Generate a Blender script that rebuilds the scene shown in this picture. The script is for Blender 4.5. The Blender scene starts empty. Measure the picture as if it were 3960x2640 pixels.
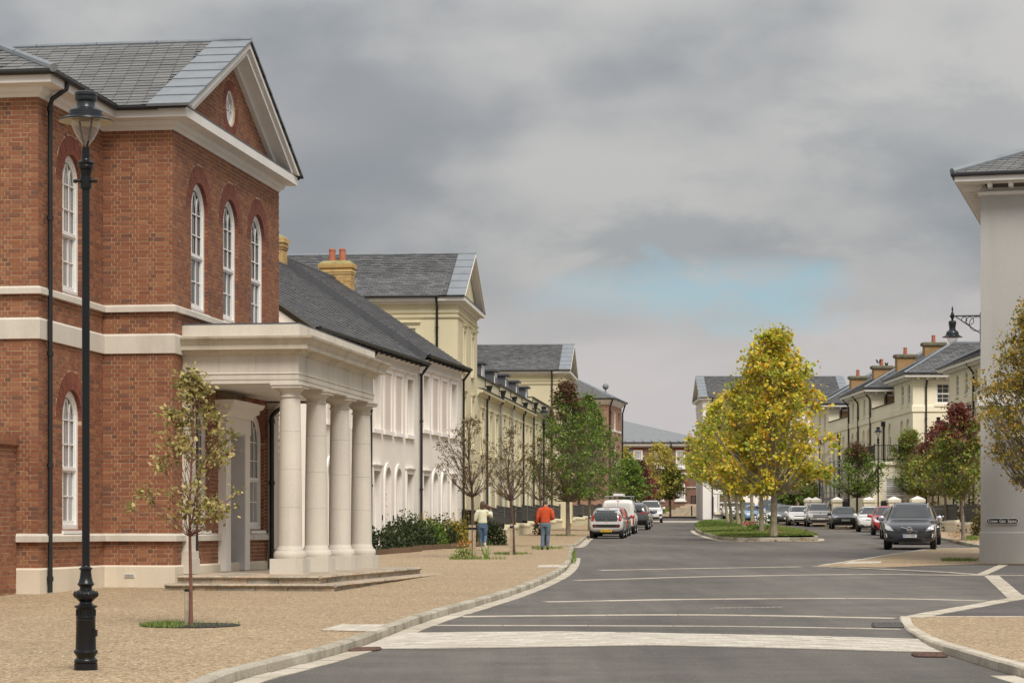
import bpy, bmesh, math, random
from mathutils import Vector, Matrix
from mathutils.geometry import tessellate_polygon
from mathutils.bvhtree import BVHTree
R = random.Random(11)
rad = math.radians
SC = bpy.context.scene
COL = SC.collection
# ---------------------------------------------------------------- camera
FPX, CX, HZ, CAMZ = 9000.0, 1980.0, 2050.0, 1.6
cam = bpy.data.cameras.new('camera'); camo = bpy.data.objects.new('camera', cam)
COL.objects.link(camo); SC.camera = camo
camo.location = (0, 0, CAMZ); camo.rotation_euler = (rad(90), 0, 0)
cam.sensor_width = 36; cam.lens = 36 * FPX / 3960; cam.shift_y = (HZ - 1320) / 3960
cam.clip_start = 0.5; cam.clip_end = 3000
# ---------------------------------------------------------------- world
SUN_EL, SUN_AZ = 52.0, 22.0        # sun high, behind the camera and a little to the right
EXPOSURE = 1.2
world = bpy.data.worlds.new('World'); SC.world = world; world.use_nodes = True
def build_world():
    nt = world.node_tree; nt.nodes.clear(); N = nt.nodes.new; L = nt.links.new
    def math_(op, a, b=None, clamp=False):
        n = N('ShaderNodeMath'); n.operation = op; n.use_clamp = clamp
        for i, v in enumerate((a, b)):
            if v is None: continue
            if isinstance(v, (int, float)): n.inputs[i].default_value = v
            else: L(v, n.inputs[i])
        return n.outputs[0]
    def mix(f, a, b):
        n = N('ShaderNodeMix'); n.data_type = 'RGBA'
        if isinstance(f, (int, float)): n.inputs[0].default_value = f
        else: L(f, n.inputs[0])
        for s, v in ((6, a), (7, b)):
            if isinstance(v, tuple): n.inputs[s].default_value = v + (1,)
            else: L(v, n.inputs[s])
        return n.outputs[2]
    def smooth(x, a, b):
        n = N('ShaderNodeMapRange'); n.interpolation_type = 'SMOOTHSTEP'
        L(x, n.inputs[0]); n.inputs[1].default_value = a; n.inputs[2].default_value = b
        return n.outputs[0]
    sky = N('ShaderNodeTexSky'); sky.sky_type = 'NISHITA'; sky.sun_disc = False
    sky.sun_elevation = rad(SUN_EL); sky.sun_rotation = rad(180 - SUN_AZ)
    geo = N('ShaderNodeTexCoord'); d = geo.outputs['Generated']
    sep = N('ShaderNodeSeparateXYZ'); L(d, sep.inputs[0])
    zc = math_('MAXIMUM', sep.outputs[2], 0.0)
    # cloud layer: big soft banks, stretched sideways towards the horizon
    def noise(sc, loc, detail, rough, dist=0.0):
        mp = N('ShaderNodeMapping'); L(d, mp.inputs[0]); mp.inputs[3].default_value = sc; mp.inputs[1].default_value = loc
        n = N('ShaderNodeTexNoise'); L(mp.outputs[0], n.inputs['Vector']); n.inputs['Scale'].default_value = 1
        n.inputs['Detail'].default_value = detail; n.inputs['Roughness'].default_value = rough; n.inputs['Distortion'].default_value = dist
        return n.outputs[0]
    n1 = noise((4.6, 4.6, 11), (3.1, 0.4, 1.7), 3, 0.5, 0.0)
    n2 = noise((12, 12, 22), (0.2, 7.3, 2.2), 5, 0.5, 0.0)
    n3 = noise((3, 3, 9), (8.2, 1.4, 5.1), 2, 0.5, 0.3)
    v = math_('ADD', math_('MULTIPLY', n1, 0.62), math_('MULTIPLY', n2, 0.38))
    v = smooth(v, 0.37, 0.62)
    dark = (0.098, 0.106, 0.115); lite = (0.182, 0.181, 0.178)
    c = mix(v, dark, lite)
    tint = smooth(n3, 0.42, 0.62)
    c = mix(math_('MULTIPLY', tint, 0.4), c, (0.186, 0.177, 0.175))
    # thinner, brighter cloud low down
    low = smooth(math_('ADD', sep.outputs[2], math_('MULTIPLY', math_('SUBTRACT', n2, 0.5), 0.07)), 0.125, 0.02)
    c = mix(math_('MULTIPLY', low, 0.85), c, (0.250, 0.235, 0.231))
    # overcast sky grows brighter towards the zenith (CIE overcast)
    gain = math_('ADD', 1.0, math_('MULTIPLY', zc, 1.7))
    vm = N('ShaderNodeVectorMath'); vm.operation = 'SCALE'; L(c, vm.inputs[0]); L(gain, vm.inputs[3])
    # breaks in the cloud where blue shows
    br = noise((20, 20, 42), (2.3, 4.1, 0.9), 6, 0.58, 0.2)
    def gap(px_, py_, rx_, rz_):
        dx = math_('DIVIDE', math_('SUBTRACT', sep.outputs[0], px_), rx_)
        dz = math_('DIVIDE', math_('SUBTRACT', sep.outputs[2], py_), rz_)
        q = math_('SQRT', math_('ADD', math_('MULTIPLY', dx, dx), math_('MULTIPLY', dz, dz)))
        q = math_('ADD', q, math_('MULTIPLY', math_('SUBTRACT', br, 0.5), 3.0))
        fwd = math_('GREATER_THAN', sep.outputs[1], 0.0)
        return math_('MULTIPLY', smooth(q, 1.15, 0.1), fwd)
    bank = math_('MAXIMUM', gap(0.075, 0.124, 0.11, 0.016), math_('MULTIPLY', gap(0.19, 0.155, 0.10, 0.03), 0.7))
    vm2 = mix(math_('MULTIPLY', bank, 0.5), vm.outputs[0], (0.105, 0.122, 0.137))
    puff = math_('MAXIMUM', gap(0.165, 0.080, 0.07, 0.022), gap(0.02, 0.065, 0.09, 0.022))
    vm2 = mix(math_('MULTIPLY', puff, 0.5), vm2, (0.272, 0.254, 0.250))
    g = math_('MAXIMUM', gap(0.103, 0.099, 0.058, 0.018), math_('MULTIPLY', gap(0.045, 0.100, 0.05, 0.012), 0.5))
    sk = N('ShaderNodeVectorMath'); sk.operation = 'SCALE'; L(sky.outputs[0], sk.inputs[0]); sk.inputs[3].default_value = 0.05
    blue = mix(0.62, sk.outputs[0], (0.118, 0.205, 0.240))
    out = mix(math_('MULTIPLY', g, 0.78), vm2, blue)
    bg = N('ShaderNodeBackground'); L(out, bg.inputs[0]); bg.inputs[1].default_value = 1.0
    w = N('ShaderNodeOutputWorld'); L(bg.outputs[0], w.inputs[0])
build_world()
sun = bpy.data.lights.new('sun', 'SUN'); sun.energy = 1.5; sun.angle = rad(25); sun.color = (1.0, 0.95, 0.88)
suno = bpy.data.objects.new('sun', sun); COL.objects.link(suno)
suno.rotation_euler = (rad(90 - SUN_EL), 0, rad(SUN_AZ))
SC.view_settings.view_transform = 'Standard'; SC.view_settings.look = 'None'
SC.view_settings.exposure = EXPOSURE; SC.view_settings.gamma = 1; SC.view_settings.use_curve_mapping = False
SC.cycles.max_bounces = 6; SC.cycles.transparent_max_bounces = 12; SC.cycles.use_denoising = True
SC.cycles.diffuse_bounces = 3; SC.cycles.glossy_bounces = 3; SC.cycles.sample_clamp_indirect = 4
# ---------------------------------------------------------------- terrain profile
KN = [(-40, 0.2), (0, 0.0), (22, 0.25), (41, 0.46), (64, 0.66), (82, 0.88), (93, 1.02), (109, 1.23), (140, 1.6),
      (187, 2.2), (225, 2.95), (260, 3.4), (330, 3.7), (1500, 4.0)]
def gz(Y):
    for (a, za), (b, zb) in zip(KN, KN[1:]):
        if Y <= b: return za + (zb - za) * (Y - a) / (b - a)
    return KN[-1][1]
def at(u, v, Y): return Vector(((u - CX) / FPX * Y, Y, CAMZ - (v - HZ) / FPX * Y))
def gp(u, v):
    """ground point seen at photo pixel (u, v) on the sloping street"""
    lo, hi = 5.0, 262.0
    for _ in range(50):
        m = (lo + hi) / 2
        if HZ + (CAMZ - gz(m)) * FPX / m > v: lo = m
        else: hi = m
    return Vector(((u - CX) / FPX * lo, lo))
# ---------------------------------------------------------------- object helpers
def sett(o, label=None, cat=None, group=None, kind=None):
    if label: o['label'] = label
    if cat: o['category'] = cat
    if group: o['group'] = group
    if kind: o['kind'] = kind
    return o
def thing(name, loc, label, cat, group=None, rz=0.0):
    o = bpy.data.objects.new(name, None); o.location = loc; o.rotation_euler = (0, 0, rz); o.empty_display_size = 0.3
    COL.objects.link(o); return sett(o, label, cat, group)
def par(o, p):
    """parent keeping the child's own transform as a world transform"""
    o.parent = p
    m = Matrix.Identity(4); q = p
    while q is not None:
        m = Matrix.LocRotScale(q.location, q.rotation_euler, q.scale) if q.parent is None else (q.matrix_parent_inverse @ Matrix.LocRotScale(q.location, q.rotation_euler, q.scale))
        if q is p: tot = m
        else: tot = m @ tot
        q = q.parent
    o.matrix_parent_inverse = tot.inverted()
class MB:
    """collects verts and faces in world space; build() makes one mesh object"""
    def __init__(s): s.v = []; s.f = []; s.mi = []; s.m = 0
    def add(s, vs, fs):
        k = len(s.v); s.v += [tuple(p) for p in vs]
        s.f += [tuple(i + k for i in f) for f in fs]; s.mi += [s.m] * len(fs)
    def quad(s, a, b, c, d): s.add((a, b, c, d), ((0, 1, 2, 3),))
    def obox(s, o, ex, ey, ez):
        o, ex, ey, ez = Vector(o), Vector(ex), Vector(ey), Vector(ez)
        p = [o, o + ex, o + ex + ey, o + ey, o + ez, o + ex + ez, o + ex + ey + ez, o + ey + ez]
        s.add(p, ((0, 3, 2, 1), (4, 5, 6, 7), (0, 1, 5, 4), (1, 2, 6, 5), (2, 3, 7, 6), (3, 0, 4, 7)))
    def box(s, c, d, rz=0.0):
        x, y, z = d; e1 = Vector((math.cos(rz), math.sin(rz), 0)); e2 = Vector((-math.sin(rz), math.cos(rz), 0))
        o = Vector(c) - e1 * x / 2 - e2 * y / 2
        s.obox(o, e1 * x, e2 * y, Vector((0, 0, z)))
    def tube(s, pts, r, n=8, cap=True):
        pts = [Vector(p) for p in pts]
        rr = r if isinstance(r, (list, tuple)) else [r] * len(pts)
        rings = []
        for i, p in enumerate(pts):
            t = (pts[min(i + 1, len(pts) - 1)] - pts[max(i - 1, 0)])
            t = t.normalized() if t.length > 1e-9 else Vector((0, 0, 1))
            a = Vector((1, 0, 0)) if abs(t.x) < 0.8 else Vector((0, 1, 0))
            u = t.cross(a).normalized(); w = t.cross(u)
            rings.append([p + (u * math.cos(2 * math.pi * k / n) + w * math.sin(2 * math.pi * k / n)) * rr[i] for k in range(n)])
        vs = [q for ring in rings for q in ring]; fs = []
        for i in range(len(rings) - 1):
            for k in range(n):
                a = i * n + k; b = i * n + (k + 1) % n
                fs.append((a, b, b + n, a + n))
        if cap: fs += [tuple(range(n))[::-1], tuple((len(rings) - 1) * n + k for k in range(n))]
        s.add(vs, fs)
    def lathe(s, c, prof, n=20, sy=1.0):
        c = Vector(c); vs = []; fs = []
        for (r, z) in prof:
            for k in range(n):
                a = 2 * math.pi * k / n
                vs.append(c + Vector((r * math.cos(a), sy * r * math.sin(a), z)))
        for i in range(len(prof) - 1):
            for k in range(n):
                a = i * n + k; b = i * n + (k + 1) % n
                fs.append((a, b, b + n, a + n))
        fs += [tuple(range(n))[::-1], tuple((len(prof) - 1) * n + k for k in range(n))]
        s.add(vs, fs)
    def prism(s, poly, d):
        """poly: list of points in a plane; d: extrude vector"""
        n = len(poly); d = Vector(d); poly = [Vector(p) for p in poly]
        s.add(poly + [p + d for p in poly], [tuple(range(n))[::-1], tuple(range(n, 2 * n))] + [(i, (i + 1) % n, n + (i + 1) % n, n + i) for i in range(n)])
    def build(s, name, mat, parent=None, smooth=False, kind=None, label=None, fix=False):
        me = bpy.data.meshes.new(name); me.from_pydata(s.v, [], s.f); me.validate()
        mats = mat if isinstance(mat, (list, tuple)) else [mat]
        for m in mats: me.materials.append(m)
        if len(mats) > 1:
            for p, i in zip(me.polygons, s.mi): p.material_index = i
        if fix:
            bm = bmesh.new(); bm.from_mesh(me); bmesh.ops.recalc_face_normals(bm, faces=bm.faces); bm.to_mesh(me); bm.free()
        if smooth:
            me.polygons.foreach_set('use_smooth', [True] * len(me.polygons))
            try: me.set_sharp_from_angle(angle=rad(40))
            except Exception: pass
        me.update()
        o = bpy.data.objects.new(name, me); COL.objects.link(o)
        if parent: par(o, parent)
        if kind: o['kind'] = kind
        if label: o['label'] = label
        return o
def box_obj(name, c, d, rz, mat, parent, kind=None):
    m = MB(); m.box(c, d, rz); return m.build(name, mat, parent, kind=kind)
# shared unit cube (base centre at origin, 1 m each way) for pieces repeated many times
def unit_mesh(name, mat, bev=0.0):
    m = MB(); m.obox((-.5, -.5, -.5), (1, 0, 0), (0, 1, 0), (0, 0, 1))
    me = bpy.data.meshes.new(name); me.from_pydata(m.v, [], m.f); me.materials.append(mat); return me
def piece(name, me, loc, ex, ey, ez, parent):
    """a shared-mesh piece: ex, ey, ez are its full edge vectors"""
    o = bpy.data.objects.new(name, me); COL.objects.link(o)
    M = Matrix((ex, ey, ez)).transposed().to_4x4(); M.translation = loc
    o.matrix_basis = M
    o.parent = parent; o.matrix_parent_inverse = Matrix.LocRotScale(parent.location, parent.rotation_euler, parent.scale).inverted() if parent.parent is None else Matrix.Identity(4)
    return o
# ---------------------------------------------------------------- materials
MATS = {}
def shader(name, build):
    m = bpy.data.materials.new(name); m.use_nodes = True
    nt = m.node_tree; b = nt.nodes['Principled BSDF']
    build(nt, b); MATS[name] = m; return m
def nd(nt, t, **kw):
    n = nt.nodes.new(t)
    for k, v in kw.items():
        if k == 'op': n.operation = v
        elif hasattr(n, k) and k not in ('Scale',): setattr(n, k, v)
        else: n.inputs[k].default_value = v
    return n
def ramp(nt, fac, stops, interp='LINEAR'):
    r = nt.nodes.new('ShaderNodeValToRGB'); cr = r.color_ramp; cr.interpolation = interp
    while len(cr.elements) < len(stops): cr.elements.new(0.5)
    for e, (p, c) in zip(cr.elements, stops): e.position = p; e.color = (*c, 1)
    nt.links.new(fac, r.inputs[0]); return r.outputs[0]
def mixc(nt, f, a, b, blend='MIX'):
    n = nt.nodes.new('ShaderNodeMix'); n.data_type = 'RGBA'; n.blend_type = blend
    if isinstance(f, (int, float)): n.inputs[0].default_value = f
    else: nt.links.new(f, n.inputs[0])
    for s, v in ((6, a), (7, b)):
        if isinstance(v, tuple): n.inputs[s].default_value = (*v, 1)
        else: nt.links.new(v, n.inputs[s])
    return n.outputs[2]
def noise(nt, scale, detail=4, rough=0.55, vec=None, sc=None):
    n = nt.nodes.new('ShaderNodeTexNoise'); n.inputs['Scale'].default_value = scale
    n.inputs['Detail'].default_value = detail; n.inputs['Roughness'].default_value = rough
    if vec is None:
        g = nt.nodes.new('ShaderNodeNewGeometry'); vec = g.outputs['Position']
    if sc:
        mp = nt.nodes.new('ShaderNodeMapping'); mp.inputs[3].default_value = sc; nt.links.new(vec, mp.inputs[0]); vec = mp.outputs[0]
    nt.links.new(vec, n.inputs['Vector']); return n.outputs[0]
def mth(nt, op, a, b=None):
    n = nt.nodes.new('ShaderNodeMath'); n.operation = op
    for i, v in enumerate((a, b)):
        if v is None: continue
        if isinstance(v, (int, float)): n.inputs[i].default_value = v
        else: nt.links.new(v, n.inputs[i])
    return n.outputs[0]
def bump(nt, b, h, s, d=0.01):
    n = nt.nodes.new('ShaderNodeBump'); n.inputs['Strength'].default_value = s; n.inputs['Distance'].default_value = d
    nt.links.new(h, n.inputs['Height']); nt.links.new(n.outputs[0], b.inputs['Normal'])
def island(nt):
    g = nt.nodes.new('ShaderNodeNewGeometry'); o = nt.nodes.new('ShaderNodeObjectInfo')
    return mth(nt, 'FRACT', mth(nt, 'ADD', g.outputs['Random Per Island'], mth(nt, 'MULTIPLY', o.outputs['Random'], 7.31)))
def L_(nt, a, b): nt.links.new(a, b)
def plain(name, col, rough=0.6, metal=0.0, var=0.12, vs=3.0, bs=0.0, bsc=60, coat=0.0, spec=None):
    def f(nt, b):
        n = noise(nt, vs, 5)
        d = tuple(c * (1 - var) for c in col); e = tuple(min(1, c * (1 + var)) for c in col)
        L_(nt, ramp(nt, n, [(0.3, d), (0.7, e)]), b.inputs['Base Color'])
        b.inputs['Roughness'].default_value = rough; b.inputs['Metallic'].default_value = metal
        if coat: b.inputs['Coat Weight'].default_value = coat; b.inputs['Coat Roughness'].default_value = 0.06
        if spec is not None: b.inputs['Specular IOR Level'].default_value = spec
        if bs: bump(nt, b, noise(nt, bsc, 3), bs)
    return shader(name, f)
def pieces(name, stops, rough=0.8, grain=40, gs=0.25, bs=0.4, patch=None):
    """a colour of its own for every brick / slate / stone / leaf, with grain on top"""
    def f(nt, b):
        c = ramp(nt, island(nt), stops)
        g = noise(nt, grain, 4)
        c = mixc(nt, gs, c, ramp(nt, g, [(0.35, (0.25, 0.25, 0.25)), (0.5, (0.5, 0.5, 0.5)), (0.68, (0.78, 0.78, 0.78))]), 'OVERLAY')
        if patch:
            p = noise(nt, patch[0], 4); c = mixc(nt, mth(nt, 'MULTIPLY', ramp(nt, p, [(0.5, (0, 0, 0)), (0.72, (1, 1, 1))]), patch[2]), c, patch[1])
        L_(nt, c, b.inputs['Base Color']); b.inputs['Roughness'].default_value = rough
        if bs: bump(nt, b, g, bs, 0.006)
    return shader(name, f)
def walls(name, col, stain, amt=0.35, vs=0.5, rough=0.85, grain=30, bs=0.15, joints=None):
    """render or stone: broad tone shifts, vertical weather streaks, fine grain"""
    def f(nt, b):
        n = noise(nt, vs, 5); st = noise(nt, 1.0, 5, 0.6, sc=(2.2, 2.2, 0.22)); g = noise(nt, grain, 3)
        d = tuple(c * 0.93 for c in col); e = tuple(min(1, c * 1.05) for c in col)
        c = ramp(nt, n, [(0.3, d), (0.7, e)])
        c = mixc(nt, mth(nt, 'MULTIPLY', ramp(nt, st, [(0.5, (0, 0, 0)), (0.75, (1, 1, 1))]), amt), c, stain)
        c = mixc(nt, 0.06, c, ramp(nt, g, [(0.3, (0.1, 0.1, 0.1)), (0.7, (0.9, 0.9, 0.9))]), 'OVERLAY')
        L_(nt, c, b.inputs['Base Color']); b.inputs['Roughness'].default_value = rough
        if bs: bump(nt, b, g, bs, 0.004)
    return shader(name, f)
BRICK = pieces('brick', [(0.0, (0.193, 0.072, 0.040)), (0.18, (0.220, 0.079, 0.043)), (0.40, (0.243, 0.090, 0.045)), (0.60, (0.269, 0.105, 0.051)),
                         (0.76, (0.298, 0.129, 0.064)), (0.85, (0.230, 0.097, 0.054)), (0.93, (0.170, 0.072, 0.045)), (1.0, (0.140, 0.065, 0.043))], 0.85, 45, 0.3, 0.5, patch=(1.3, (0.335, 0.170, 0.085), 0.20))
ARCHB = pieces('arch_brick', [(0.0, (0.15, 0.048, 0.03)), (0.5, (0.19, 0.056, 0.034)), (1.0, (0.22, 0.07, 0.04))], 0.85, 45, 0.35, 0.4)
MORTAR = plain('mortar', (0.46, 0.325, 0.19), 0.95, var=0.25, vs=6, bs=0.4)
YBRICK = pieces('yellow_brick', [(0.0, (0.50, 0.33, 0.13)), (0.4, (0.58, 0.40, 0.17)), (0.8, (0.48, 0.29, 0.10)), (1.0, (0.36, 0.2, 0.08))], 0.88, 40, 0.35, 0.4, patch=(2.2, (0.26, 0.22, 0.08), 0.5))
STONE = walls('cast_stone', (0.60, 0.55, 0.47), (0.37, 0.33, 0.265), 0.5, 1.2)
LIMEW = walls('white_render', (0.80, 0.735, 0.65), (0.62, 0.55, 0.46), 0.16)
TRIMW = walls('white_trim', (0.84, 0.79, 0.735), (0.66, 0.61, 0.55), 0.10)
BLIND = walls('blind_panel', (0.70, 0.60, 0.51), (0.6, 0.5, 0.42), 0.12)
YELW = walls('yellow_render', (0.645, 0.575, 0.385), (0.50, 0.44, 0.28), 0.30)
YELT = walls('yellow_trim', (0.665, 0.60, 0.415), (0.52, 0.46, 0.31), 0.2)
CREAM = walls('cream_render', (0.86, 0.78, 0.60), (0.66, 0.57, 0.40), 0.22)
GREYW = walls('grey_render', (0.44, 0.425, 0.40), (0.335, 0.32, 0.295), 0.35, 0.25)
PLINTH = walls('plinth_render', (0.66, 0.58, 0.455), (0.45, 0.37, 0.26), 0.3, 1.0)
WPAINT = plain('white_paint', (0.78, 0.755, 0.72), 0.45, var=0.05)
GDOOR = plain('grey_door_paint', (0.62, 0.60, 0.59), 0.5, var=0.04)
CORN = walls('cornice_paint', (0.72, 0.69, 0.65), (0.5, 0.46, 0.42), 0.22, 1.0)
def slate_(name, stops, spec=0.5, rough=0.6, patch=(0.8, (0.10, 0.10, 0.095), 0.18)):
    return pieces(name, stops, rough, 30, 0.3, 0.3, patch)
SLATE = slate_('slate', [(0, (0.118, 0.117, 0.115)), (0.4, (0.142, 0.140, 0.137)), (0.8, (0.160, 0.157, 0.152)), (1, (0.178, 0.174, 0.167))])
SLATED = slate_('dark_slate', [(0, (0.060, 0.060, 0.064)), (0.4, (0.088, 0.087, 0.09)), (0.8, (0.115, 0.112, 0.112)), (1, (0.14, 0.135, 0.13))])
UNDER = plain('slate_bed_tail_shade', (0.025, 0.025, 0.026), 0.9)  # near-black roof bed; also the painted shade on slate tails
LEAD = walls('lead', (0.205, 0.225, 0.245), (0.115, 0.13, 0.15), 0.55, 2.2, 0.5)
DLEAD = walls('dark_lead', (0.085, 0.087, 0.095), (0.05, 0.05, 0.055), 0.5, 2.2, 0.5)
ZINC = plain('zinc', (0.19, 0.198, 0.205), 0.45, 0.0, 0.06)
IRON = plain('black_iron', (0.009, 0.0095, 0.0105), 0.3, var=0.1, spec=0.35)
IRONM = plain('black_plastic', (0.014, 0.014, 0.015), 0.45)
HOOD = plain('lamp_hood_paint', (0.018, 0.022, 0.028), 0.3)
HOODIN = plain('lamp_reflector', (0.42, 0.36, 0.27), 0.5)
TERRA = plain('terracotta', (0.40, 0.135, 0.07), 0.75, var=0.15, vs=8)
FLAG = pieces('flagstone', [(0, (0.38, 0.285, 0.20)), (0.4, (0.45, 0.355, 0.26)), (0.75, (0.36, 0.305, 0.235)), (1, (0.29, 0.265, 0.22))], 0.9, 18, 0.4, 0.6, patch=(3, (0.14, 0.135, 0.075), 0.55))
KERB = pieces('kerb_concrete', [(0, (0.30, 0.265, 0.20)), (0.5, (0.37, 0.33, 0.26)), (1, (0.44, 0.40, 0.32))], 0.9, 35, 0.35, 0.4, patch=(2.2, (0.13, 0.12, 0.065), 0.7))
CHANNEL = pieces('channel_concrete', [(0, (0.43, 0.38, 0.30)), (1, (0.53, 0.475, 0.385))], 0.9, 35, 0.3, 0.3, patch=(1.6, (0.24, 0.19, 0.125), 0.7))
SETT = pieces('pale_paving', [(0, (0.46, 0.415, 0.345)), (0.5, (0.52, 0.47, 0.395)), (1, (0.58, 0.53, 0.45))], 0.85, 30, 0.25, 0.3, patch=(1.2, (0.42, 0.36, 0.28), 0.45))
def f_asph(nt, b):
    g = nt.nodes.new('ShaderNodeNewGeometry').outputs['Position']
    big = noise(nt, 0.22, 5, 0.6, g, (1.0, 0.35, 1)); mid = noise(nt, 1.4, 5, 0.6, g, (0.5, 1.2, 1)); fine = noise(nt, 55, 3, 0.7, g)
    c = ramp(nt, big, [(0.28, (0.080, 0.071, 0.063)), (0.5, (0.118, 0.105, 0.093)), (0.72, (0.172, 0.153, 0.136))])
    c = mixc(nt, 0.45, c, ramp(nt, mid, [(0.3, (0.25, 0.25, 0.25)), (0.7, (0.72, 0.70, 0.68))]), 'OVERLAY')
    c = mixc(nt, 0.8, c, ramp(nt, fine, [(0.25, (0.12, 0.12, 0.12)), (0.55, (0.5, 0.5, 0.5)), (0.8, (0.95, 0.95, 0.95))]), 'OVERLAY')
    trk = noise(nt, 1.0, 4, 0.6, g, (2.6, 0.12, 1)); spot = noise(nt, 1.1, 2, 0.5, g)
    c = mixc(nt, 0.5, c, ramp(nt, trk, [(0.32, (0.34, 0.34, 0.34)), (0.5, (0.5, 0.5, 0.5)), (0.7, (0.62, 0.62, 0.61))]), 'OVERLAY')
    c = mixc(nt, mth(nt, 'MULTIPLY', ramp(nt, spot, [(0.68, (0, 0, 0)), (0.74, (1, 1, 1))]), 0.45), c, (0.05, 0.046, 0.043))
    pb = noise(nt, 20, 2, 0.5, g)
    c = mixc(nt, mth(nt, 'MULTIPLY', ramp(nt, pb, [(0.70, (0, 0, 0)), (0.72, (1, 1, 1))]), 0.55), c, (0.42, 0.33, 0.24))
    L_(nt, c, b.inputs['Base Color']); b.inputs['Roughness'].default_value = 0.8
    bump(nt, b, fine, 0.35, 0.006)
ASPH = shader('asphalt', f_asph)
def f_asphd(nt, b):
    g = nt.nodes.new('ShaderNodeNewGeometry').outputs['Position']
    fine = noise(nt, 60, 3, 0.7, g); mid = noise(nt, 0.9, 4, 0.6, g); pb = noise(nt, 16, 2, 0.5, g)
    c = ramp(nt, mid, [(0.3, (0.068, 0.060, 0.055)), (0.7, (0.105, 0.092, 0.084))])
    c = mixc(nt, 0.45, c, ramp(nt, fine, [(0.25, (0.15, 0.15, 0.15)), (0.8, (0.9, 0.9, 0.9))]), 'OVERLAY')
    c = mixc(nt, mth(nt, 'MULTIPLY', ramp(nt, pb, [(0.68, (0, 0, 0)), (0.70, (1, 1, 1))]), 0.6), c, (0.45, 0.36, 0.26))
    L_(nt, c, b.inputs['Base Color']); b.inputs['Roughness'].default_value = 0.85; bump(nt, b, fine, 0.3, 0.006)
ASPHD = shader('footway_asphalt', f_asphd)
def f_gravel(nt, b):
    g = nt.nodes.new('ShaderNodeNewGeometry').outputs['Position']
    w = nt.nodes.new('ShaderNodeTexVoronoi'); w.inputs['Scale'].default_value = 58; nt.links.new(g, w.inputs['Vector'])
    w2 = nt.nodes.new('ShaderNodeTexVoronoi'); w2.inputs['Scale'].default_value = 26; nt.links.new(g, w2.inputs['Vector'])
    sp = nt.nodes.new('ShaderNodeSeparateColor'); nt.links.new(w.outputs['Color'], sp.inputs[0])
    sp2 = nt.nodes.new('ShaderNodeSeparateColor'); nt.links.new(w2.outputs['Color'], sp2.inputs[0])
    st = [(0, (0.07, 0.043, 0.021)), (0.25, (0.19, 0.122, 0.060)), (0.55, (0.33, 0.228, 0.124)), (0.8, (0.47, 0.35, 0.212)), (1, (0.68, 0.57, 0.40))]
    c = mixc(nt, 0.35, ramp(nt, sp.outputs[0], st), ramp(nt, sp2.outputs[0], st))
    big = noise(nt, 0.5, 5, 0.6, g)
    c = mixc(nt, 0.5, c, ramp(nt, big, [(0.25, (0.40, 0.39, 0.38)), (0.5, (0.5, 0.5, 0.5)), (0.75, (0.60, 0.59, 0.58))]), 'OVERLAY')
    L_(nt, c, b.inputs['Base Color']); b.inputs['Roughness'].default_value = 0.85
    bump(nt, b, w.outputs['Distance'], -0.4, 0.008)
GRAVEL = shader('resin_gravel', f_gravel)
def f_leafy(nt, b):
    g = nt.nodes.new('ShaderNodeNewGeometry').outputs['Position']
    n = noise(nt, 9, 4, 0.65, g); m = noise(nt, 0.8, 3, 0.6, g)
    c = ramp(nt, n, [(0.3, (0.16, 0.115, 0.08)), (0.5, (0.34, 0.26, 0.19)), (0.58, (0.36, 0.19, 0.11)), (0.7, (0.24, 0.09, 0.05))])
    c = mixc(nt, ramp(nt, m, [(0.42, (1, 1, 1)), (0.62, (0, 0, 0))]), c, (0.42, 0.31, 0.2))
    L_(nt, c, b.inputs['Base Color']); b.inputs['Roughness'].default_value = 0.9; bump(nt, b, n, 0.5, 0.02)
LEAFY = shader('leaf_strewn_gravel', f_leafy)
def f_lawn(nt, b):
    g = nt.nodes.new('ShaderNodeNewGeometry').outputs['Position']
    n = noise(nt, 0.6, 4, 0.6, g); f = noise(nt, 30, 3, 0.7, g)
    c = ramp(nt, n, [(0.3, (0.08, 0.125, 0.022)), (0.7, (0.14, 0.18, 0.035))])
    c = mixc(nt, 0.6, c, ramp(nt, f, [(0.25, (0.2, 0.2, 0.2)), (0.75, (0.85, 0.85, 0.85))]), 'OVERLAY')
    L_(nt, c, b.inputs['Base Color']); b.inputs['Roughness'].default_value = 0.9; bump(nt, b, f, 0.6, 0.03)
LAWN = shader('lawn_soil', f_lawn)
GRASS = pieces('grass_blade', [(0, (0.085, 0.14, 0.022)), (0.5, (0.14, 0.21, 0.034)), (0.9, (0.20, 0.25, 0.05)), (1, (0.32, 0.28, 0.09))], 0.8, 40, 0.1, 0)
LAND = plain('far_land', (0.10, 0.12, 0.06), 0.95, var=0.3, vs=0.05)
SOIL = plain('planting_soil', (0.06, 0.04, 0.025), 0.95, var=0.3, vs=4)
TIMBER = pieces('edging_timber', [(0, (0.13, 0.075, 0.04)), (1, (0.2, 0.12, 0.065))], 0.9, 20, 0.3, 0.4, patch=(2, (0.07, 0.09, 0.03), 0.6))
STAKE = plain('stake_timber', (0.36, 0.29, 0.2), 0.9, var=0.25, vs=9)
BARK = plain('grey_bark', (0.23, 0.19, 0.14), 0.95, var=0.3, vs=9, bs=0.6, bsc=30)
BARKD = plain('dark_bark', (0.095, 0.062, 0.045), 0.95, var=0.35, vs=9, bs=0.6, bsc=30)
BARKP = plain('plane_bark', (0.34, 0.29, 0.20), 0.9, var=0.3, vs=5, bs=0.4, bsc=20)
BARKR = plain('red_bark', (0.19, 0.085, 0.06), 0.85, var=0.3, vs=9)
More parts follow.
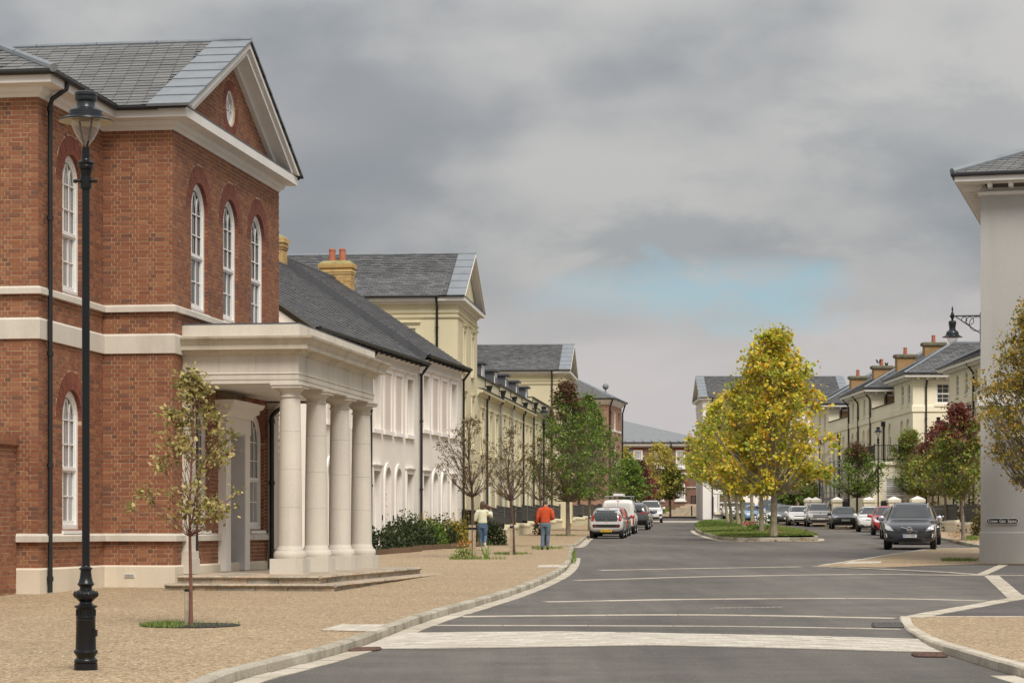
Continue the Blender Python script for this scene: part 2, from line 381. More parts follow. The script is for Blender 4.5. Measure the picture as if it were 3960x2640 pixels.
def leafm(name, stops, rough=0.55):
    def f(nt, b):
        c = ramp(nt, island(nt), stops)
        g = noise(nt, 0.9, 3)
        c = mixc(nt, 0.35, c, ramp(nt, g, [(0.3, (0.28, 0.28, 0.28)), (0.7, (0.72, 0.72, 0.72))]), 'OVERLAY')
        L_(nt, c, b.inputs['Base Color']); b.inputs['Roughness'].default_value = rough
        tr = nt.nodes.new('ShaderNodeBsdfTranslucent'); L_(nt, c, tr.inputs[0])
        mx = nt.nodes.new('ShaderNodeMixShader'); mx.inputs[0].default_value = 0.38
        out = nt.nodes['Material Output']
        L_(nt, b.outputs[0], mx.inputs[1]); L_(nt, tr.outputs[0], mx.inputs[2]); L_(nt, mx.outputs[0], out.inputs[0])
    return shader(name, f)
LF_PLANE = leafm('plane_leaf', [(0, (0.306, 0.345, 0.034)), (0.35, (0.538, 0.503, 0.045)), (0.65, (0.788, 0.628, 0.056)), (0.86, (0.850, 0.628, 0.056)), (0.96, (0.850, 0.423, 0.056)), (1, (0.609, 0.251, 0.056))])
LF_PLANEG = leafm('green_plane_leaf', [(0, (0.215, 0.290, 0.031)), (0.5, (0.430, 0.463, 0.045)), (0.82, (0.664, 0.580, 0.056)), (0.96, (0.850, 0.596, 0.056)), (1, (0.717, 0.314, 0.056))])
LF_PEAR = leafm('pear_leaf', [(0, (0.087, 0.164, 0.028)), (0.5, (0.156, 0.253, 0.037)), (0.85, (0.230, 0.329, 0.046)), (1, (0.402, 0.358, 0.070))])
LF_PEARR = leafm('reddening_leaf', [(0, (0.084, 0.084, 0.028)), (0.4, (0.168, 0.105, 0.042)), (0.8, (0.224, 0.084, 0.049)), (1, (0.140, 0.042, 0.035))])
LF_LIQ = leafm('mixed_autumn_leaf', [(0, (0.128, 0.196, 0.035)), (0.55, (0.254, 0.329, 0.048)), (0.8, (0.382, 0.368, 0.062)), (1, (0.432, 0.196, 0.066))])
LF_MAROON = leafm('maroon_leaf', [(0, (0.115, 0.024, 0.024)), (0.5, (0.19, 0.042, 0.036)), (0.85, (0.25, 0.075, 0.045)), (1, (0.16, 0.12, 0.04))])
LF_YEL = leafm('yellow_leaf', [(0, (0.32, 0.34, 0.07)), (0.4, (0.58, 0.52, 0.10)), (0.85, (0.76, 0.62, 0.14)), (1, (0.68, 0.46, 0.12))])
LF_PHOT = leafm('variegated_leaf', [(0, (0.129, 0.137, 0.036)), (0.4, (0.316, 0.287, 0.086)), (0.8, (0.604, 0.517, 0.201)), (1, (0.719, 0.517, 0.287))])
LF_BARE = leafm('withering_leaf', [(0, (0.075, 0.075, 0.023)), (0.6, (0.169, 0.144, 0.043)), (1, (0.270, 0.144, 0.051))])
LF_HORN = leafm('bronze_leaf', [(0, (0.155, 0.166, 0.030)), (0.45, (0.331, 0.289, 0.046)), (0.8, (0.559, 0.394, 0.062)), (1, (0.683, 0.352, 0.062))])
LF_BUSH = leafm('shrub_leaf', [(0, (0.025, 0.044, 0.015)), (0.6, (0.050, 0.075, 0.021)), (1, (0.094, 0.106, 0.037))])
LF_HEDGE = leafm('hedge_leaf', [(0, (0.05, 0.06, 0.012)), (0.5, (0.12, 0.105, 0.02)), (1, (0.22, 0.15, 0.03))])
LF_DEAD = leafm('fallen_leaf', [(0, (0.30, 0.18, 0.06)), (0.5, (0.40, 0.26, 0.10)), (1, (0.26, 0.11, 0.05))])
def f_glass(nt, b):
    n = noise(nt, 0.7, 2); b.inputs['Base Color'].default_value = (0.035, 0.04, 0.042, 1)
    b.inputs['Roughness'].default_value = 0.03; b.inputs['Specular IOR Level'].default_value = 0.8
    bump(nt, b, n, 0.05, 0.02)
GLASS = shader('window_glass', f_glass)
def f_curt(nt, b):
    g = nt.nodes.new('ShaderNodeNewGeometry').outputs['Position']
    n = noise(nt, 1.0, 3, 0.5, g, (14, 14, 0.3))
    L_(nt, ramp(nt, n, [(0.3, (0.22, 0.22, 0.22)), (0.7, (0.42, 0.42, 0.41))]), b.inputs['Base Color'])
    b.inputs['Roughness'].default_value = 0.05; b.inputs['Specular IOR Level'].default_value = 0.7
CURT = shader('curtained_glass', f_curt)
CGLASS = shader('car_glass', lambda nt, b: (b.inputs['Base Color'].__setattr__('default_value', (0.03, 0.034, 0.036, 1)), b.inputs['Roughness'].__setattr__('default_value', 0.04), b.inputs['Specular IOR Level'].__setattr__('default_value', 0.9)))
def f_lglass(nt, b):
    b.inputs['Base Color'].default_value = (0.92, 0.92, 0.9, 1); b.inputs['Roughness'].default_value = 0.05
    out = nt.nodes['Material Output']; tr = nt.nodes.new('ShaderNodeBsdfTransparent'); tr.inputs[0].default_value = (0.93, 0.92, 0.90, 1)
    mx = nt.nodes.new('ShaderNodeMixShader'); fr = nt.nodes.new('ShaderNodeLayerWeight'); fr.inputs[0].default_value = 0.25
    L_(nt, mth(nt, 'ADD', mth(nt, 'MULTIPLY', fr.outputs['Facing'], 0.6), 0.12), mx.inputs[0]); L_(nt, tr.outputs[0], mx.inputs[1]); L_(nt, b.outputs[0], mx.inputs[2]); L_(nt, mx.outputs[0], out.inputs[0])
LGLASS = shader('lamp_glass', f_lglass)
def paint(name, col, metal=0.0):
    return plain(name, col, 0.28, metal, 0.02, 1.0, coat=1.0)
TYRE = plain('tyre_rubber', (0.014, 0.014, 0.014), 0.8)
RIM = plain('alloy', (0.42, 0.42, 0.43), 0.3, 0.85, 0.05)
CHROME = plain('chrome', (0.75, 0.75, 0.76), 0.12, 1.0, 0.02)
BLACKP = plain('black_trim', (0.016, 0.016, 0.017), 0.5)
LAMPC = plain('headlamp', (0.62, 0.62, 0.62), 0.12, 0.3, 0.15, 9, coat=1.0)
LAMPR = plain('tail_lamp', (0.30, 0.012, 0.012), 0.15, 0, 0.1, coat=1.0)
PLATEW = plain('white_plate', (0.72, 0.72, 0.70), 0.4, var=0.02)
PLATEY = plain('yellow_plate', (0.72, 0.45, 0.03), 0.4, var=0.02)
PLATEB = plain('plate_blue', (0.02, 0.11, 0.42), 0.4, var=0.02)
INK = plain('black_ink', (0.012, 0.012, 0.012), 0.5, var=0.02)
SIGNW = plain('sign_white', (0.76, 0.74, 0.70), 0.5, var=0.03)
STEEL = plain('galvanised_steel', (0.36, 0.36, 0.35), 0.45, 0.5, 0.2, 5)
# ---------------------------------------------------------------- ground, road, kerbs
def gpo(u, v, off=0.0):
    lo, hi = 5.0, 262.0
    for _ in range(50):
        m = (lo + hi) / 2
        if HZ + (CAMZ - gz(m) - off) * FPX / m > v: lo = m
        else: hi = m
    return Vector(((u - CX) / FPX * lo, lo))
KY = []
for (a, _), (b, _) in zip(KN, KN[1:]): KY += [a]
KY = sorted(set(KY + list(range(20, 260, 8))))
def smooth_profile():
    """round the joints of the street's long section"""
    global KN
    base = list(KN)
    def raw(Y):
        for (a, za), (b, zb) in zip(base, base[1:]):
            if Y <= b: return za + (zb - za) * (Y - a) / (b - a)
        return base[-1][1]
    ys = [-40] + list(range(-10, 264, 6)) + [300, 360, 600, 1500]
    KN = [(y, sum(raw(y + d) for d in (-9, -4.5, 0, 4.5, 9)) / 5 if y < 265 else raw(y)) for y in ys]
smooth_profile()
def sheet(name, poly, off, mat, parent=None, kind='structure', zfun=None, step=6):
    bm = bmesh.new()
    vs = [bm.verts.new((p[0], p[1], 0)) for p in poly]
    f = bm.faces.new(vs); bmesh.ops.triangulate(bm, faces=[f])
    ylo, yhi = min(p[1] for p in poly), max(p[1] for p in poly)
    for y, _ in KN:
        if ylo < y < yhi:
            bmesh.ops.bisect_plane(bm, geom=bm.verts[:] + bm.edges[:] + bm.faces[:], plane_co=(0, y, 0), plane_no=(0, 1, 0))
    for v in bm.verts: v.co.z = (zfun or (lambda x, y: gz(y) + off))(v.co.x, v.co.y)
    bmesh.ops.recalc_face_normals(bm, faces=bm.faces)
    for f in bm.faces:
        if f.normal.z < 0: f.normal_flip()
    me = bpy.data.meshes.new(name); bm.to_mesh(me); bm.free(); me.materials.append(mat)
    o = bpy.data.objects.new(name, me); COL.objects.link(o)
    if parent: par(o, parent)
    if kind: o['kind'] = kind
    return o
def resample(path, step):
    pts = [Vector(p[:2]) for p in path]; out = [pts[0]]; acc = 0.0
    L = sum((b - a).length for a, b in zip(pts, pts[1:])); n = max(1, round(L / step)); step = L / n
    d = step; run = 0.0
    for a, b in zip(pts, pts[1:]):
        seg = (b - a).length
        while d <= run + seg + 1e-6 and len(out) <= n:
            out.append(a + (b - a) * ((d - run) / seg)); d += step
        run += seg
    return out
def smoothp(path, n=2):
    p = [Vector(q[:2]) for q in path]
    for _ in range(n):
        q = [p[0]]
        for a, b in zip(p, p[1:]): q += [a * .75 + b * .25, a * .25 + b * .75]
        p = q + [p[-1]]
    return p
def offset(path, d):
    out = []
    for i, p in enumerate(path):
        t = (path[min(i + 1, len(path) - 1)] - path[max(i - 1, 0)]).normalized()
        out.append(p + Vector((-t.y, t.x)) * d)
    return out
def stone_run(name, piece_name, path, w, L, z0, z1, mat, gap=0.012, side=1, bevel=0.02, kind='structure', jig=0.004, label=None, zf=None):
    """a bed strip carrying one stone after another along a path (side=1: stones lie to the left of travel)"""
    zf = zf or gz
    fine = resample(path, L / 3)
    off = offset(fine, w * side)
    bed = MB()
    i1 = offset(fine, 0.015 * side); i2 = offset(fine, (w - 0.015) * side)
    for k in range(len(fine) - 1):
        q = [Vector((*p, zf(p[1]) + z1 - 0.012)) for p in (i1[k], i1[k + 1], i2[k + 1], i2[k])]
        bed.quad(*q)
    bo = bed.build(name, MORTAR if False else MATS['asphalt'], kind=kind, label=label)
    k = 0
    while k + 1 < len(fine):
        e = min(k + 3, len(fine) - 1)
        a, b = fine[k:e + 1], off[k:e + 1]
        ta = (a[1] - a[0]).normalized() * gap / 2; tb = (a[-1] - a[-2]).normalized() * gap / 2
        a = [a[0] + ta] + a[1:-1] + [a[-1] - tb]; b = [b[0] + ta] + b[1:-1] + [b[-1] - tb]
        dz = R.uniform(-jig, jig)
        m = MB(); n = len(a); vs = []
        for p, q in zip(a, b):
            za, zb = zf(p[1]), zf(q[1]); d = (q - p).normalized() * bevel
            p2, q2 = p + d, q - d * 0.4
            vs += [Vector((*p, za + z0)), Vector((*p, za + z1 - bevel + dz)), Vector((*p2, za + z1 + dz)), Vector((*q2, zb + z1 + dz)), Vector((*q, zb + z1 - bevel * .4 + dz)), Vector((*q, zb + z0))]
        fs = []
        for i in range(n - 1):
            for j in range(5):
                s = i * 6 + j
                fs.append((s, s + 1, s + 7, s + 6) if side > 0 else (s, s + 6, s + 7, s + 1))
        fs += [(0, 1, 2, 3, 4, 5), tuple(range((n - 1) * 6, n * 6))[::-1]]
        m.add(vs, fs); m.build(piece_name, mat, bo, fix=True)
        k = e
    return bo
# sheets
sheet('ground', [(-1200, -30), (1200, -30), (1200, 1400), (-1200, 1400)], -0.06, LAND)
sheet('road', [(-30, 0), (60, 0), (60, 232), (-30, 232)], 0.0, ASPH)
KL1 = [gp(*p) for p in ((700, 2730), (884, 2640), (1100, 2586), (1320, 2528), (1447, 2483), (1560, 2433), (1696, 2388), (1843, 2346), (1979, 2304), (2092, 2261), (2170, 2222), (2206, 2186), (2214, 2155), (2220, 2122))]
KL1 = smoothp(KL1)
KL2 = [gp(*p) for p in ((2100, 2121), (2190, 2119), (2232, 2114), (2250, 2097), (2262, 2085), (2285, 2075))]
KL2 = smoothp(KL2) + [Vector((4.03 + 0.09 * (y - 119), y)) for y in (126, 140, 160, 180, 186)]
PAVE_H = 0.10
def kb(p): return PAVE_H
LP1 = offset(KL1, 0.13)
sheet('pavement', list(LP1) + [Vector((-2, 86)), Vector((-14, 92)), Vector((-40, 92)), Vector((-40, 0)), Vector((KL1[0][0] - 2, 0))], PAVE_H - 0.005, GRAVEL)
LP2 = offset(KL2, 0.13)
sheet('pavement', list(LP2) + [Vector((2, 205)), Vector((-30, 205)), Vector((-40, 92)), Vector((-14, 92)), Vector((-2.0, 86.05))], PAVE_H - 0.005, GRAVEL)
stone_run('kerb', 'kerb_stone', KL1, 0.14, 0.9, -0.05, PAVE_H + 0.01, KERB)
stone_run('kerb', 'kerb_stone', KL2, 0.14, 0.9, -0.05, PAVE_H + 0.01, KERB)
stone_run('channel', 'channel_block', offset(KL1, -0.008)[:-6], 0.24, 0.6, -0.02, 0.010, CHANNEL, side=-1, bevel=0.008)
stone_run('channel', 'channel_block', offset(KL2, -0.008)[8:], 0.30, 0.8, -0.02, 0.010, CHANNEL, side=-1, bevel=0.008)
# right-hand gravel island in the foreground with its rising kerb
KR = [gp(*p) for p in ((3477, 2385), (3482, 2404), (3492, 2424), (3516, 2448), (3585, 2496), (3654, 2527), (3760, 2560), (3960, 2622), (4200, 2690))]
KR = smoothp(KR)
hr = lambda p: 0.0
def zr(y):   # kerb upstand grows from flush at the tip
    return gz(y)
n_ = len(KR); tip = KR[0]
poly = [p for p in offset(KR, 0.15)]
def zpav(x, y):
    t = min(1, max(0, (30.6 - y) / 6.5)); return gz(y) + 0.008 + 0.085 * t
sheet('pavement', poly + [Vector((12, 15)), gp(4300, 2384), gp(3530, 2384)], 0, GRAVEL, zfun=zpav)
def up(y): return gz(y) + 0.085 * min(1, max(0, (30.6 - y) / 6.5))
stone_run('kerb', 'kerb_stone', KR, 0.15, 0.9, -0.12, 0.016, CHANNEL, zf=up)
stone_run('channel', 'channel_block', [p for p in offset(KR, -0.01) if p[1] < 22.0], 0.24, 0.6, -0.02, 0.010, CHANNEL, side=-1, bevel=0.008)
sheet('pavement', [gp(3520, 2380), gp(4300, 2383.5), gp(4300, 2245), gp(3960, 2308)], 0.006, ASPHD)
stone_run('paving_strip', 'paving_block', [gp(3480, 2387), gp(3720, 2345), gp(3960, 2302), gp(4250, 2249)], 0.32, 0.9, -0.02, 0.014, CHANNEL, side=-1, bevel=0.006)
stone_run('paving_strip', 'paving_block', [gp(3497, 2383.5), gp(3960, 2383.5), gp(4200, 2383.5)], 0.10, 0.9, -0.02, 0.016, CHANNEL, side=-1, bevel=0.006)
# middle right gravel
mid_front = [gp(*p) for p in ((3160, 2190), (3413, 2195), (3600, 2187), (3788, 2182), (4200, 2181))]
mid_back = [gp(*p) for p in ((3165, 2188), (3240, 2177), (3327, 2164), (3450, 2143), (3568, 2126), (3650, 2121), (3790, 2119))]
sheet('pavement', mid_front + [Vector((40, 59)), Vector((40, 79))] + mid_back[::-1], 0.014, GRAVEL)
sheet('pavement', [gp(3185, 2192.5), gp(3809, 2223), gp(4300, 2224), Vector((40, 62)), gp(3788, 2176), gp(3413, 2190)], 0.006, ASPHD)
stone_run('paving_strip', 'paving_block', mid_back, 0.18, 0.9, -0.02, 0.03, CHANNEL, side=-1, bevel=0.006)
stone_run('paving_strip', 'paving_block', [gp(*p) for p in ((3160, 2190), (3413, 2200), (3640, 2211), (3809, 2223))], 0.2, 0.9, -0.02, 0.014, CHANNEL, side=-1, bevel=0.006)
# thin pale strips let into the junction
for pts, w in ((((2307, 2204), (2700, 2196), (3087, 2190)), .22), (((2205, 2243), (2770, 2226), (3336, 2218), (3660, 2222), (4250, 2225)), .25), (((2092, 2325), (2770, 2313), (3449, 2311), (3822, 2322)), .26),
               (((1775, 2382), (2200, 2377), (2657, 2374), (3100, 2380), (3472, 2388)), .26), (((1617, 2416), (2657, 2418), (3100, 2423), (3488, 2431)), .13)):
    stone_run('paving_strip', 'paving_block', smoothp([gp(*p) for p in pts]), w, 1.1, -0.02, 0.006, CHANNEL, side=-1, bevel=0.003, jig=0.0015)
stone_run('paving_strip', 'paving_block', [gp(3806, 2227), gp(3893, 2311)], 0.20, 0.45, -0.02, 0.014, CHANNEL, side=1, bevel=0.004)
stone_run('paving_strip', 'paving_block', [gp(3830, 2227), gp(3917, 2311)], 0.20, 0.45, -0.02, 0.014, CHANNEL, side=1, bevel=0.004)
stone_run('paving_strip', 'paving_block', [gp(3818, 2221), gp(3897, 2185)], 0.24, 0.45, -0.02, 0.014, CHANNEL, side=1, bevel=0.004)
# corduroy crossing band of pale slabs
def crossing():
    top = [gp(*p) for p in ((1560, 2449), (1850, 2445), (2148, 2443), (2544, 2449), (3110, 2460), (3570, 2473))]
    bot = [gp(*p) for p in ((1400, 2510), (1750, 2507), (1979, 2504), (2510, 2495), (2996, 2506), (3664, 2525))]
    def line(pl, t):
        x = pl[0][0] + (pl[-1][0] - pl[0][0]) * t
        for a, b in zip(pl, pl[1:]):
            if x <= b[0] + 1e-6: return a + (b - a) * ((x - a[0]) / (b[0] - a[0]))
        return pl[-1]
    rows, cols = 10, 34
    bed = sheet('crossing', top + bot[::-1], 0.003, MATS['mortar'])
    bed.data.materials.clear(); bed.data.materials.append(ASPHD)
    rest = MB(); count = 0
    for r in range(rows):
        sh = (r % 2) * 0.45 + R.uniform(-.05, .05)
        for c in range(-1, cols):
            t0, t1 = (c + sh) / cols, (c + 1 + sh) / cols
            t0, t1 = max(0, t0), min(1, t1)
            if t1 - t0 < 0.004: continue
            g = 0.00014
            def P(t, s): return line(bot, t) + (line(top, t) - line(bot, t)) * s
            s0, s1 = (r + .10) / rows, (r + .90) / rows
            q = [P(t0 + g, s0), P(t1 - g, s0), P(t1 - g, s1), P(t0 + g, s1)]
            dz = R.uniform(0, .004)
            lo = [Vector((*p, gz(p[1]) - .02)) for p in q]; hi = [Vector((*p, gz(p[1]) + .012 + dz)) for p in q]
            m = rest if count >= 300 else MB()
            m.add(lo + hi, ((4, 5, 6, 7), (0, 1, 5, 4), (1, 2, 6, 5), (2, 3, 7, 6), (3, 0, 4, 7)))
            if m is not rest: m.build('paving_slab', SETT, bed)
            count += 1
    if rest.v: rest.build('paving_slabs', SETT, bed, kind='stuff')
crossing()
def slab_patch(quad, nu, nv, name='tactile_paving', off=PAVE_H):
    a, b, c, d = [gpo(*p, off) for p in quad]
    bed = sheet(name, [a, b, c, d], off + 0.001, MATS['mortar'])
    for i in range(nu):
        for j in range(nv):
            def P(s, t): return (a * (1 - s) + b * s) * (1 - t) + (d * (1 - s) + c * s) * t
            q = [P((i + .03) / nu, (j + .03) / nv), P((i + .97) / nu, (j + .03) / nv), P((i + .97) / nu, (j + .97) / nv), P((i + .03) / nu, (j + .97) / nv)]
            m = MB(); lo = [Vector((*p, gz(p[1]) + off - .01)) for p in q]; hi = [Vector((*p, gz(p[1]) + off + .008)) for p in q]
            m.add(lo + hi, ((4, 5, 6, 7), (0, 1, 5, 4), (1, 2, 6, 5), (2, 3, 7, 6), (3, 0, 4, 7))); m.build('paving_slab', SETT, bed, fix=True)
slab_patch(((1238, 2436), (1452, 2441), (1535, 2415), (1320, 2414)), 5, 3)
slab_patch(((2075, 2193), (2190, 2193), (2196, 2184), (2085, 2184)), 4, 2)
slab_patch(((3258, 2180), (3405, 2176), (3410, 2170), (3290, 2170)), 5, 2, off=0.016)
# gully grates
def grate(quad, nb, mat, label):
    a, b, c, d = [gp(*p) for p in quad]
    ctr = (a + b + c + d) / 4
    t = thing('gully_grate', (ctr[0], ctr[1], gz(ctr[1])), label, 'drain grate', 'road gully grates')
    def V(p, z): return Vector((p[0], p[1], gz(p[1]) + z))
    m = MB(); m.quad(V(a, .006), V(b, .006), V(c, .006), V(d, .006)); m.build('sump', BLACKP, t)
    m = MB()
    for p, q in ((a, b), (b, c), (c, d), (d, a), ((a + d) / 2, (b + c) / 2)): m.tube([V(p, .012), V(q, .012)], .022, 4)
    m.build('frame', mat, t)
    for i in range(nb):
        s = (i + 1) / (nb + 1); p = a * (1 - s) + b * s; q = d * (1 - s) + c * s
        m = MB(); m.tube([V(p, .012), V(q, .012)], .018, 4); m.build('bar', mat, t)
RUST = plain('rusty_iron', (0.095, 0.05, 0.034), 0.8, var=0.3, vs=20)
IRONG = plain('worn_iron', (0.06, 0.056, 0.052), 0.6, var=0.2, vs=20)
grate(((3382, 2427), (3492, 2427), (3485, 2413), (3376, 2414)), 4, IRONG, 'dark iron road grate by the tip of the gravel corner')
grate(((3548, 2540), (3658, 2541), (3640, 2531), (3530, 2531)), 4, RUST, 'rusty road grate at the right end of the pale crossing')
grate(((1352, 2520), (1452, 2516), (1470, 2510), (1380, 2512)), 4, RUST, 'rusty road grate at the left end of the pale crossing')
# rows of short drainage setts across the junction
for (u0, u1, v0, v1) in ((2747, 3030, 2351, 2347), (2850, 3040, 2229, 2225)):
    for i in range(13):
        s = i / 13; p = gp(u0 + (u1 - u0) * s, v0 + (v1 - v0) * s); q = gp(u0 + (u1 - u0) * (s + .045), v0 + (v1 - v0) * s)
        w = (q - p).length
        m = MB(); m.obox((p[0], p[1], gz(p[1]) - .01), (w, 0.10, 0), (0.12, .28, 0), (0, 0, .016))
        if i == 0: base = m.build('sett_row', SETT, kind='structure')
        else: m.build('sett', SETT, base)
# planted island with lawn
isl = [gp(*p) for p in ((2684, 2041), (2688, 2052), (2703, 2065), (2742, 2077), (2788, 2089), (2830, 2092), (2960, 2092), (3100, 2091.5), (3172, 2091), (3150, 2078), (3090, 2056), (3020, 2040), (2950, 2028), (2870, 2017), (2800, 2013), (2740, 2016), (2705, 2026))]
def closed_smooth(p, n=1):
    for _ in range(n):
        q = []
        for a, b in zip(p, p[1:] + p[:1]): q += [a * .75 + b * .25, a * .25 + b * .75]
        p = q
    return p
isl = closed_smooth(isl, 2)
IX0, IX1, IY0, IY1 = min(p[0] for p in isl), max(p[0] for p in isl), min(p[1] for p in isl), max(p[1] for p in isl)
def ccw(p): return sum(a[0] * b[1] - a[1] * b[0] for a, b in zip(p, p[1:] + p[:1])) > 0
if not ccw(isl): isl = isl[::-1]
def zisl(x, y): return gz(y) + 0.16 + 0.10 * max(0, 1 - ((x - 13) / 4) ** 2)
sheet('lawn', offset(isl + [isl[0]], 0.13)[:-1], 0, LAWN, zfun=zisl)
stone_run('kerb', 'kerb_stone', isl + [isl[0]], 0.2, 1.4, -0.05, 0.17, KERB, side=1)
stone_run('channel', 'channel_block', offset(isl + [isl[0]], -0.01)[2:34], 0.28, 1.4, -0.02, 0.012, CHANNEL, side=-1, bevel=0.008)
def grass_on(name, inside, n, zf, h=0.07, seed=3, mat=GRASS, w=0.014):
    r = random.Random(seed); m = MB()
    for _ in range(n):
        p = inside(r)
        if p is None: continue
        x, y = p; z = zf(x, y); a = r.uniform(0, 6.28); hh = h * r.uniform(.5, 1.3); c, s = math.cos(a) * w, math.sin(a) * w
        lx, ly = r.uniform(-1, 1) * hh * .6, r.uniform(-1, 1) * hh * .6
        m.add([(x - c, y - s, z - .01), (x + c, y + s, z - .01), (x + lx, y + ly, z + hh)], ((0, 1, 2),))
    return m.build(name, mat, kind='stuff')
def in_poly(p, poly):
    x, y = p; c = False
    for a, b in zip(poly, poly[1:] + poly[:1]):
        if (a[1] > y) != (b[1] > y) and x < (b[0] - a[0]) * (y - a[1]) / (b[1] - a[1]) + a[0]: c = not c
    return c
def isl_pt(r):
    for _ in range(10):
        y = IY0 + (IY1 - IY0) * r.random() ** 1.6; p = (r.uniform(IX0, IX1), y)
        if in_poly(p, isl): return p
grass_on('grass', isl_pt, 26000, zisl, 0.05, 5, w=0.02)
# wide far square: pale band, sandy paving and steps to the brick building
sheet('paving_band', [Vector((8, 189)), Vector((23, 189)), Vector((23, 196)), Vector((8, 196))], 0.012, CHANNEL)
sheet('pavement', [Vector((5, 217)), Vector((18.2, 216)), Vector((18.2, 262)), Vector((-20, 262)), Vector((-20, 217))], 0.10, GRAVEL)
# right pavement along the parked cars
RK = [Vector(p) for p in ((16.6, 80.5), (17.2, 85), (18.0, 93), (18.9, 101), (19.7, 109), (20.5, 118), (21.6, 131), (21.9, 143), (21.6, 153), (21.0, 165), (20.3, 181), (20.1, 199), (20.0, 212))]
RK = smoothp(RK)
sheet('pavement', [Vector((60, 80)), Vector((60, 212))] + offset(RK, -0.13)[::-1], 0.125, LEAFY)
stone_run('kerb', 'kerb_stone', RK, 0.14, 1.2, -0.05, 0.13, KERB, side=-1)
# round pit of the young tree
def pit():
    c = gpo(738, 2416, PAVE_H); r0 = 0.62
    sheet('tree_pit', [Vector((c[0] + r0 * math.cos(a * .3142), c[1] + r0 * math.sin(a * .3142))) for a in range(20)], PAVE_H + .004, BLACKP)
    def ip(r):
        a, q = r.uniform(0, 6.28), r0 * math.sqrt(r.random()) * 1.02
        x = q * math.cos(a)
        if x > -0.05 and r.random() < .9: return None
        if x > -0.25 and r.random() < .5: return None
        return (c[0] + x, c[1] + q * math.sin(a))
    grass_on('grass', ip, 2600, lambda x, y: gz(y) + PAVE_H, 0.05, 8, w=0.006)
    return c
PIT = pit()
# ---------------------------------------------------------------- building toolkit
class Frame:
    """plan frame of a building: s runs along the street, n points out to the street"""
    def __init__(f, o, ang):
        f.o = Vector((o[0], o[1], 0)); f.s = Vector((math.sin(ang), math.cos(ang), 0)); f.n = Vector((math.cos(ang), -math.sin(ang), 0)); f.ang = ang
    def __call__(f, s, n, z=0.0): return f.o + f.s * s + f.n * n + Vector((0, 0, z))
    def s_at(f, u, n=0.0):
        k = (u - CX) / FPX
        return (k * (f.o.y + n * f.n.y) - f.o.x - n * f.n.x) / (f.s.x - k * f.s.y)
    def z_at(f, v, s, n=0.0): return CAMZ + (HZ - v) / FPX * f(s, n).y
UZ = Vector((0, 0, 1))
def mitre(path, d, closed=False):
    out = []; N = len(path)
    for i, p in enumerate(path):
        p = Vector(p[:2])
        a = Vector(path[i - 1][:2]) if (i > 0 or closed) else None; b = Vector(path[(i + 1) % N][:2]) if (i < N - 1 or closed) else None
        n1 = n2 = None
        if a is not None: t = (p - a).normalized(); n1 = Vector((-t.y, t.x))
        if b is not None: t = (b - p).normalized(); n2 = Vector((-t.y, t.x))
        if n1 is None: n1 = n2
        if n2 is None: n2 = n1
        m = n1 + n2; m = m / max(0.2, m.dot(m) / 2) if m.length > 1e-6 else n1
        out.append(p + m * d)
    return out
def sweep(fr, path, prof, name, mat, parent, closed=False, smooth=False, caps=True, label=None, kind=None):
    """profile [(out, z)] swept along a plan path with the outside on its left"""
    m = MB(); rows = [mitre(path, d, closed) for d, z in prof]; n = len(path); k = len(prof)
    vs = [fr(rows[j][i][0], rows[j][i][1], prof[j][1]) for i in range(n) for j in range(k)]; fs = []
    for i in range(n if closed else n - 1):
        for j in range(k - 1):
            a = i * k + j; b = ((i + 1) % n) * k + j
            fs.append((a, b, b + 1, a + 1))
    if caps and not closed: fs += [tuple(range(k)), tuple(range((n - 1) * k, n * k))[::-1]]
    m.add(vs, fs); return m.build(name, mat, parent, smooth=smooth, fix=True, label=label, kind=kind)
def arch_loop(x0, x1, zb, zs, n=14):
    """closed loop of an opening: sill zb, spring zs, semicircular head (rect when zs is the top: pass n=0)"""
    if n == 0: return [(x0, zb), (x1, zb), (x1, zs), (x0, zs)]
    c, r = (x0 + x1) / 2, (x1 - x0) / 2
    return [(x0, zb), (x1, zb)] + [(c + r * math.cos(math.pi * i / n), zs + r * math.sin(math.pi * i / n)) for i in range(n + 1)]
def circle_loop(c, z, r, n=24): return [(c + r * math.cos(2 * math.pi * i / n), z + r * math.sin(2 * math.pi * i / n)) for i in range(n)]
def holed_wall(T, outer, holes, depth, name, mat, parent, back=None):
    """T(x, y, z): local wall coords (y outward) to world. Front face with holes, plus reveals going in by depth."""
    m = MB(); loops = [[Vector((x, z, 0)) for x, z in outer]] + [[Vector((x, z, 0)) for x, z in h] for h in holes]
    tri = tessellate_polygon(loops); flat = [p for l in loops for p in l]
    m.add([T(p.x, 0, p.y) for p in flat], [tuple(t) for t in tri])
    for h in holes:
        n = len(h); m.add([T(x, 0, z) for x, z in h] + [T(x, -depth, z) for x, z in h], [(i, (i + 1) % n, n + (i + 1) % n, n + i) for i in range(n)])
    return m.build(name, mat, parent)
def ring(m, T, outer, inner, y0, y1):
    n = len(outer)
    vs = [T(x, y, z) for y in (y0, y1) for x, z in outer] + [T(x, y, z) for y in (y0, y1) for x, z in inner]
    fs = []
    for i in range(n):
        j = (i + 1) % n
        fs += [(n + i, n + j, 3 * n + j, 3 * n + i), (i, j, n + j, n + i), (2 * n + i, 3 * n + i, 3 * n + j, 2 * n + j)]
    m.add(vs, fs)
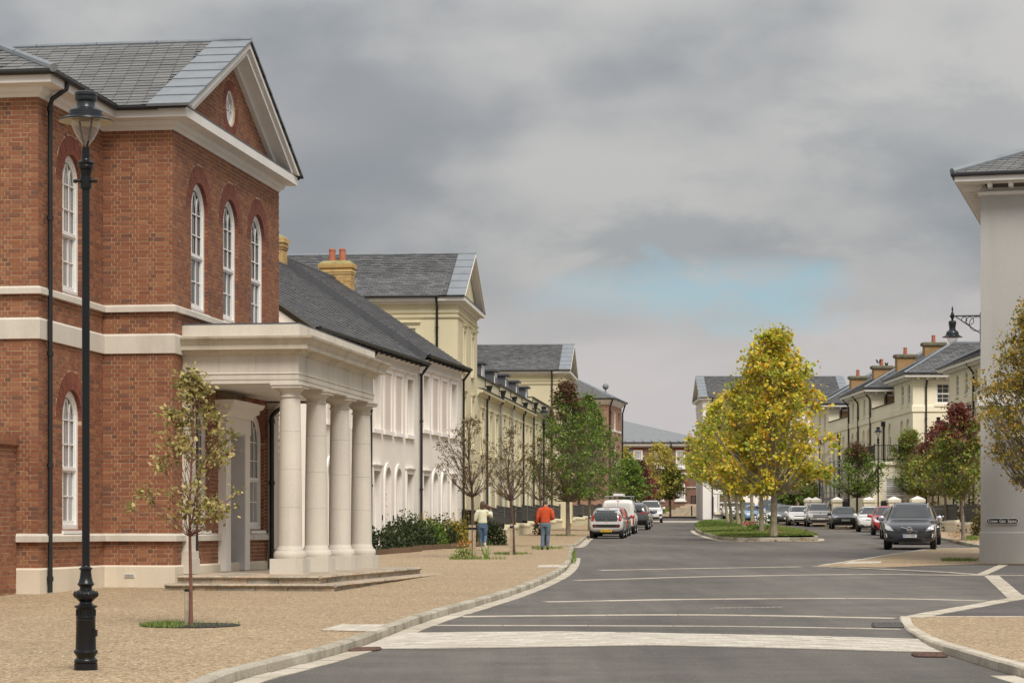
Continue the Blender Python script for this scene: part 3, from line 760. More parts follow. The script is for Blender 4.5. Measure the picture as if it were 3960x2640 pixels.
def bar(m, T, x0, z0, x1, z1, w, y0, y1):
    d = Vector((x1 - x0, z1 - z0)); L = d.length
    if L < 1e-6: return
    d /= L; p = Vector((-d.y, d.x)) * w / 2
    q = [(x0 + p.x, z0 + p.y), (x1 + p.x, z1 + p.y), (x1 - p.x, z1 - p.y), (x0 - p.x, z0 - p.y)]
    m.add([T(x, y0, z) for x, z in q] + [T(x, y1, z) for x, z in q], ((4, 5, 6, 7), (0, 1, 5, 4), (1, 2, 6, 5), (2, 3, 7, 6), (3, 0, 4, 7)))
def window(T, w, zb, zt, parent, rows=(2, 2), cols=3, arched=False, frame=0.07, y=-0.10, glass=None, sill=None, name='window', bars=0.022, fmat=None, tracery=False):
    """sash window centred on x=0 of T, glass at depth y; frame > sash, pane"""
    fmat = fmat or WPAINT; glass = glass or GLASS
    x0, x1 = -w / 2, w / 2; zs = zt - w / 2 if arched else zt; n = 14 if arched else 0
    out = arch_loop(x0, x1, zb, zs, n); inn = arch_loop(x0 + frame, x1 - frame, zb + frame * 1.2, zs if arched else zt - frame, n)
    m = MB(); ring(m, T, out, inn, y - 0.02, y + 0.055)
    zm = zb + (zs - zb) * (rows[0] / (rows[0] + rows[1])) if not arched else zb + (zt - zb) * 0.44
    bar(m, T, x0 + frame, zm, x1 - frame, zm, 0.055, y - 0.01, y + 0.045)
    f = m.build(name, fmat, parent)
    m = MB()
    iw = w - 2 * frame
    def hw(z):   # half width of the light at height z
        if z <= zs: return iw / 2
        q = iw * iw / 4 - (z - zs) ** 2; return math.sqrt(q) if q > 0 else 0
    st = 0.04
    inn2 = arch_loop(x0 + frame + st, x1 - frame - st, zm + st, zs if arched else zt - frame - st, n)
    inn1 = arch_loop(x0 + frame, x1 - frame, zm + .02, zs if arched else zt - frame, n)
    ring(m, T, inn1, inn2, y, y + 0.03)
    ring(m, T, arch_loop(x0 + frame, x1 - frame, zb + frame * 1.2, zm - .02, 0), arch_loop(x0 + frame + st, x1 - frame - st, zb + frame * 1.2 + st * 1.8, zm - .02 - st, 0), y - .015, y + 0.02)
    for c in range(1, cols):
        x = -iw / 2 + iw * c / cols
        ztop = (zs if tracery else zs + math.sqrt(max(0, iw * iw / 4 - x * x))) if arched else zt - frame
        bar(m, T, x, zm, x, ztop, bars, y, y + 0.02); bar(m, T, x, zb + frame * 1.2, x, zm, bars, y - .012, y + 0.008)
        if tracery:
            for sgn in (1, -1):     # curved intersecting bars in the arched head
                pts = []
                for k in range(9):
                    a = k / 8 * 1.25; rr = iw * 0.72; xx = x + sgn * rr * (1 - math.cos(a)); zz = zs + rr * math.sin(a)
                    if abs(xx) <= hw(zz) - 0.005: pts.append((xx, zz))
                for p, q in zip(pts, pts[1:]): bar(m, T, p[0], p[1], q[0], q[1], bars, y, y + 0.02)
    up = (zs - zm)
    for r in range(1, rows[1] + (1 if arched else 0)):
        z = zm + up * r / rows[1]; h = hw(z)
        bar(m, T, -h, z, h, z, bars, y, y + 0.02)
    for r in range(1, rows[0]):
        z = zb + frame * 1.2 + (zm - zb - frame) * r / rows[0]; bar(m, T, -iw / 2, z, iw / 2, z, bars, y - .012, y + 0.008)
    m.build('sash', fmat, f)
    m = MB(); lp = arch_loop(x0 + .03, x1 - .03, zb + .03, zs if arched else zt - .03, n)
    m.add([T(x, y - 0.012, z) for x, z in lp], (tuple(range(len(lp))),)); m.build('pane', glass, f)
    if sill:
        m = MB(); a = T(x0 - sill[0], 0.0, zb - sill[1]); m.obox(T(x0 - sill[0], y, zb - sill[1]), T(x1 + sill[0], 0, 0) - T(x0 - sill[0], 0, 0), T(0, sill[2] - y, 0) - T(0, 0, 0), UZ * sill[1]); m.build('sill', sill[3] if len(sill) > 3 else fmat, f)
    return f
def wall_T(fr, s, n, dirv, nrm):
    o = fr(s, n)
    return lambda x, y, z: o + dirv * x + nrm * y + UZ * z
JOINT = plain('dark_stone_joint', (0.34, 0.30, 0.24), .9)  # darker tone of the thin joints between frieze stones
def boxm(name, o, ex, ey, ez, mat, parent):
    m = MB(); m.obox(o, ex, ey, ez); return m.build(name, mat, parent)
class Bricks:
    """courses of bricks laid proud of a mortar wall; biggest in view become objects, the rest one mesh"""
    def __init__(b, mat): b.items = []; b.mat = mat
    def face(b, T, x0, x1, z0, z1, holes=(), top=None, proud=0.006, course=0.075, seed=0, ext=(0, 0)):
        r = random.Random(seed); nrow = int((z1 - z0) / course)
        for k in range(nrow):
            za = z0 + k * course; zc = za + course / 2; lim0, lim1 = x0, x1
            if top:
                lim0, lim1 = top(za + course)
                if lim1 - lim0 < 0.1: continue
            x = x0 - (0.17 if k % 2 else 0.0); st = k % 2 == 0; cuts = []
            for h in holes:
                iv = h(zc)
                if iv: cuts.append(iv)
            while x < x1:
                L = 0.225 if st else 0.1125; a, e = (max(x, lim0) + 0.006 if x > lim0 else lim0 - ext[0]), (x + L - 0.006 if x + L < lim1 else lim1 + ext[1]); st = not st; x += L
                segs = [(a, e)]
                for c0, c1 in cuts:
                    ns = []
                    for a_, e_ in segs:
                        if c1 <= a_ or c0 >= e_: ns.append((a_, e_)); continue
                        if c0 > a_: ns.append((a_, c0 - 0.004))
                        if c1 < e_: ns.append((c1 + 0.004, e_))
                    segs = ns
                for a_, e_ in segs:
                    if e_ - a_ < 0.03: continue
                    d = proud + r.uniform(-.002, .002); dz = r.uniform(-.002, .002)
                    p = T((a_ + e_) / 2, d / 2 - 0.01, zc + dz)
                    ex = T(e_, 0, 0) - T(a_, 0, 0); ey = T(0, d + 0.02, 0) - T(0, 0, 0)
                    b.items.append((p, ex, ey, UZ * (course - 0.0135)))
    def emit(b, parent, limit=300, pname='brick', sname='brickwork', key=None):
        def score(it):
            p, ex, ey, ez = it; vd = Vector((p.x, p.y, 0)).normalized(); side = Vector((vd.y, -vd.x, 0))
            return abs(ex.dot(side)) * ez.length / (p.y ** 2)
        inview = [i for i in range(len(b.items)) if 0 < CX + FPX * b.items[i][0].x / b.items[i][0].y < 3960 and (key is None or key(b.items[i][0]))]
        inview.sort(key=lambda i: -score(b.items[i])); big = set(inview[:limit])
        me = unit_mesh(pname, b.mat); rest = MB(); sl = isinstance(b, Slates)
        if sl: me.materials.append(UNDER); me.polygons[2].material_index = 1  # tail face coloured dark: broken slate edge plus painted shade beneath it
        for i, (p, ex, ey, ez) in enumerate(b.items):
            if i in big: piece(pname, me, p, ex, ey, ez, parent)
            else:
                rest.obox(p - ex / 2 - ey / 2 - ez / 2, ex, ey, ez)
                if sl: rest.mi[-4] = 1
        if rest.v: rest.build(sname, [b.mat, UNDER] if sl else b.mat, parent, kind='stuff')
def arch_cut(x0, x1, zb, zs, ringw):
    """interval of a wall course blocked by an arched opening with a brick ring round its head"""
    c, r = (x0 + x1) / 2, (x1 - x0) / 2; ro = r + ringw
    def f(z):
        if z < zb: return None
        if z < zs: return (x0, x1)
        q = ro * ro - (z - zs) ** 2
        return (c - math.sqrt(q), c + math.sqrt(q)) if q > 0 else None
    return f
def rect_cut(x0, x1, zb, zt): return lambda z: (x0, x1) if zb < z < zt else None
def voussoirs(T, c, zs, r, widths, parent, n=26, a0=0.0, a1=math.pi, proud=0.01, name='brick_arch', mat=None):
    m = MB(); rr = r
    for k, w in enumerate(widths):
        nn = n + k * 6
        for i in range(nn):
            g = 0.008 / (rr + w / 2)
            t0, t1 = a0 + (a1 - a0) * i / nn + g, a0 + (a1 - a0) * (i + 1) / nn - g
            q = [(rr + .003, t0), (rr + w - .004, t0), (rr + w - .004, t1), (rr + .003, t1)]; pp = proud + R.uniform(-.002, .002)
            m.add([T(c + a * math.cos(t), y, zs + a * math.sin(t)) for y in (-.01, pp) for a, t in q], ((4, 5, 6, 7), (0, 1, 5, 4), (1, 2, 6, 5), (2, 3, 7, 6), (3, 0, 4, 7)))
        rr += w
    return m.build(name, mat or ARCHB, parent, kind='stuff')
class Slates:
    def __init__(b, mat): b.items = []; b.mat = mat
    def field(b, o, ex, up, nrm, length, rows_len, lim, w=0.30, gauge=0.20, seed=0, th=0.017, vis=None):
        """o eaves start; ex unit along eaves; up unit up the slope; lim(t)->(x0,x1) limits at slope distance t"""
        r = random.Random(seed); nr = int(rows_len / gauge + .5)
        for k in range(nr):
            t = k * gauge; a, e = lim(min(t + gauge * .5, rows_len)); x = a - (w / 2 if k % 2 else 0)
            while x < e:
                p, q = max(x, a), min(x + w, e); x += w
                if q - p < 0.04: continue
                L = min(gauge * 1.12, rows_len - t + .02); dz = r.uniform(0, .004)
                b.items.append((o + ex * ((p + q) / 2) + up * (t + L / 2) + nrm * (0.006 + dz), ex * (q - p - 0.013), (up * L - nrm * (0.022)), nrm * th))
Slates.emit = Bricks.emit
def pipe(parent, pts, r=0.038, mat=None, collars=(), name='downpipe', label=None):
    m = MB(); m.tube(pts, r, 10)
    for c in collars: m.tube([Vector(c) - UZ * .04, Vector(c) + UZ * .04], r * 1.35, 10)
    return m.build(name, mat or IRONM, parent, smooth=True, label=label)
def sheet_lead(T, name, mat, parent, w, L, n, lap=0.012):
    """n lead sheets laid up a slope: T(x along, t up slope, h above)"""
    for i in range(n):
        m = MB(); a, b = L * i / n, L * (i + 1) / n
        q = [T(0, a - .03, .03), T(w, a - .03, .03), T(w, b, .012), T(0, b, .012)]
        lo = [T(0, a - .03, -.02), T(w, a - .03, -.02), T(w, b, -.02), T(0, b, -.02)]
        m.add(lo + q, ((4, 5, 6, 7), (0, 1, 5, 4), (1, 2, 6, 5), (2, 3, 7, 6), (3, 0, 4, 7))); m.build(name, mat, parent, fix=True)
# ---------------------------------------------------------------- near red brick house with the stone porch
HF = Frame((-6.179, 42.45), math.atan(1300 / 9000))
def brick_house():
    F_ = HF; G = 0.5
    h = thing('brick_house', F_(2, -3, G), 'red brick house with slate roof, open pediment and pale stone columned porch', 'house')
    S, N = F_.s, F_.n
    A = (-3.45, -9.0); path = [A, (-3.45, -1.33), (0, -1.33), (0, 0), (7.95, 0), (7.95, -9)]
    ZT = 8.93; RW = 0.33
    bw = []    # (T, xlen, holes loops, hole cuts)
    TA = lambda x, y, z: F_(-3.45 - y, -9 + x, z)
    TB = lambda x, y, z: F_(-3.45 + x, -1.33 + y, z)
    TC = lambda x, y, z: F_(-y, -1.33 + x, z)
    TD = lambda x, y, z: F_(x, y, z)
    WB = (-2.25 + 3.45, -1.2 + 3.45)
    holesB = [(WB[0], WB[1], 5.72, 8.2 - .525), (WB[0], WB[1], 1.60, 4.07 - .525)]
    ws = [1.72, 3.975, 6.15]; hw = 0.585
    holesD = [(c - hw, c + hw, 5.72, 8.18 - hw) for c in ws] + [(c - hw, c + hw, 1.60, 4.02 - hw) for c in (1.8, 6.05)]
    door = (3.42, 4.53, 0.80, 3.50)
    OC = (3.975, 10.0, 0.36)
    B = Bricks(BRICK)
    def gab(z): w = (11.22 - z) / 0.466; return (3.975 - w, 3.975 + w)
    holed_wall(TA, [(0, 0.2), (7.67, 0.2), (7.67, ZT), (0, ZT)], [], .1, 'wall', MORTAR, h)
    holed_wall(TB, [(0, .2), (3.45, .2), (3.45, ZT), (0, ZT)], [arch_loop(*q) for q in holesB], .16, 'wall', MORTAR, h)
    holed_wall(TC, [(0, .2), (1.33, .2), (1.33, ZT), (0, ZT)], [], .1, 'wall', MORTAR, h)
    holed_wall(TD, [(0, .2), (7.95, .2), (7.95, ZT), (7.75, 9.35), (3.975, 11.17), (0.2, 9.35), (0, ZT)], [arch_loop(*q) for q in holesD] + [[(door[0], door[2]), (door[1], door[2]), (door[1], door[3]), (door[0], door[3])], circle_loop(*OC)], .16, 'wall', MORTAR, h)
    m = MB(); m.quad(F_(7.95, 0, .2), F_(7.95, -9, .2), F_(7.95, -9, ZT), F_(7.95, 0, ZT)); m.build('wall', BRICK, h)
    cB = [arch_cut(*q, RW) for q in holesB]; cD = [arch_cut(*q, RW) for q in holesD] + [rect_cut(3.05, 4.9, 0.8, 4.3)]
    def oc(z):
        q = (OC[2] + .21) ** 2 - (z - OC[1]) ** 2; return (OC[0] - math.sqrt(q), OC[0] + math.sqrt(q)) if q > 0 else None
    for T, L, cuts in ((TA, 7.67, []), (TB, 3.45, cB), (TC, 1.33, []), (TD, 7.95, cD)):
        x0 = 4.5 if T is TA else 0.0
        B.face(T, x0, L, 0.955, ZT, cuts, seed=int(L * 100), ext=(.006 if T is TD else 0, 0 if T is TB else .006))
    B.face(TD, 0.2, 7.75, 9.30, 11.2, [oc], top=gab, seed=9)
    for T, hl in ((TB, holesB), (TD, holesD)):     # brick reveals inside the openings
        for (a, b, zb, zs) in hl:
            for k in range(int((zs - zb) / .075)):
                z = zb + .0375 + k * .075
                for x in (a, b):
                    sg = 1 if x == a else -1
                    B.items.append((T(x + sg * .002, -.0765, z), T(0, -.165, 0) - T(0, 0, 0), T(sg * .022, 0, 0) - T(0, 0, 0), UZ * .064))
            c = (a + b) / 2
            voussoirs(T, c, zs, (b - a) / 2, (.11, .215), h, 30)
            m = MB(); r = (b - a) / 2
            for i in range(30):
                t0, t1 = math.pi * i / 30 + .006, math.pi * (i + 1) / 30 - .006
                m.add([T(c + q * math.cos(t), y, zs + q * math.sin(t)) for q, y in ((r - .006, .005), (r - .006, -.15), (r + .02, -.15), (r + .02, .005)) for t in (t0, t1)], ((0, 1, 3, 2), (2, 3, 5, 4), (6, 7, 1, 0)))
            m.build('arch_soffit', ARCHB, h, kind='stuff')
    voussoirs(TD, OC[0], OC[1], OC[2], (.21,), h, 40, 0, 2 * math.pi)
    B.emit(h, 300)
    # stone dressings
    sweep(F_, path, [(0.0, .2), (.05, .2), (.05, .935), (.01, .965), (0, .965)], 'plinth', PLINTH, h)
    for nm, z0, z1, d, pp in (('string_course', 1.404, 1.545, .085, [path[:4] + [(0, .0), (.5, 0)]]), ('stone_band', 4.83, 5.19, .05, [path]), ('string_course', 5.585, 5.72, .085, [path])):
        pth = pp[0] if nm != 'string_course' or z0 > 2 else path[:4] + [(3.02, 0)]
        sweep(F_, pth, [(0, z0), (d, z0), (d, z1 - .04), (.012, z1), (0, z1)], nm, STONE, h)
    sweep(F_, [(4.92, 0), (7.95, 0), (7.95, -9)], [(0, 1.404), (.085, 1.404), (.085, 1.505), (.012, 1.545), (0, 1.545)], 'string_course', STONE, h)
    # vent in the plinth
    o = F_(-.056, -.90, .745); m = MB(); m.obox(o, N * .19, -S * .012, UZ * .062); g = m.build('vent', WPAINT, h)
    for i in range(8):
        m = MB(); m.obox(F_(-.070, -.89 + .0215 * i, .752), N * .011, -S * .002, UZ * .048); m.build('vent_slot', INK, g)
    # windows
    for (a, b, zb, zs), gl in zip(holesB, (CURT, CURT)):
        c = (a + b) / 2; T = (lambda c: lambda x, y, z: TB(c + x, y, z))(c)
        window(T, b - a - .01, zb, zs + (b - a) / 2 - .005, h, (2, 2), 3, True, .085, -.12, gl, (.03, .06, .05), tracery=True)
    for (a, b, zb, zs) in holesD:
        c = (a + b) / 2; T = (lambda c: lambda x, y, z: TD(c + x, y, z))(c)
        window(T, b - a - .01, zb, zs + (b - a) / 2 - .005, h, (2, 2), 3, True, .085, -.12, CURT if zb < 3 else GLASS, (.03, .06, .05), tracery=True)
    m = MB(); T = lambda x, y, z: TD(OC[0] + x, y, OC[1] + z)
    ring(m, T, circle_loop(0, 0, OC[2]), circle_loop(0, 0, OC[2] - .05), -.12, -.03)
    w = m.build('round_window', WPAINT, h)
    m = MB()
    for a, b in (((-.31, 0), (.31, 0)), ((0, -.31), (0, .31)), ((-.2, -.1), (0, .3)), ((.2, -.1), (0, .3)), ((-.2, .1), (0, -.3)), ((.2, .1), (0, -.3))): bar(m, T, *a, *b, .02, -.1, -.06)
    m.build('sash', WPAINT, w)
    m = MB(); lp = circle_loop(0, 0, OC[2] - .02); m.add([T(x, -.11, z) for x, z in lp], (tuple(range(len(lp))),)); m.build('pane', GLASS, w)
    # eaves cornice
    cp = [A, (-3.45, -1.33), (0, -1.33), (0, 0), (7.95, 0), (7.95, -9)]
    sweep(F_, cp, [(0, 8.90), (.02, 8.90), (.05, 8.95), (.10, 8.985), (.12, 9.04), (.12, 9.06), (.30, 9.075), (.30, 9.085), (.335, 9.085), (.335, 9.26), (0, 9.27)], 'cornice', CORN, h)
    m = MB()   # gutters along the eaves
    for a, b in (((-3.83, -9), (-3.83, -.95)), ((-3.83, -.95), (-.40, -.95)), ((-.40, -.95), (-.40, -.18))): m.tube([F_(*a, 9.255), F_(*b, 9.255)], .055, 10)
    m.build('gutter', IRONM, h, smooth=True)
    m = MB()
    for i in range(5): m.obox(F_(.05 + i * 1.6 - .38, .34, 9.262), S * 1.585, -N * .36, UZ * .03)
    m.build('cornice_flashing', DLEAD, h)
    # raking cornices of the pediment
    for sg in (-1, 1):
        P = lambda t, n, k: F_(3.975 + sg * t, n, 11.265 - 0.466 * t + k)
        for nm, (n1, k0, k1) in zip(('raking_mould', 'raking_cornice', 'raking_fascia'), ((.10, -.36, -.20), (.335, -.215, -.06), (.40, -.075, .02))):
            m = MB(); zc = 9.292
            tb, tt = (11.265 + k0 - zc) / .466, (11.265 + k1 - zc) / .466
            q = [P(0, 0, k0), F_(3.975 + sg * tb, 0, zc), F_(3.975 + sg * tt, 0, zc), P(0, 0, k1)]; m.prism(q, N * n1); m.build(nm, CORN, h, fix=True)
    # roofs
    pitch = math.atan(.466); cs, sn = math.cos(pitch), math.sin(pitch); SL = 4.425 / cs
    RZ = 11.335
    for sg in (-1, 1):
        e0 = F_(3.975 + sg * 4.425, -9, RZ - .466 * 4.425); up = (-S * sg) * cs + UZ * sn; nr = (S * sg) * sn + UZ * cs
        m = MB(); m.obox(e0 - nr * .06, N * 9.36, up * SL, nr * .055); m.build('roof_deck', UNDER, h)
        T = (lambda e0, up, nr: lambda x, t, k: e0 + N * (8.64 + x) + up * t + nr * (k + .012))(e0, up, nr)
        sheet_lead(T, 'lead_sheet', LEAD, h, .80, SL, 8)
    m = MB()
    for i in range(7): m.tube([F_(3.975, -9 + i * 1.25, RZ + .015), F_(3.975, -9 + i * 1.25 + 1.235, RZ + .015)], .055, 8)
    m.tube([F_(3.975, -.36, RZ + .03), F_(3.975, .43, RZ + .03)], .05, 8); m.build('ridge', LEAD, h)
    sl = Slates(SLATE)
    e0 = F_(-.45, 0, RZ - .466 * 4.425); up = S * cs + UZ * sn; nr = -S * sn + UZ * cs
    # valley with the wing roof: wing slope z = 9.27 + .466 * (-.93 - n)
    def lim(t):
        rise = t * cs; return (-9 + 0 if False else max(-8.5, -0.93 - rise - .05) if rise < 4.1 else -5.2, -.37)
    sl.field(e0, N, up, nr, 9, SL, lim, .30, .20, 4)
    # wing roof (projecting bay on the left): hip end towards the camera
    wn = -.93 - 4.1; zr = 9.27 + .466 * 4.1
    nrw = N * sn + UZ * cs; upw = -N * cs + UZ * sn
    m = MB(); a, b, c, d = F_(-3.87, -.91, 9.26), F_(.6, -.91, 9.26), F_(4.3, wn, zr), F_(-3.87 + 4.1, wn, zr)
    e_, g_ = F_(-3.87, -9.15, 9.26), F_(4.3, wn - .1, zr)
    m.add([a, b, c, d, e_], ((0, 1, 2, 3), (4, 0, 3))); m.build('roof_deck', UNDER, h)
    sl.field(F_(0, -.91, 9.275), S, upw, nrw, 4, 4.1 / cs, lambda t: (-3.87 + t * cs, -.42 + t * cs), .30, .20, 5)
    upf = S * cs + UZ * sn; nrf = -S * sn + UZ * cs
    sl.field(F_(-3.87, 0, 9.275), N, upf, nrf, 8, 4.1 / cs, lambda t: (-9.15 + t * cs, -.91 - t * cs), .30, .20, 6)
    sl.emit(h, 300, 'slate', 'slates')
    for i in range(4):
        m = MB(); t0, t1 = i * 1.02, i * 1.02 + 1.0
        m.tube([F_(-3.87 + t0, -.91 - t0, 9.30 + .466 * t0), F_(-3.87 + t1, -.91 - t1, 9.30 + .466 * t1)], .075, 8); m.build('hip_lead', LEAD, h)
    # downpipes
    cz = [1.0, 3.3, 5.4, 7.3]
    pipe(h, [F_(-3.05, -.95, 9.22), F_(-3.05, -.97, 9.10), F_(-3.12, -1.20, 8.92), F_(-3.13, -1.23, 8.80), F_(-3.13, -1.23, .55)], .042, collars=[F_(-3.13, -1.23, z) for z in (8.75, 6.9, 4.6, 2.7, .78)])
    pipe(h, [F_(6.95, .45, 4.28), F_(6.86, .22, 4.12), F_(6.82, .13, 4.0), F_(6.82, .13, .82)], .05, collars=[F_(6.82, .13, z) for z in (3.9, 2.6)])
    pipe(h, [F_(1.12, .10, 4.2), F_(1.12, .10, .85)], .05, collars=[F_(1.12, .1, z) for z in (3.9, 1.2)])
    # door and its stone surround
    for x in (3.06, 4.53):
        m = MB(); m.obox(F_(x, 0, .80), S * .36, N * .16, UZ * 2.72); m.build('door_surround', TRIMW, h)
    m = MB(); m.obox(F_(3.02, 0, 3.523), S * 1.91, N * .17, UZ * .30); m.build('door_head', TRIMW, h)
    sweep(F_, [(3.02, 0.0), (3.02, .17), (4.93, .17), (4.93, 0)], [(0, 3.825), (.03, 3.825), (.05, 3.9), (.14, 3.95), (.15, 4.03), (.20, 4.05), (.24, 4.14), (0, 4.16)], 'door_cornice', TRIMW, h)
    m = MB(); m.obox(F_(door[1] - .012, -.48, .80), S * .10, N * .63, UZ * 2.71); m.obox(F_(door[0] - .09, -.48, .80), S * .10, N * .63, UZ * 2.71); m.obox(F_(door[0], -.48, 3.49), S * 1.11, N * .62, UZ * .03); m.build('door_lining', GDOOR, h)
    m = MB(); m.obox(F_(door[0], -.45, .80), S * 1.11, N * .05, UZ * 2.7); d = m.build('door', GDOOR, h)
    for (x, z, w_, h_) in ((.12, .15, .38, .8), (.61, .15, .38, .8), (.12, 1.1, .38, 1.4), (.61, 1.1, .38, 1.4)):
        m = MB(); T = lambda X, y, Z: F_(door[0] + X, -.40 + y, .8 + Z)
        ring(m, T, [(x, z), (x + w_, z), (x + w_, z + h_), (x, z + h_)], [(x + .04, z + .04), (x + w_ - .04, z + .04), (x + w_ - .04, z + h_ - .04), (x + .04, z + h_ - .04)], -.002, .018); m.build('door_panel', GDOOR, d)
    # porch: columns, responds, entablature, ceiling
    Z0 = .80
    for s in (.80, 2.92, 5.03, 7.15):
        c = F_(s, 1.99, 0)
        m = MB(); m.obox(F_(s - .31, 1.68, Z0), S * .62, N * .62, UZ * .28); col = m.build('column', STONE, h)
        m = MB(); m.lathe(c, [(.22, 1.08), (.29, 1.08), (.305, 1.12), (.305, 1.17), (.285, 1.21), (.25, 1.22), (.25, 1.25), (.235, 1.27), (.222, 1.32)], 28); m.build('column_base', STONE, col, smooth=True)
        m = MB()
        for z0_, z1_ in ((1.32, 2.02), (2.023, 2.72), (2.723, 3.42), (3.423, 4.04)):
            m.lathe(c, [(.222 - .034 * ((z0_ + (z1_ - z0_) * q / 4 - 1.32) / 2.72) ** 1.6, z0_ + (z1_ - z0_) * q / 4) for q in range(5)], 32)
        m.build('column_shaft', STONE, col, smooth=True)
        m = MB(); m.lathe(c, [(.188, 4.04), (.205, 4.045), (.215, 4.06), (.205, 4.075), (.192, 4.08), (.19, 4.14), (.205, 4.15), (.235, 4.175), (.26, 4.205), (.262, 4.215)], 28)
        m.obox(F_(s - .285, 1.705, 4.215), S * .57, N * .57, UZ * .06); m.obox(F_(s - .305, 1.685, 4.265), S * .61, N * .61, UZ * .033); m.build('column_capital', STONE, col, smooth=True)
    for s in (.78, 7.17):
        m = MB(); m.obox(F_(s - .21, 0, Z0), S * .42, N * .14, UZ * 3.50); p = m.build('pilaster', STONE, h)
        m = MB(); m.obox(F_(s - .28, 0, Z0), S * .56, N * .20, UZ * .28); m.obox(F_(s - .26, 0, 1.08), S * .52, N * .185, UZ * .14); m.build('pilaster_base', STONE, p)
        m = MB(); m.obox(F_(s - .25, 0, 4.04), S * .50, N * .17, UZ * .04); m.obox(F_(s - .25, 0, 4.17), S * .50, N * .18, UZ * .05); m.obox(F_(s - .28, 0, 4.22), S * .56, N * .21, UZ * .078); m.build('pilaster_capital', STONE, p)
    ep = [(.56, 0.01), (.56, 2.2), (7.39, 2.2), (7.39, .01)]
    sweep(F_, ep, [(-.42, 4.30), (0, 4.30), (0, 4.37), (.012, 4.374), (.012, 4.465), (.03, 4.48), (.012, 4.492), (0, 4.50), (0, 4.81)], 'entablature', STONE, h)
    sweep(F_, ep, [(0, 4.81), (.02, 4.815), (.03, 4.85), (.07, 4.87), (.085, 4.905), (.22, 4.915), (.22, 5.0), (.235, 5.01), (.245, 5.03), (.275, 5.075), (.32, 5.11), (.33, 5.15), (0, 5.17)], 'porch_cornice', walls('weathered_stone', (0.56, 0.50, 0.40), (0.24, 0.215, 0.145), 0.7, 1.2), h)
    sweep(F_, ep, [(0.0, 5.16), (.03, 5.16), (.03, 5.38), (-.3, 5.38)], 'blocking_course', STONE, h)
    m = MB(); m.obox(F_(.54, 0.02, 5.382), S * 6.87, N * 2.2, UZ * .03); m.build('porch_roof', DLEAD, h)
    m = MB(); m.obox(F_(.9, 0.02, 4.33), S * 6.2, N * 1.86, UZ * .05); m.build('porch_ceiling', WPAINT, h)
    for s_, n_ in ((1.2, 2.2), (2.6, 2.2), (4.0, 2.2), (5.4, 2.2), (6.7, 2.2)): boxm('stone_joint', F_(s_, n_ - .01, 4.50), S * .006, N * .0115, UZ * .31, JOINT, h)
    for n_ in (.7, 1.4): boxm('stone_joint', F_(.5585, n_, 4.50), N * .006, S * .01, UZ * .31, JOINT, h)
    # stepped stone platform
    def tier(poly, ztop, hh, nose):
        m = MB(); q = mitre(poly, -.05, True); m.prism([F_(*p, ztop - hh - .3) for p in q], UZ * (hh + .29)); base = m.build('platform', FLAG, h, fix=True)
        edge = [poly[i] for i in range(len(poly))]
        for a, b in zip(edge, edge[1:]):
            a, b = Vector(a), Vector(b); L = (b - a).length; t = (b - a) / L; nn = Vector((-t.y, t.x)); x = 0
            if L < .6 or abs(b[1]) < .1: continue
            while x < L - .01:
                l = min(R.uniform(.42, .72), L - x)
                if L - x - l < .25: l = L - x
                p = a + t * (x + .005) + nn * R.uniform(-.025, -.005)
                m = MB(); m.obox(F_(p[0], p[1], ztop - hh - .25), F_.s * t[0] * (l - .01) + F_.n * t[1] * (l - .01), F_.s * -nn[0] * .2 + F_.n * -nn[1] * .2, UZ * (hh - nose + .25)); m.build('step_stone', FLAG, h)
                x += l
            x = 0
            while x < L - .01:
                l = min(R.uniform(.7, 1.1), L - x)
                if L - x - l < .4: l = L - x
                p = a + t * (x + .003) + nn * R.uniform(.02, .035); zz = ztop - nose + .002
                m = MB(); d1 = F_.s * t[0] * (l - .006) + F_.n * t[1] * (l - .006); d2 = -(F_.s * nn[0] + F_.n * nn[1]); o = F_(p[0], p[1], zz)
                k = 5
                vs = []
                for i in range(k + 1):
                    w = R.uniform(-.012, .012); c = o + d1 * (i / k)
                    vs += [c - d2 * (w - .012), c - d2 * (w + .014) + UZ * nose * .5, c - d2 * (w - .012) + UZ * (nose + R.uniform(-.006, .004)), c + d2 * .45 + UZ * nose, c + d2 * .45]
                fs = []
                for i in range(k):
                    for j in range(5): fs.append((i * 5 + j, i * 5 + (j + 1) % 5, i * 5 + 5 + (j + 1) % 5, i * 5 + 5 + j))
                fs += [(0, 1, 2, 3, 4), tuple(range(k * 5, k * 5 + 5))[::-1]]
                m.add(vs, fs); m.build('nosing_stone', FLAG, h, fix=True); x += l
    tier([(-1.2, .43), (-1.2, 3.0), (8.6, 3.0), (8.6, .02), (.06, .02), (.06, .43)], .80, .15, .055)
    tier([(-1.55, .30), (-1.55, 3.35), (8.9, 3.35), (8.9, .03), (.07, .03), (.07, .30)], .665, .16, .055)
    r = random.Random(5)
    y = .5
    while y < 2.6:      # floor flags inside the porch
        x = -.75
        while x < 8.1:
            l = r.uniform(.6, 1.0); m = MB(); m.obox(F_(x, y, .79), S * (l - .012), N * .49, UZ * .013); m.build('floor_flag', FLAG, h); x += l
        y += .5
brick_house()
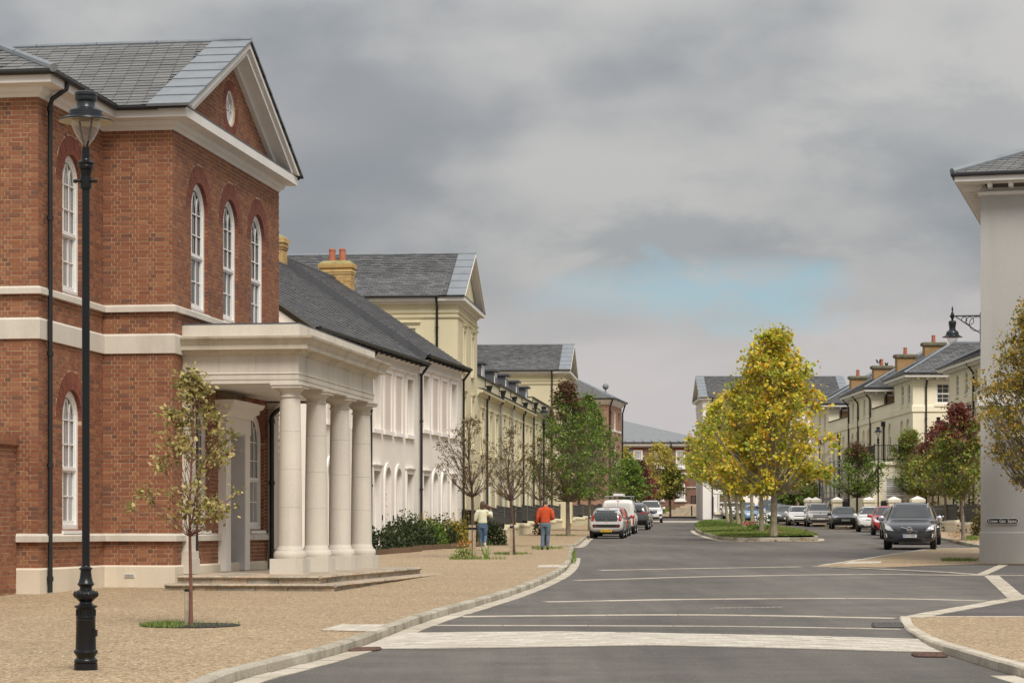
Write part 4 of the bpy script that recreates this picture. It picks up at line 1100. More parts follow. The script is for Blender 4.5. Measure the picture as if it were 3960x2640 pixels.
def boundary_wall():
    F_ = HF; w = thing('garden_wall', F_(-6, -1.85, .4), 'weathered red brick garden wall with a brick coping at the left edge', 'wall')
    T = lambda x, y, z: F_(-3.50 - 8 + x, -1.70 + y, z)
    m = MB(); m.obox(F_(-11.5, -1.93, .2), F_.s * 8, F_.n * .231, UZ * 2.9); m.build('wall_core', MORTAR, w)
    B = Bricks(BRICK); B.face(T, 4.0, 8.0, .40, 3.03, seed=77)
    B.emit(w, 300)
    sl = Bricks(BRICK)
    for i in range(52): sl.items.append((F_(-3.54 - i * .078, -1.80, 3.14), F_.s * .067, F_.n * .30, UZ * .115)); sl.items.append((F_(-3.6 - i * .11, -1.79, 3.055), F_.s * .1, F_.n * .33, UZ * .045))
    for p, ex, ey, ez in sl.items: piece('coping_brick', bpy.data.meshes.get('coping_brick') or unit_mesh('coping_brick', BRICK), p, ex, ey, ez, w)
boundary_wall()
# ---------------------------------------------------------------- left side of the street: terraces and pedimented houses
class RFrame(Frame):
    """frame whose n points the other way (buildings on the right of the street)"""
    def __init__(f, o, ang): Frame.__init__(f, o, ang); f.n = -f.n
def chimney(F_, s, n, w, d, z0, z1, parent, pots, mat=None, cap=None, bricks=True, round_cap=False):
    """w along n, d along s"""
    mat = mat or YBRICK; ch = boxm('chimney', F_(s - d / 2 + .006, n - w / 2 + .006, z0), F_.s * (d - .012), F_.n * (w - .012), UZ * (z1 - z0), MORTAR if bricks else mat, parent)
    if bricks:
        B = Bricks(mat)
        for T, L in ((lambda x, y, z: F_(s - d / 2 - y, n - w / 2 + x, z), w), (lambda x, y, z: F_(s - d / 2 + x, n + w / 2 + y, z), d)):
            B.face(T, 0, L, z0, z1 - .42, seed=3, ext=(.006, .006), proud=.008)
        rest = MB()
        for p, ex, ey, ez in B.items: rest.obox(p - ex / 2 - ey / 2 - ez / 2, ex, ey, ez)
        rest.build('brickwork', mat, ch, kind='stuff')
        zz = z1 - .42; m = MB()
        for k, o in enumerate((.03, .055, .03, .08, .08)):
            m.obox(F_(s - d / 2 - o, n - w / 2 - o, zz), F_.s * (d + 2 * o), F_.n * (w + 2 * o), UZ * .078); zz += .084
        m.build('corbel_course', mat, ch)
        m = MB(); q = [(s - d / 2 - .06, n - w / 2 - .06), (s + d / 2 + .06, n - w / 2 - .06), (s + d / 2 + .06, n + w / 2 + .06), (s - d / 2 - .06, n + w / 2 + .06)]
        lo = [F_(*p, zz) for p in q]; c = (s, n); hi = [F_(p[0] * .55 + s * .45, p[1] * .75 + n * .25, zz + .13) for p in q]
        m.add(lo + hi, ((4, 5, 6, 7), (0, 1, 5, 4), (1, 2, 6, 5), (2, 3, 7, 6), (3, 0, 4, 7))); m.build('flaunching', LICHEN, ch, fix=True); z1 = zz + .10
    else:
        m = MB(); o = .10
        m.obox(F_(s - d / 2 - o, n - w / 2 - o, z1 - .22), F_.s * (d + 2 * o), F_.n * (w + 2 * o), UZ * .08); m.obox(F_(s - d / 2 - o - .03, n - w / 2 - o - .03, z1 - .14), F_.s * (d + 2 * o + .06), F_.n * (w + 2 * o + .06), UZ * .14); m.build('chimney_cap', cap, ch)
    for k in range(pots):
        off = (k - (pots - 1) / 2) * .42
        m = MB(); m.lathe(F_(s, n + off, z1 - .02), [(.15, 0), (.135, .25), (.125, .46), (.14, .47), (.14, .50), (.125, .51), (.12, .54), (.10, .54), (.10, .2)], 16); m.build('chimney_pot', TERRA, ch, smooth=True)
    return ch
LICHEN = plain('lichened_mortar', (0.30, 0.26, 0.11), 0.95, var=0.3, vs=5)
CAPST = plain('weathered_cap', (0.19, 0.175, 0.12), 0.95, var=0.3, vs=4)
RBRICK = pieces('buff_brick_wall', [(0, (0.26, 0.15, 0.06)), (1, (0.3, 0.18, 0.08))])
def brickmat(name, c1, c2, mo, sx=0.225, sy=0.075, fr=None):
    def f(nt, b):
        tc = nt.nodes.new('ShaderNodeNewGeometry'); sp = nt.nodes.new('ShaderNodeSeparateXYZ'); L_(nt, tc.outputs['Position'], sp.inputs[0])
        cb = nt.nodes.new('ShaderNodeCombineXYZ'); nn = nt.nodes.new('ShaderNodeSeparateXYZ'); L_(nt, tc.outputs['Normal'], nn.inputs[0])
        side = mth(nt, 'GREATER_THAN', mth(nt, 'ABSOLUTE', nn.outputs[0]), 0.7)
        mxn = nt.nodes.new('ShaderNodeMix'); L_(nt, side, mxn.inputs[0]); L_(nt, sp.outputs[0], mxn.inputs[2]); L_(nt, sp.outputs[1], mxn.inputs[3])
        L_(nt, mxn.outputs[0], cb.inputs[0]); L_(nt, sp.outputs[2], cb.inputs[1])
        bt = nt.nodes.new('ShaderNodeTexBrick'); L_(nt, cb.outputs[0], bt.inputs['Vector']); bt.inputs['Scale'].default_value = 1
        bt.inputs['Brick Width'].default_value = sx; bt.inputs['Row Height'].default_value = sy; bt.inputs['Mortar Size'].default_value = 0.006
        bt.inputs['Color1'].default_value = (*c1, 1); bt.inputs['Color2'].default_value = (*c2, 1); bt.inputs['Mortar'].default_value = (*mo, 1)
        n = noise(nt, 1.2, 4); c = mixc(nt, 0.35, bt.outputs[0], ramp(nt, n, [(0.3, (0.3, 0.3, 0.3)), (0.7, (0.7, 0.7, 0.7))]), 'OVERLAY')
        L_(nt, c, b.inputs['Base Color']); b.inputs['Roughness'].default_value = 0.9
    return shader(name, f)
FARBRICK = brickmat('far_brick', (0.20, 0.098, 0.062), (0.145, 0.07, 0.046), (0.27, 0.2, 0.14))
PINKBRICK = brickmat('pink_brick', (0.35, 0.195, 0.135), (0.28, 0.15, 0.10), (0.45, 0.32, 0.23), 0.45, 0.15)
BUFFBRICK = brickmat('buff_brick', (0.34, 0.205, 0.085), (0.28, 0.16, 0.06), (0.36, 0.26, 0.15))
def architrave(F_, T, x0, x1, zb, zt, mat, parent, w=.14, p=.05, head=.22, sill=True, name='window_surround'):
    m = MB()
    for x in (x0 - w, x1): m.obox(T(x, 0, zb), T(w, 0, 0) - T(0, 0, 0), T(0, p, 0) - T(0, 0, 0), UZ * (zt - zb))
    E = T(x1 + w, 0, 0) - T(x0 - w, 0, 0); U = T(0, 1, 0) - T(0, 0, 0)
    m.obox(T(x0 - w, 0, zt), E, U * (p + .006), UZ * w); m.obox(T(x0 - w - .02, 0, zt + w), E + E.normalized() * .04, U * (p + .05), UZ * (head - w) * .6); m.obox(T(x0 - w - .05, 0, zt + w + (head - w) * .6), E + E.normalized() * .10, U * (p + .09), UZ * (head - w) * .4)
    if sill: m.obox(T(x0 - w - .05, 0, zb - .13), E + E.normalized() * .10, U * (p + .05), UZ * .13)
    return m.build(name, mat, parent)
# --- white rendered terrace
WF = Frame((-6.4, 69.0), rad(10.43))
def white_terrace():
    F_ = WF; S, N = F_.s, F_.n
    spans = ((1.23, 8.90, 0.0), (8.90, 16.57, 0.0), (16.57, 24.24, .30))
    labels = ('white rendered cottage just past the porch columns, mostly hidden', 'white rendered cottage with an orange door wreath, next after the porch', 'white rendered cottage with two plain arched doors, at the far end of its row')
    for hi, (s0, s1, up) in enumerate(spans):
        h = thing('terraced_cottage', F_(s0 + 3.8, -4, .7), labels[hi], 'house', 'white rendered cottages in a row')
        T0 = lambda x, y, z: F_(s0 + x, y, z)
        L = s1 - s0; d = up
        wx = [.37 + .12, 2.0 + .17, 3.63 + .17, 5.38 + .12]; ww = [1.12, 1.02, 1.02, 1.12]
        holes = []; ups = []; lows = []
        for i in (0, 3):
            x0, x1 = wx[i] + .08, wx[i] + .08 + .96
            holes.append(arch_loop(x0, x1, 5.02 + d, 7.02 + d, 0)); ups.append((x0, x1))
            holes.append(arch_loop(x0, x1, 1.0, 3.62, 0)); lows.append((x0, x1))
        doors = []
        for i in (1, 2):
            c = wx[i] + .5; r = .40; holes.append(arch_loop(c - r, c + r, .82, 3.79 - r, 12)); doors.append(c)
        holed_wall(T0, [(0, .3), (L, .3), (L, 7.62 + d), (0, 7.62 + d)], holes, .30, 'wall', LIMEW, h)
        for k in range(8):   # ashlar joints ruled in the lower render
            z = 4.05 + k * .115 if False else 1.3 + k * .42
        for (x0, x1) in ups:
            architrave(F_, T0, x0, x1, 5.02 + d, 7.02 + d, TRIMW, h)
            T = (lambda c: lambda x, y, z: T0(c + x, y, z))((x0 + x1) / 2); window(T, x1 - x0, 5.02 + d, 7.02 + d, h, (2, 2), 2, y=-.22, frame=.09)
        for (x0, x1) in lows:
            architrave(F_, T0, x0, x1, 1.0, 3.62, TRIMW, h)
            T = (lambda c: lambda x, y, z: T0(c + x, y, z))((x0 + x1) / 2); window(T, x1 - x0, 1.0, 3.62, h, (2, 2), 2, y=-.22, frame=.09)
        for c in doors:   # blind panel above each door
            x0, x1 = c - .48, c + .48
            architrave(F_, T0, x0, x1, 5.02 + d, 7.02 + d, TRIMW, h, name='blind_surround', w=.15)
            boxm('blind_panel', T0(x0, -.02, 5.02 + d), T0(x1, 0, 0) - T0(x0, 0, 0), N * .028, UZ * 2.0, BLIND, h)
            m = MB(); r = .40; ring(m, T0, arch_loop(c - r - .15, c + r + .15, .82, 3.39, 12), arch_loop(c - r, c + r, .82, 3.39, 12), 0, .05)
            m.build('door_surround', TRIMW, h)
            m = MB(); m.obox(T0(c - r, -.28, .84), S * (2 * r), N * .05, UZ * 2.15); dr = m.build('door', WPAINT, h)
            m = MB(); m.obox(T0(c - r - .003, -.24, .84), S * .03, N * .14, UZ * 2.13); m.build('door_edge', DLEAD, dr)
            for x, z, w_, hh in ((-.3, .2, .25, .7), (.05, .2, .25, .7), (-.3, 1.05, .25, .95), (.05, 1.05, .25, .95)):
                m = MB(); TT = lambda X, y, Z: T0(c + X, -.23 + y, .84 + Z); ring(m, TT, arch_loop(x, x + w_, z, z + hh, 0), arch_loop(x + .03, x + w_ - .03, z + .03, z + hh - .03, 0), -.002, .012); m.build('door_panel', WPAINT, dr)
            m = MB(); m.tube([T0(c - .3, -.2, 1.85), T0(c - .3, -.2, 1.95)], .025, 6); m.build('door_handle', IRON, dr)
            m = MB(); m.obox(T0(c - r, -.27, 3.0), S * 2 * r, N * .06, UZ * .07); lp = arch_loop(c - r, c + r, 3.07, 3.39, 12); m.add([T0(x, -.26, z) for x, z in lp], (tuple(range(len(lp))),)); m.build('fanlight', WPAINT, dr)
            boxm('doorbell', T0(c - r - .42, .0, 1.95), S * .07, N * .03, UZ * .18, IRON, h)
        z0 = 7.62 + d
        sweep(F_, [(s0, 0), (s1, 0)], [(0, z0 - .12), (.03, z0 - .12), (.05, z0 - .04), (.14, z0), (.14, z0 + .03), (0, z0 + .04)], 'eaves_mould', TRIMW, h)
        # roof
        pt = math.atan(.68); cs, sn = math.cos(pt), math.sin(pt); SL = 5.35 / cs; ez = z0 + .10
        e0 = F_(s0 - (.12 if hi == 0 else .0), .32, ez); upv = -N * cs + UZ * sn; nr = N * sn + UZ * cs
        W_ = s1 - s0 + (.12 if hi == 0 else 0)
        boxm('roof_deck', e0 - nr * .07, S * W_, upv * SL, nr * .065, UNDER, h)
        boxm('roof_back', F_(s0, -5.03, ez + 5.35 * .68 - .05), S * (s1 - s0), (-N * cs - UZ * sn) * SL, nr * .05, SLATED, h)
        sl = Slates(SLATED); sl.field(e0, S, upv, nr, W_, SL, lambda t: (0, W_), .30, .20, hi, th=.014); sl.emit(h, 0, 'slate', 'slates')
        m = MB(); m.tube([e0 + upv * SL + UZ * .03, e0 + upv * SL + S * W_ + UZ * .03], .07, 6); m.build('ridge', SLATED, h)
        # gable ends
        for s_ in (s0, s1):
            m = MB(); m.prism([F_(s_, 0, z0 - .3), F_(s_, -10, z0 - .3), F_(s_, -10, z0), F_(s_, -4.95, z0 + 3.38), F_(s_, 0, z0 + .02)], S * (.02 if s_ == s0 else -.02)); m.build('gable', LIMEW, h, fix=True)
        for q in (s0, s1): m = MB(); m.quad(F_(q, 0, .3), F_(q, -10, .3), F_(q, -10, z0), F_(q, 0, z0)); m.build('side_wall', LIMEW, h)
        if up:    # stepped-up verge with its lead apron over the lower roof
            m = MB(); q = e0 - S * .03; m.obox(q - nr * .33, S * .05, upv * SL, nr * .36); m.build('verge', DLEAD, h)
            m = MB(); m.obox(e0 - S * .34 - nr * .255, S * .36, upv * SL, nr * .02); m.build('lead_apron', DLEAD, h)
        else:
            m = MB(); m.obox(e0 - S * .04 - nr * .08, S * .07, upv * SL, nr * .11); m.build('verge', SLATED, h)
        g = F_(s0, .40, ez - .02); m = MB(); m.tube([g, g + S * (s1 - s0)], .062, 8); gt = m.build('gutter', IRONM, h, smooth=True)
        for k in range(10): m = MB(); p = F_(s0 + .4 + k * .76, .1, ez - .15); m.obox(p, S * .05, N * .30, UZ * .11); m.build('gutter_bracket', IRONM, gt)
        sp = s1 - .03; c = [F_(sp, .09, z) for z in (5.6 + d, 3.1, 7.3 + d)]
        pipe(h, [F_(sp, .38, ez - .05), F_(sp, .2, ez - .3), F_(sp, .09, ez - .45), F_(sp, .09, .7)], .05, collars=c)
        if hi == 1: chimney(F_, 16.2, -5.62, 1.25, .62, z0 + 2.3, 12.35, h, 2)
        if hi == 2: chimney(F_, 23.75, -4.98, 1.25, .62, z0 + 2.3, 12.25, h, 2)
        if hi == 0: chimney(F_, 1.6, -4.98, 1.25, .62, z0 + 2.3, 12.0, h, 2)
    # the wreath
    c = F_(8.9 + 2.17 + .5 - .42 + .25, -.12, 2.35); w = thing('door_wreath', c, 'orange autumn flower garland hanging on a white arched door', 'wreath')
    r = random.Random(4); m = MB()
    for k in range(90):
        a = k / 90 * 6.28; p = c + S * (.22 * math.cos(a) + r.uniform(-.06, .06)) + UZ * (.48 * math.sin(a) + r.uniform(-.07, .07)) + N * r.uniform(-.02, .1); q = r.uniform(.03, .06)
        m.add([p + Vector((r.uniform(-q, q), r.uniform(-q, q), r.uniform(-q, q))) for _ in range(4)], ((0, 1, 2), (0, 2, 3), (1, 2, 3)))
    m.build('flowers', pieces('orange_petal', [(0, (0.55, 0.16, 0.02)), (.6, (0.6, 0.3, 0.04)), (1, (0.3, 0.09, 0.02))], .8, 40, .1, 0), w)
white_terrace()
# --- pedimented blocks
def pediment_block(F_, name, label, wall, trim, W, depth, zb, ze, slope, windows_s, slate=SLATED, slates_n=300, win_n=(), lower=None, right_end=False, group=None):
    S, N = F_.s, F_.n
    h = thing(name, F_(W / 2, -depth / 2, zb), label, 'house', group)
    TD = lambda x, y, z: F_(x, y, z); TC = lambda x, y, z: F_(-y, -depth + x, z)
    hd = [arch_loop(x - w / 2, x + w / 2, a, b, 0) for x, w, a, b, k in windows_s]; hc = [arch_loop(depth + n - w / 2, depth + n + w / 2, a, b, 0) for n, w, a, b, k in win_n]
    apex = ze + .12 + (W / 2) * slope
    holed_wall(TD, [(0, zb - .5), (W, zb - .5), (W, ze), (W / 2, apex), (0, ze)], hd, .16, 'wall', wall, h)
    holed_wall(TC, [(0, zb - .5), (depth, zb - .5), (depth, ze), (0, ze)], hc, .16, 'wall', wall, h)
    for s_, n_ in ((W, 0),): m = MB(); m.quad(F_(W, 0, zb - .5), F_(W, -depth, zb - .5), F_(W, -depth, ze), F_(W, 0, ze)); m.build('wall', wall, h)
    m = MB(); m.add([F_(0, -depth, zb - .5), F_(W, -depth, zb - .5), F_(W, -depth, ze), F_(W / 2, -depth, apex), F_(0, -depth, ze)], ((0, 1, 2, 3, 4),)); m.build('wall', wall, h)
    for lst, T in ((windows_s, TD), (win_n, lambda x, y, z: TC(depth + x, y, z))):
        for x, w, a, b, k in lst:
            TT = (lambda T, x: lambda X, y, z: T(x + X, y, z))(T, x)
            architrave(F_, TT, -w / 2, w / 2, a, b, trim, h, w=.16, head=.26)
            if k: window(TT, w, a, b, h, (2, 2), 3 if w > .8 else 2, y=-.12)
            else: boxm('blind_panel', TT(-w / 2, -.13, a), TT(w, 0, 0) - TT(0, 0, 0), TT(0, .05, 0) - TT(0, 0, 0), UZ * (b - a), trim, h)
    cp = [(0, -depth), (0, 0), (W, 0), (W, -depth)]
    sweep(F_, cp, [(0, ze - .05), (.03, ze - .05), (.10, ze + .03), (.10, ze + .06), (.30, ze + .07), (.32, ze + .07), (.32, ze + .24), (0, ze + .25)], 'cornice', CORN, h)
    for dz in (.42, .62): sweep(F_, cp, [(0, ze - dz), (.05, ze - dz + .01), (.07, ze - dz + .09), (0, ze - dz + .11)], 'frieze_mould', trim, h)
    RZ = ze + .27 + (W / 2 + .42) * slope; A0 = ze + .25
    for sg in (-1, 1):
        for nm, n1, k0, k1 in (('raking_mould', .09, -.30, -.17), ('raking_cornice', .30, -.18, -.05), ('raking_fascia', .36, -.06, .02)):
            zt = RZ - .06; tb, tt = (zt + k0 - A0) / slope, (zt + k1 - A0) / slope
            m = MB(); m.prism([F_(W / 2, 0, zt + k0), F_(W / 2 + sg * tb, 0, A0), F_(W / 2 + sg * tt, 0, A0), F_(W / 2, 0, zt + k1)], N * n1); m.build(nm, CORN, h, fix=True)
    cs = 1 / math.sqrt(1 + slope * slope); sn = slope * cs; hwid = W / 2 + .42; SL = hwid / cs
    for sg in (-1, 1):
        e0 = F_(W / 2 + sg * hwid, -depth - .1, RZ - slope * hwid); up = -S * sg * cs + UZ * sn; nr = S * sg * sn + UZ * cs
        boxm('roof_deck', e0 - nr * .06, N * (depth + .42), up * SL, nr * .055, UNDER, h)
        T = (lambda e0, up, nr: lambda x, t, k: e0 + N * (depth - .30 + x) + up * t + nr * (k + .012))(e0, up, nr); sheet_lead(T, 'lead_sheet', LEAD, h, .74, SL, 6)
        if right_end:
            T = (lambda e0, up, nr: lambda x, t, k: e0 + N * (-.05 + x) + up * t + nr * (k + .012))(e0, up, nr); sheet_lead(T, 'lead_sheet', LEAD, h, .74, SL, 6)
    e0 = F_(W / 2 - hwid, 0, RZ - slope * hwid); up = S * cs + UZ * sn; nr = -S * sn + UZ * cs
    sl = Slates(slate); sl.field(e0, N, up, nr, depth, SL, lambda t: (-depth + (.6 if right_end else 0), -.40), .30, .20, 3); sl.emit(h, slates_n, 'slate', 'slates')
    m = MB(); m.tube([F_(W / 2, -depth, RZ + .02), F_(W / 2, .35, RZ + .02)], .06, 8); m.build('ridge', LEAD, h)
    m = MB(); m.tube([F_(-.40, -depth, ze + .25), F_(-.40, -.75, ze + .25)], .06, 8); m.build('gutter', IRONM, h)
    m = MB()
    for i in range(5): m.obox(F_(-.3 + i * (W + .6) / 5, .0, ze + .245), S * ((W + .6) / 5 - .015), N * .34, UZ * .025)
    m.build('cornice_flashing', DLEAD, h)
    pipe(h, [F_(-.40, -.85, ze + .2), F_(-.2, -.85, ze - .05), F_(-.08, -.85, ze - .2), F_(-.08, -.85, zb)], .05, collars=[F_(-.08, -.85, z) for z in (ze - 1, ze - 4, ze - 6.5)])
    return h
Y1 = Frame((-2.24, 96.0), rad(5.2))
y1w = [(s, .62, a, b, False) for s in (2.35, 5.55) for a, b in ((8.35, 10.0), (5.25, 7.25), (1.3, 3.9))]
h1 = pediment_block(Y1, 'pedimented_house', 'pale yellow pedimented house rising above the white cottages', YELW, YELT, 7.6, 15.0, .95, 10.98, .52, y1w, win_n=[(-2.35, 1.2, 8.3, 9.95, True), (-6.6, 1.2, 8.3, 9.95, True)], group='yellow pedimented houses')
Y2 = Frame((3.38, 147.0), rad(4.9))
y2w = [(s, .62, a, b, False) for s in (2.35, 5.3) for a, b in ((8.6, 10.3), (5.6, 7.6), (2.2, 4.4))]
pediment_block(Y2, 'pedimented_house', 'pale yellow pedimented house beyond the dormers, behind the two green trees', YELW, YELT, 7.6, 20.0, 1.7, 11.45, .45, y2w, group='yellow pedimented houses')
# --- long yellow terrace with dormers
TF = Frame((-1.56, 104.0), rad(6.15))
def yellow_terrace():
    F_ = TF; S, N = F_.s, F_.n
    us = (1843, 1932, 2059, 2129); ss = [F_.s_at(u) for u in us]
    ss = [0.0, ss[1], ss[2], ss[3]]
    capv = (1452, 1491, 1539); corv = (1515, 1552, 1606); capu = (1843, 1935, 2061)
    labs = ('yellow rendered terrace house with two lead dormers, next to the pedimented house', 'yellow rendered terrace house in the middle, with three lead dormers and black hoppers', 'short yellow rendered terrace house at the far end, half behind the street lamp')
    dormu = ((1866, 1915), (1958, 1999, 2036), ())
    pipeu = ((1884,), (1938, 1982, 2025), (2065,))
    winu = ((1850, 1864, 1896, 1919), (1948, 1967, 1992, 2010, 2034, 2049), (2071, 2087, 2105, 2120))
    for k in range(3):
        s0, s1 = ss[k], ss[k + 1]; zb = gz(F_(s0, 0).y) + .1
        zc = F_.z_at(capv[k], s0 if k == 0 else s0 + .3); zk = zc - .72
        h = thing('terraced_house', F_((s0 + s1) / 2, -4, zb), labs[k], 'house', 'yellow terraced houses')
        T = lambda x, y, z: F_(x, y, z); holes = []; wins = []; arcs = []
        for u in winu[k]:
            s = F_.s_at(u); w = .80
            if not (s0 + .5 < s < s1 - .5): continue
            holes.append(arch_loop(s - w / 2, s + w / 2, zk - 2.65, zk - .85, 0)); wins.append((s, w, zk - 2.65, zk - .85))
            holes.append(arch_loop(s - .5, s + .5, zb + .9, zb + 2.75, 10)); arcs.append((s, zb + .9, zb + 2.75))
        holed_wall(T, [(s0, zb - .6), (s1, zb - .6), (s1, zc), (s0, zc)], holes, .16, 'wall', YELW, h)
        for s_ in (s0, s1): m = MB(); m.quad(F_(s_, 0, zb - .6), F_(s_, -9, zb - .6), F_(s_, -9, zc), F_(s_, 0, zc)); m.build('side_wall', YELW, h)
        for s, w, a, b in wins:
            TT = (lambda s: lambda X, y, z: F_(s + X, y, z))(s); architrave(F_, TT, -w / 2, w / 2, a, b, YELT, h, w=.15, head=.25); window(TT, w, a, b, h, (2, 2), 2, y=-.14)
        for s, a, b in arcs:
            TT = (lambda s: lambda X, y, z: F_(s + X, y, z))(s); window(TT, 1.0, a, b + .5, h, (2, 2), 2, True, y=-.14)
        sweep(F_, [(s0 + .02, 0), (s1 - .02, 0)], [(0, zk - .14), (.05, zk - .14), (.10, zk - .04), (.26, zk), (.28, zk + .09), (0, zk + .16)], 'cornice', YELT, h)
        boxm('cornice_flashing', F_(s0 + .02, 0, zk + .155), S * (s1 - s0 - .04), N * .27, UZ * .02, DLEAD, h)
        boxm('coping', F_(s0, -.32, zc + .003), S * (s1 - s0), N * .38, UZ * .07, CAPD, h)
        # mansard behind
        m = MB(); m.add([F_(s0, -.6, zc - .1), F_(s1, -.6, zc - .1), F_(s1, -2.0, zc + 1.0), F_(s0, -2.0, zc + 1.0), F_(s0, -9, zc + 1.0), F_(s1, -9, zc + 1.0)], ((0, 1, 2, 3), (3, 2, 5, 4))); m.build('mansard_roof', SLATED, h)
        for u in dormu[k]:
            s = F_.s_at(u, -.55); d = boxm('dormer', F_(s - .55, -2.6, zc - .05), S * 1.1, N * 2.05, UZ * 1.02, DLEAD, h)
            boxm('dormer_roof', F_(s - .68, -2.7, zc + .97), S * 1.36, N * 2.32, UZ * .10, DLEAD, d)
            boxm('dormer_window', F_(s - .48, -.56, zc + .05), S * .96, N * .05, UZ * .88, WPAINT, d)
            boxm('pane', F_(s - .36, -.512, zc + .14), S * .72, N * .006, UZ * .70, GLASS, d)
        for j, u in enumerate(pipeu[k]):
            s = F_.s_at(u, .1); mt = STEEL if (k == 1 and j < 2) else IRONM
            p = pipe(h, [F_(s, .12, zk - .15), F_(s, .10, zk - .4), F_(s, .10, zb)], .05, mt, collars=[F_(s, .1, z) for z in (zk - 1.8, zk - 3.9)])
            m = MB(); q = .15
            lo = [F_(s + a * .09, .18 + b * .07, zk + .12) for a, b in ((-1, -1), (1, -1), (1, 1), (-1, 1))]; hi = [F_(s + a * q, .2 + b * .13, zk + .40) for a, b in ((-1, -1), (1, -1), (1, 1), (-1, 1))]
            m.add(lo + hi, ((3, 2, 1, 0), (4, 5, 6, 7), (0, 1, 5, 4), (1, 2, 6, 5), (2, 3, 7, 6), (3, 0, 4, 7))); m.obox(F_(s - .17, .05, zk + .4), S * .34, N * .3, UZ * .05); m.obox(F_(s - .17, .02, zk + .40), S * .05, N * .03, UZ * .32); m.tube([F_(s, .2, zk - .2), F_(s, .2, zk + .14)], .05, 6); m.build('hopper', IRONM, p)
CAPD = plain('coping_slate', (0.055, 0.05, 0.045), 0.9, var=.3, vs=4)
yellow_terrace()
# --- pinkish brick block with a ball finial
def brick_block():
    F_ = Frame((8.25, 197.0), rad(10.9)); S, N = F_.s, F_.n; zb = 2.3; ze = 12.62; W = 7.2; D = 12
    h = thing('brick_block', F_(3, -5, zb), 'tall pinkish brick block with slate hip roof and ball finial', 'house')
    TD = lambda x, y, z: F_(x, y, z); wins = []
    for s in (1.0, 3.1, 5.6):
        for zt in (11.75, 8.95, 6.2, 3.9): wins.append((s, .95, zt - 1.55 if zt > 4 else zt - .8, zt))
    holed_wall(TD, [(0, zb - 1), (W, zb - 1), (W, ze), (0, ze)], [arch_loop(s - w / 2, s + w / 2, a, b, 0) for s, w, a, b in wins], .15, 'wall', PINKBRICK, h)
    m = MB(); m.quad(F_(0, -D, zb - 1), F_(0, 0, zb - 1), F_(0, 0, ze), F_(0, -D, ze)); m.quad(F_(W, -D, zb - 1), F_(W, 0, zb - 1), F_(W, 0, ze), F_(W, -D, ze)); m.build('wall', PINKBRICK, h)
    for s, w, a, b in wins:
        TT = (lambda s: lambda X, y, z: F_(s + X, y, z))(s)
        if 2 < s < 4: window(TT, w, a, b, h, (2, 2), 2, y=-.08)
        else: boxm('blind_window', F_(s - w / 2, -.14, a), S * w, N * .02, UZ * (b - a), FARBRICK, h)
        boxm('sill', F_(s - w / 2 - .1, 0, a - .16), S * (w + .2), N * .12, UZ * .16, WPAINT, h)
    for n in (-2.5, -5.6, -8.6):
        m = MB(); m.obox(F_(-.06, n, zb), -S * .03, N * .6, UZ * 6.5); m.build('pier', PINKBRICK, h)
    sweep(F_, [(0, -D), (0, 0), (W, 0), (W, -D)], [(0, ze - .35), (.04, ze - .3), (.3, ze), (.36, ze), (.36, ze + .1), (0, ze + .12)], 'cornice', CORN, h)
    a, b, c, d = F_(-.45, -D, ze + .12), F_(-.45, .45, ze + .12), F_(W + .45, .45, ze + .12), F_(W + .45, -D, ze + .12); r1, r2 = F_(W / 2, -3.6, ze + 2.1), F_(W / 2, -D, ze + 2.1)
    m = MB(); m.add([a, b, c, d, r1, r2], ((0, 1, 4, 5), (1, 2, 4), (2, 3, 5, 4))); m.build('roof_deck', UNDER, h)
    up = (r1 - (a + N * (D - 3.6))); SLn = up.length; up.normalize(); nr = up.cross(N); nr = nr if nr.z > 0 else -nr
    sl = Slates(SLATE); sl.field(F_(-.45, 0, ze + .14), N, up, nr, D, SLn, lambda t: (-D, .45 - t / SLn * 4.05), .32, .22, 4); sl.emit(h, 0, 'slate', 'slates')
    m = MB(); m.tube([b, r1], .1, 6); m.tube([c, r1], .1, 6); m.tube([r1, r2], .1, 6); m.build('hip_lead', LEAD, h)
    m = MB(); m.tube([a, b, c], .07, 6); m.build('gutter', IRONM, h)
    m = MB(); p = F_(1.1, -.5, ze + .5); m.lathe(p, [(.12, -.3), (.10, .2), (.06, .35), (.05, .45)] + [(.27 * math.sin(a * .3927), .72 - .27 * math.cos(a * .3927)) for a in range(1, 9)], 14); m.build('ball_finial', ZINC, h, smooth=True)
    pipe(h, [F_(-.4, 0.35, ze + .1), F_(-.2, .2, ze - .25), F_(-.08, .06, ze - .6), F_(-.08, .06, zb)], .07)
    pipe(h, [F_(-.1, -2.6, ze), F_(-.1, -2.6, zb)], .07); pipe(h, [F_(W, .35, ze + .1), F_(W - .1, .1, ze - .8), F_(W - .1, .08, zb)], .07)
    m = MB(); m.lathe(F_(0, 0, 0), [(0, 0)], 3)
    v = boxm('vent', F_(-.03, -3.95, 11.5), S * .02, N * .36, UZ * .36, INK, h)
brick_block()
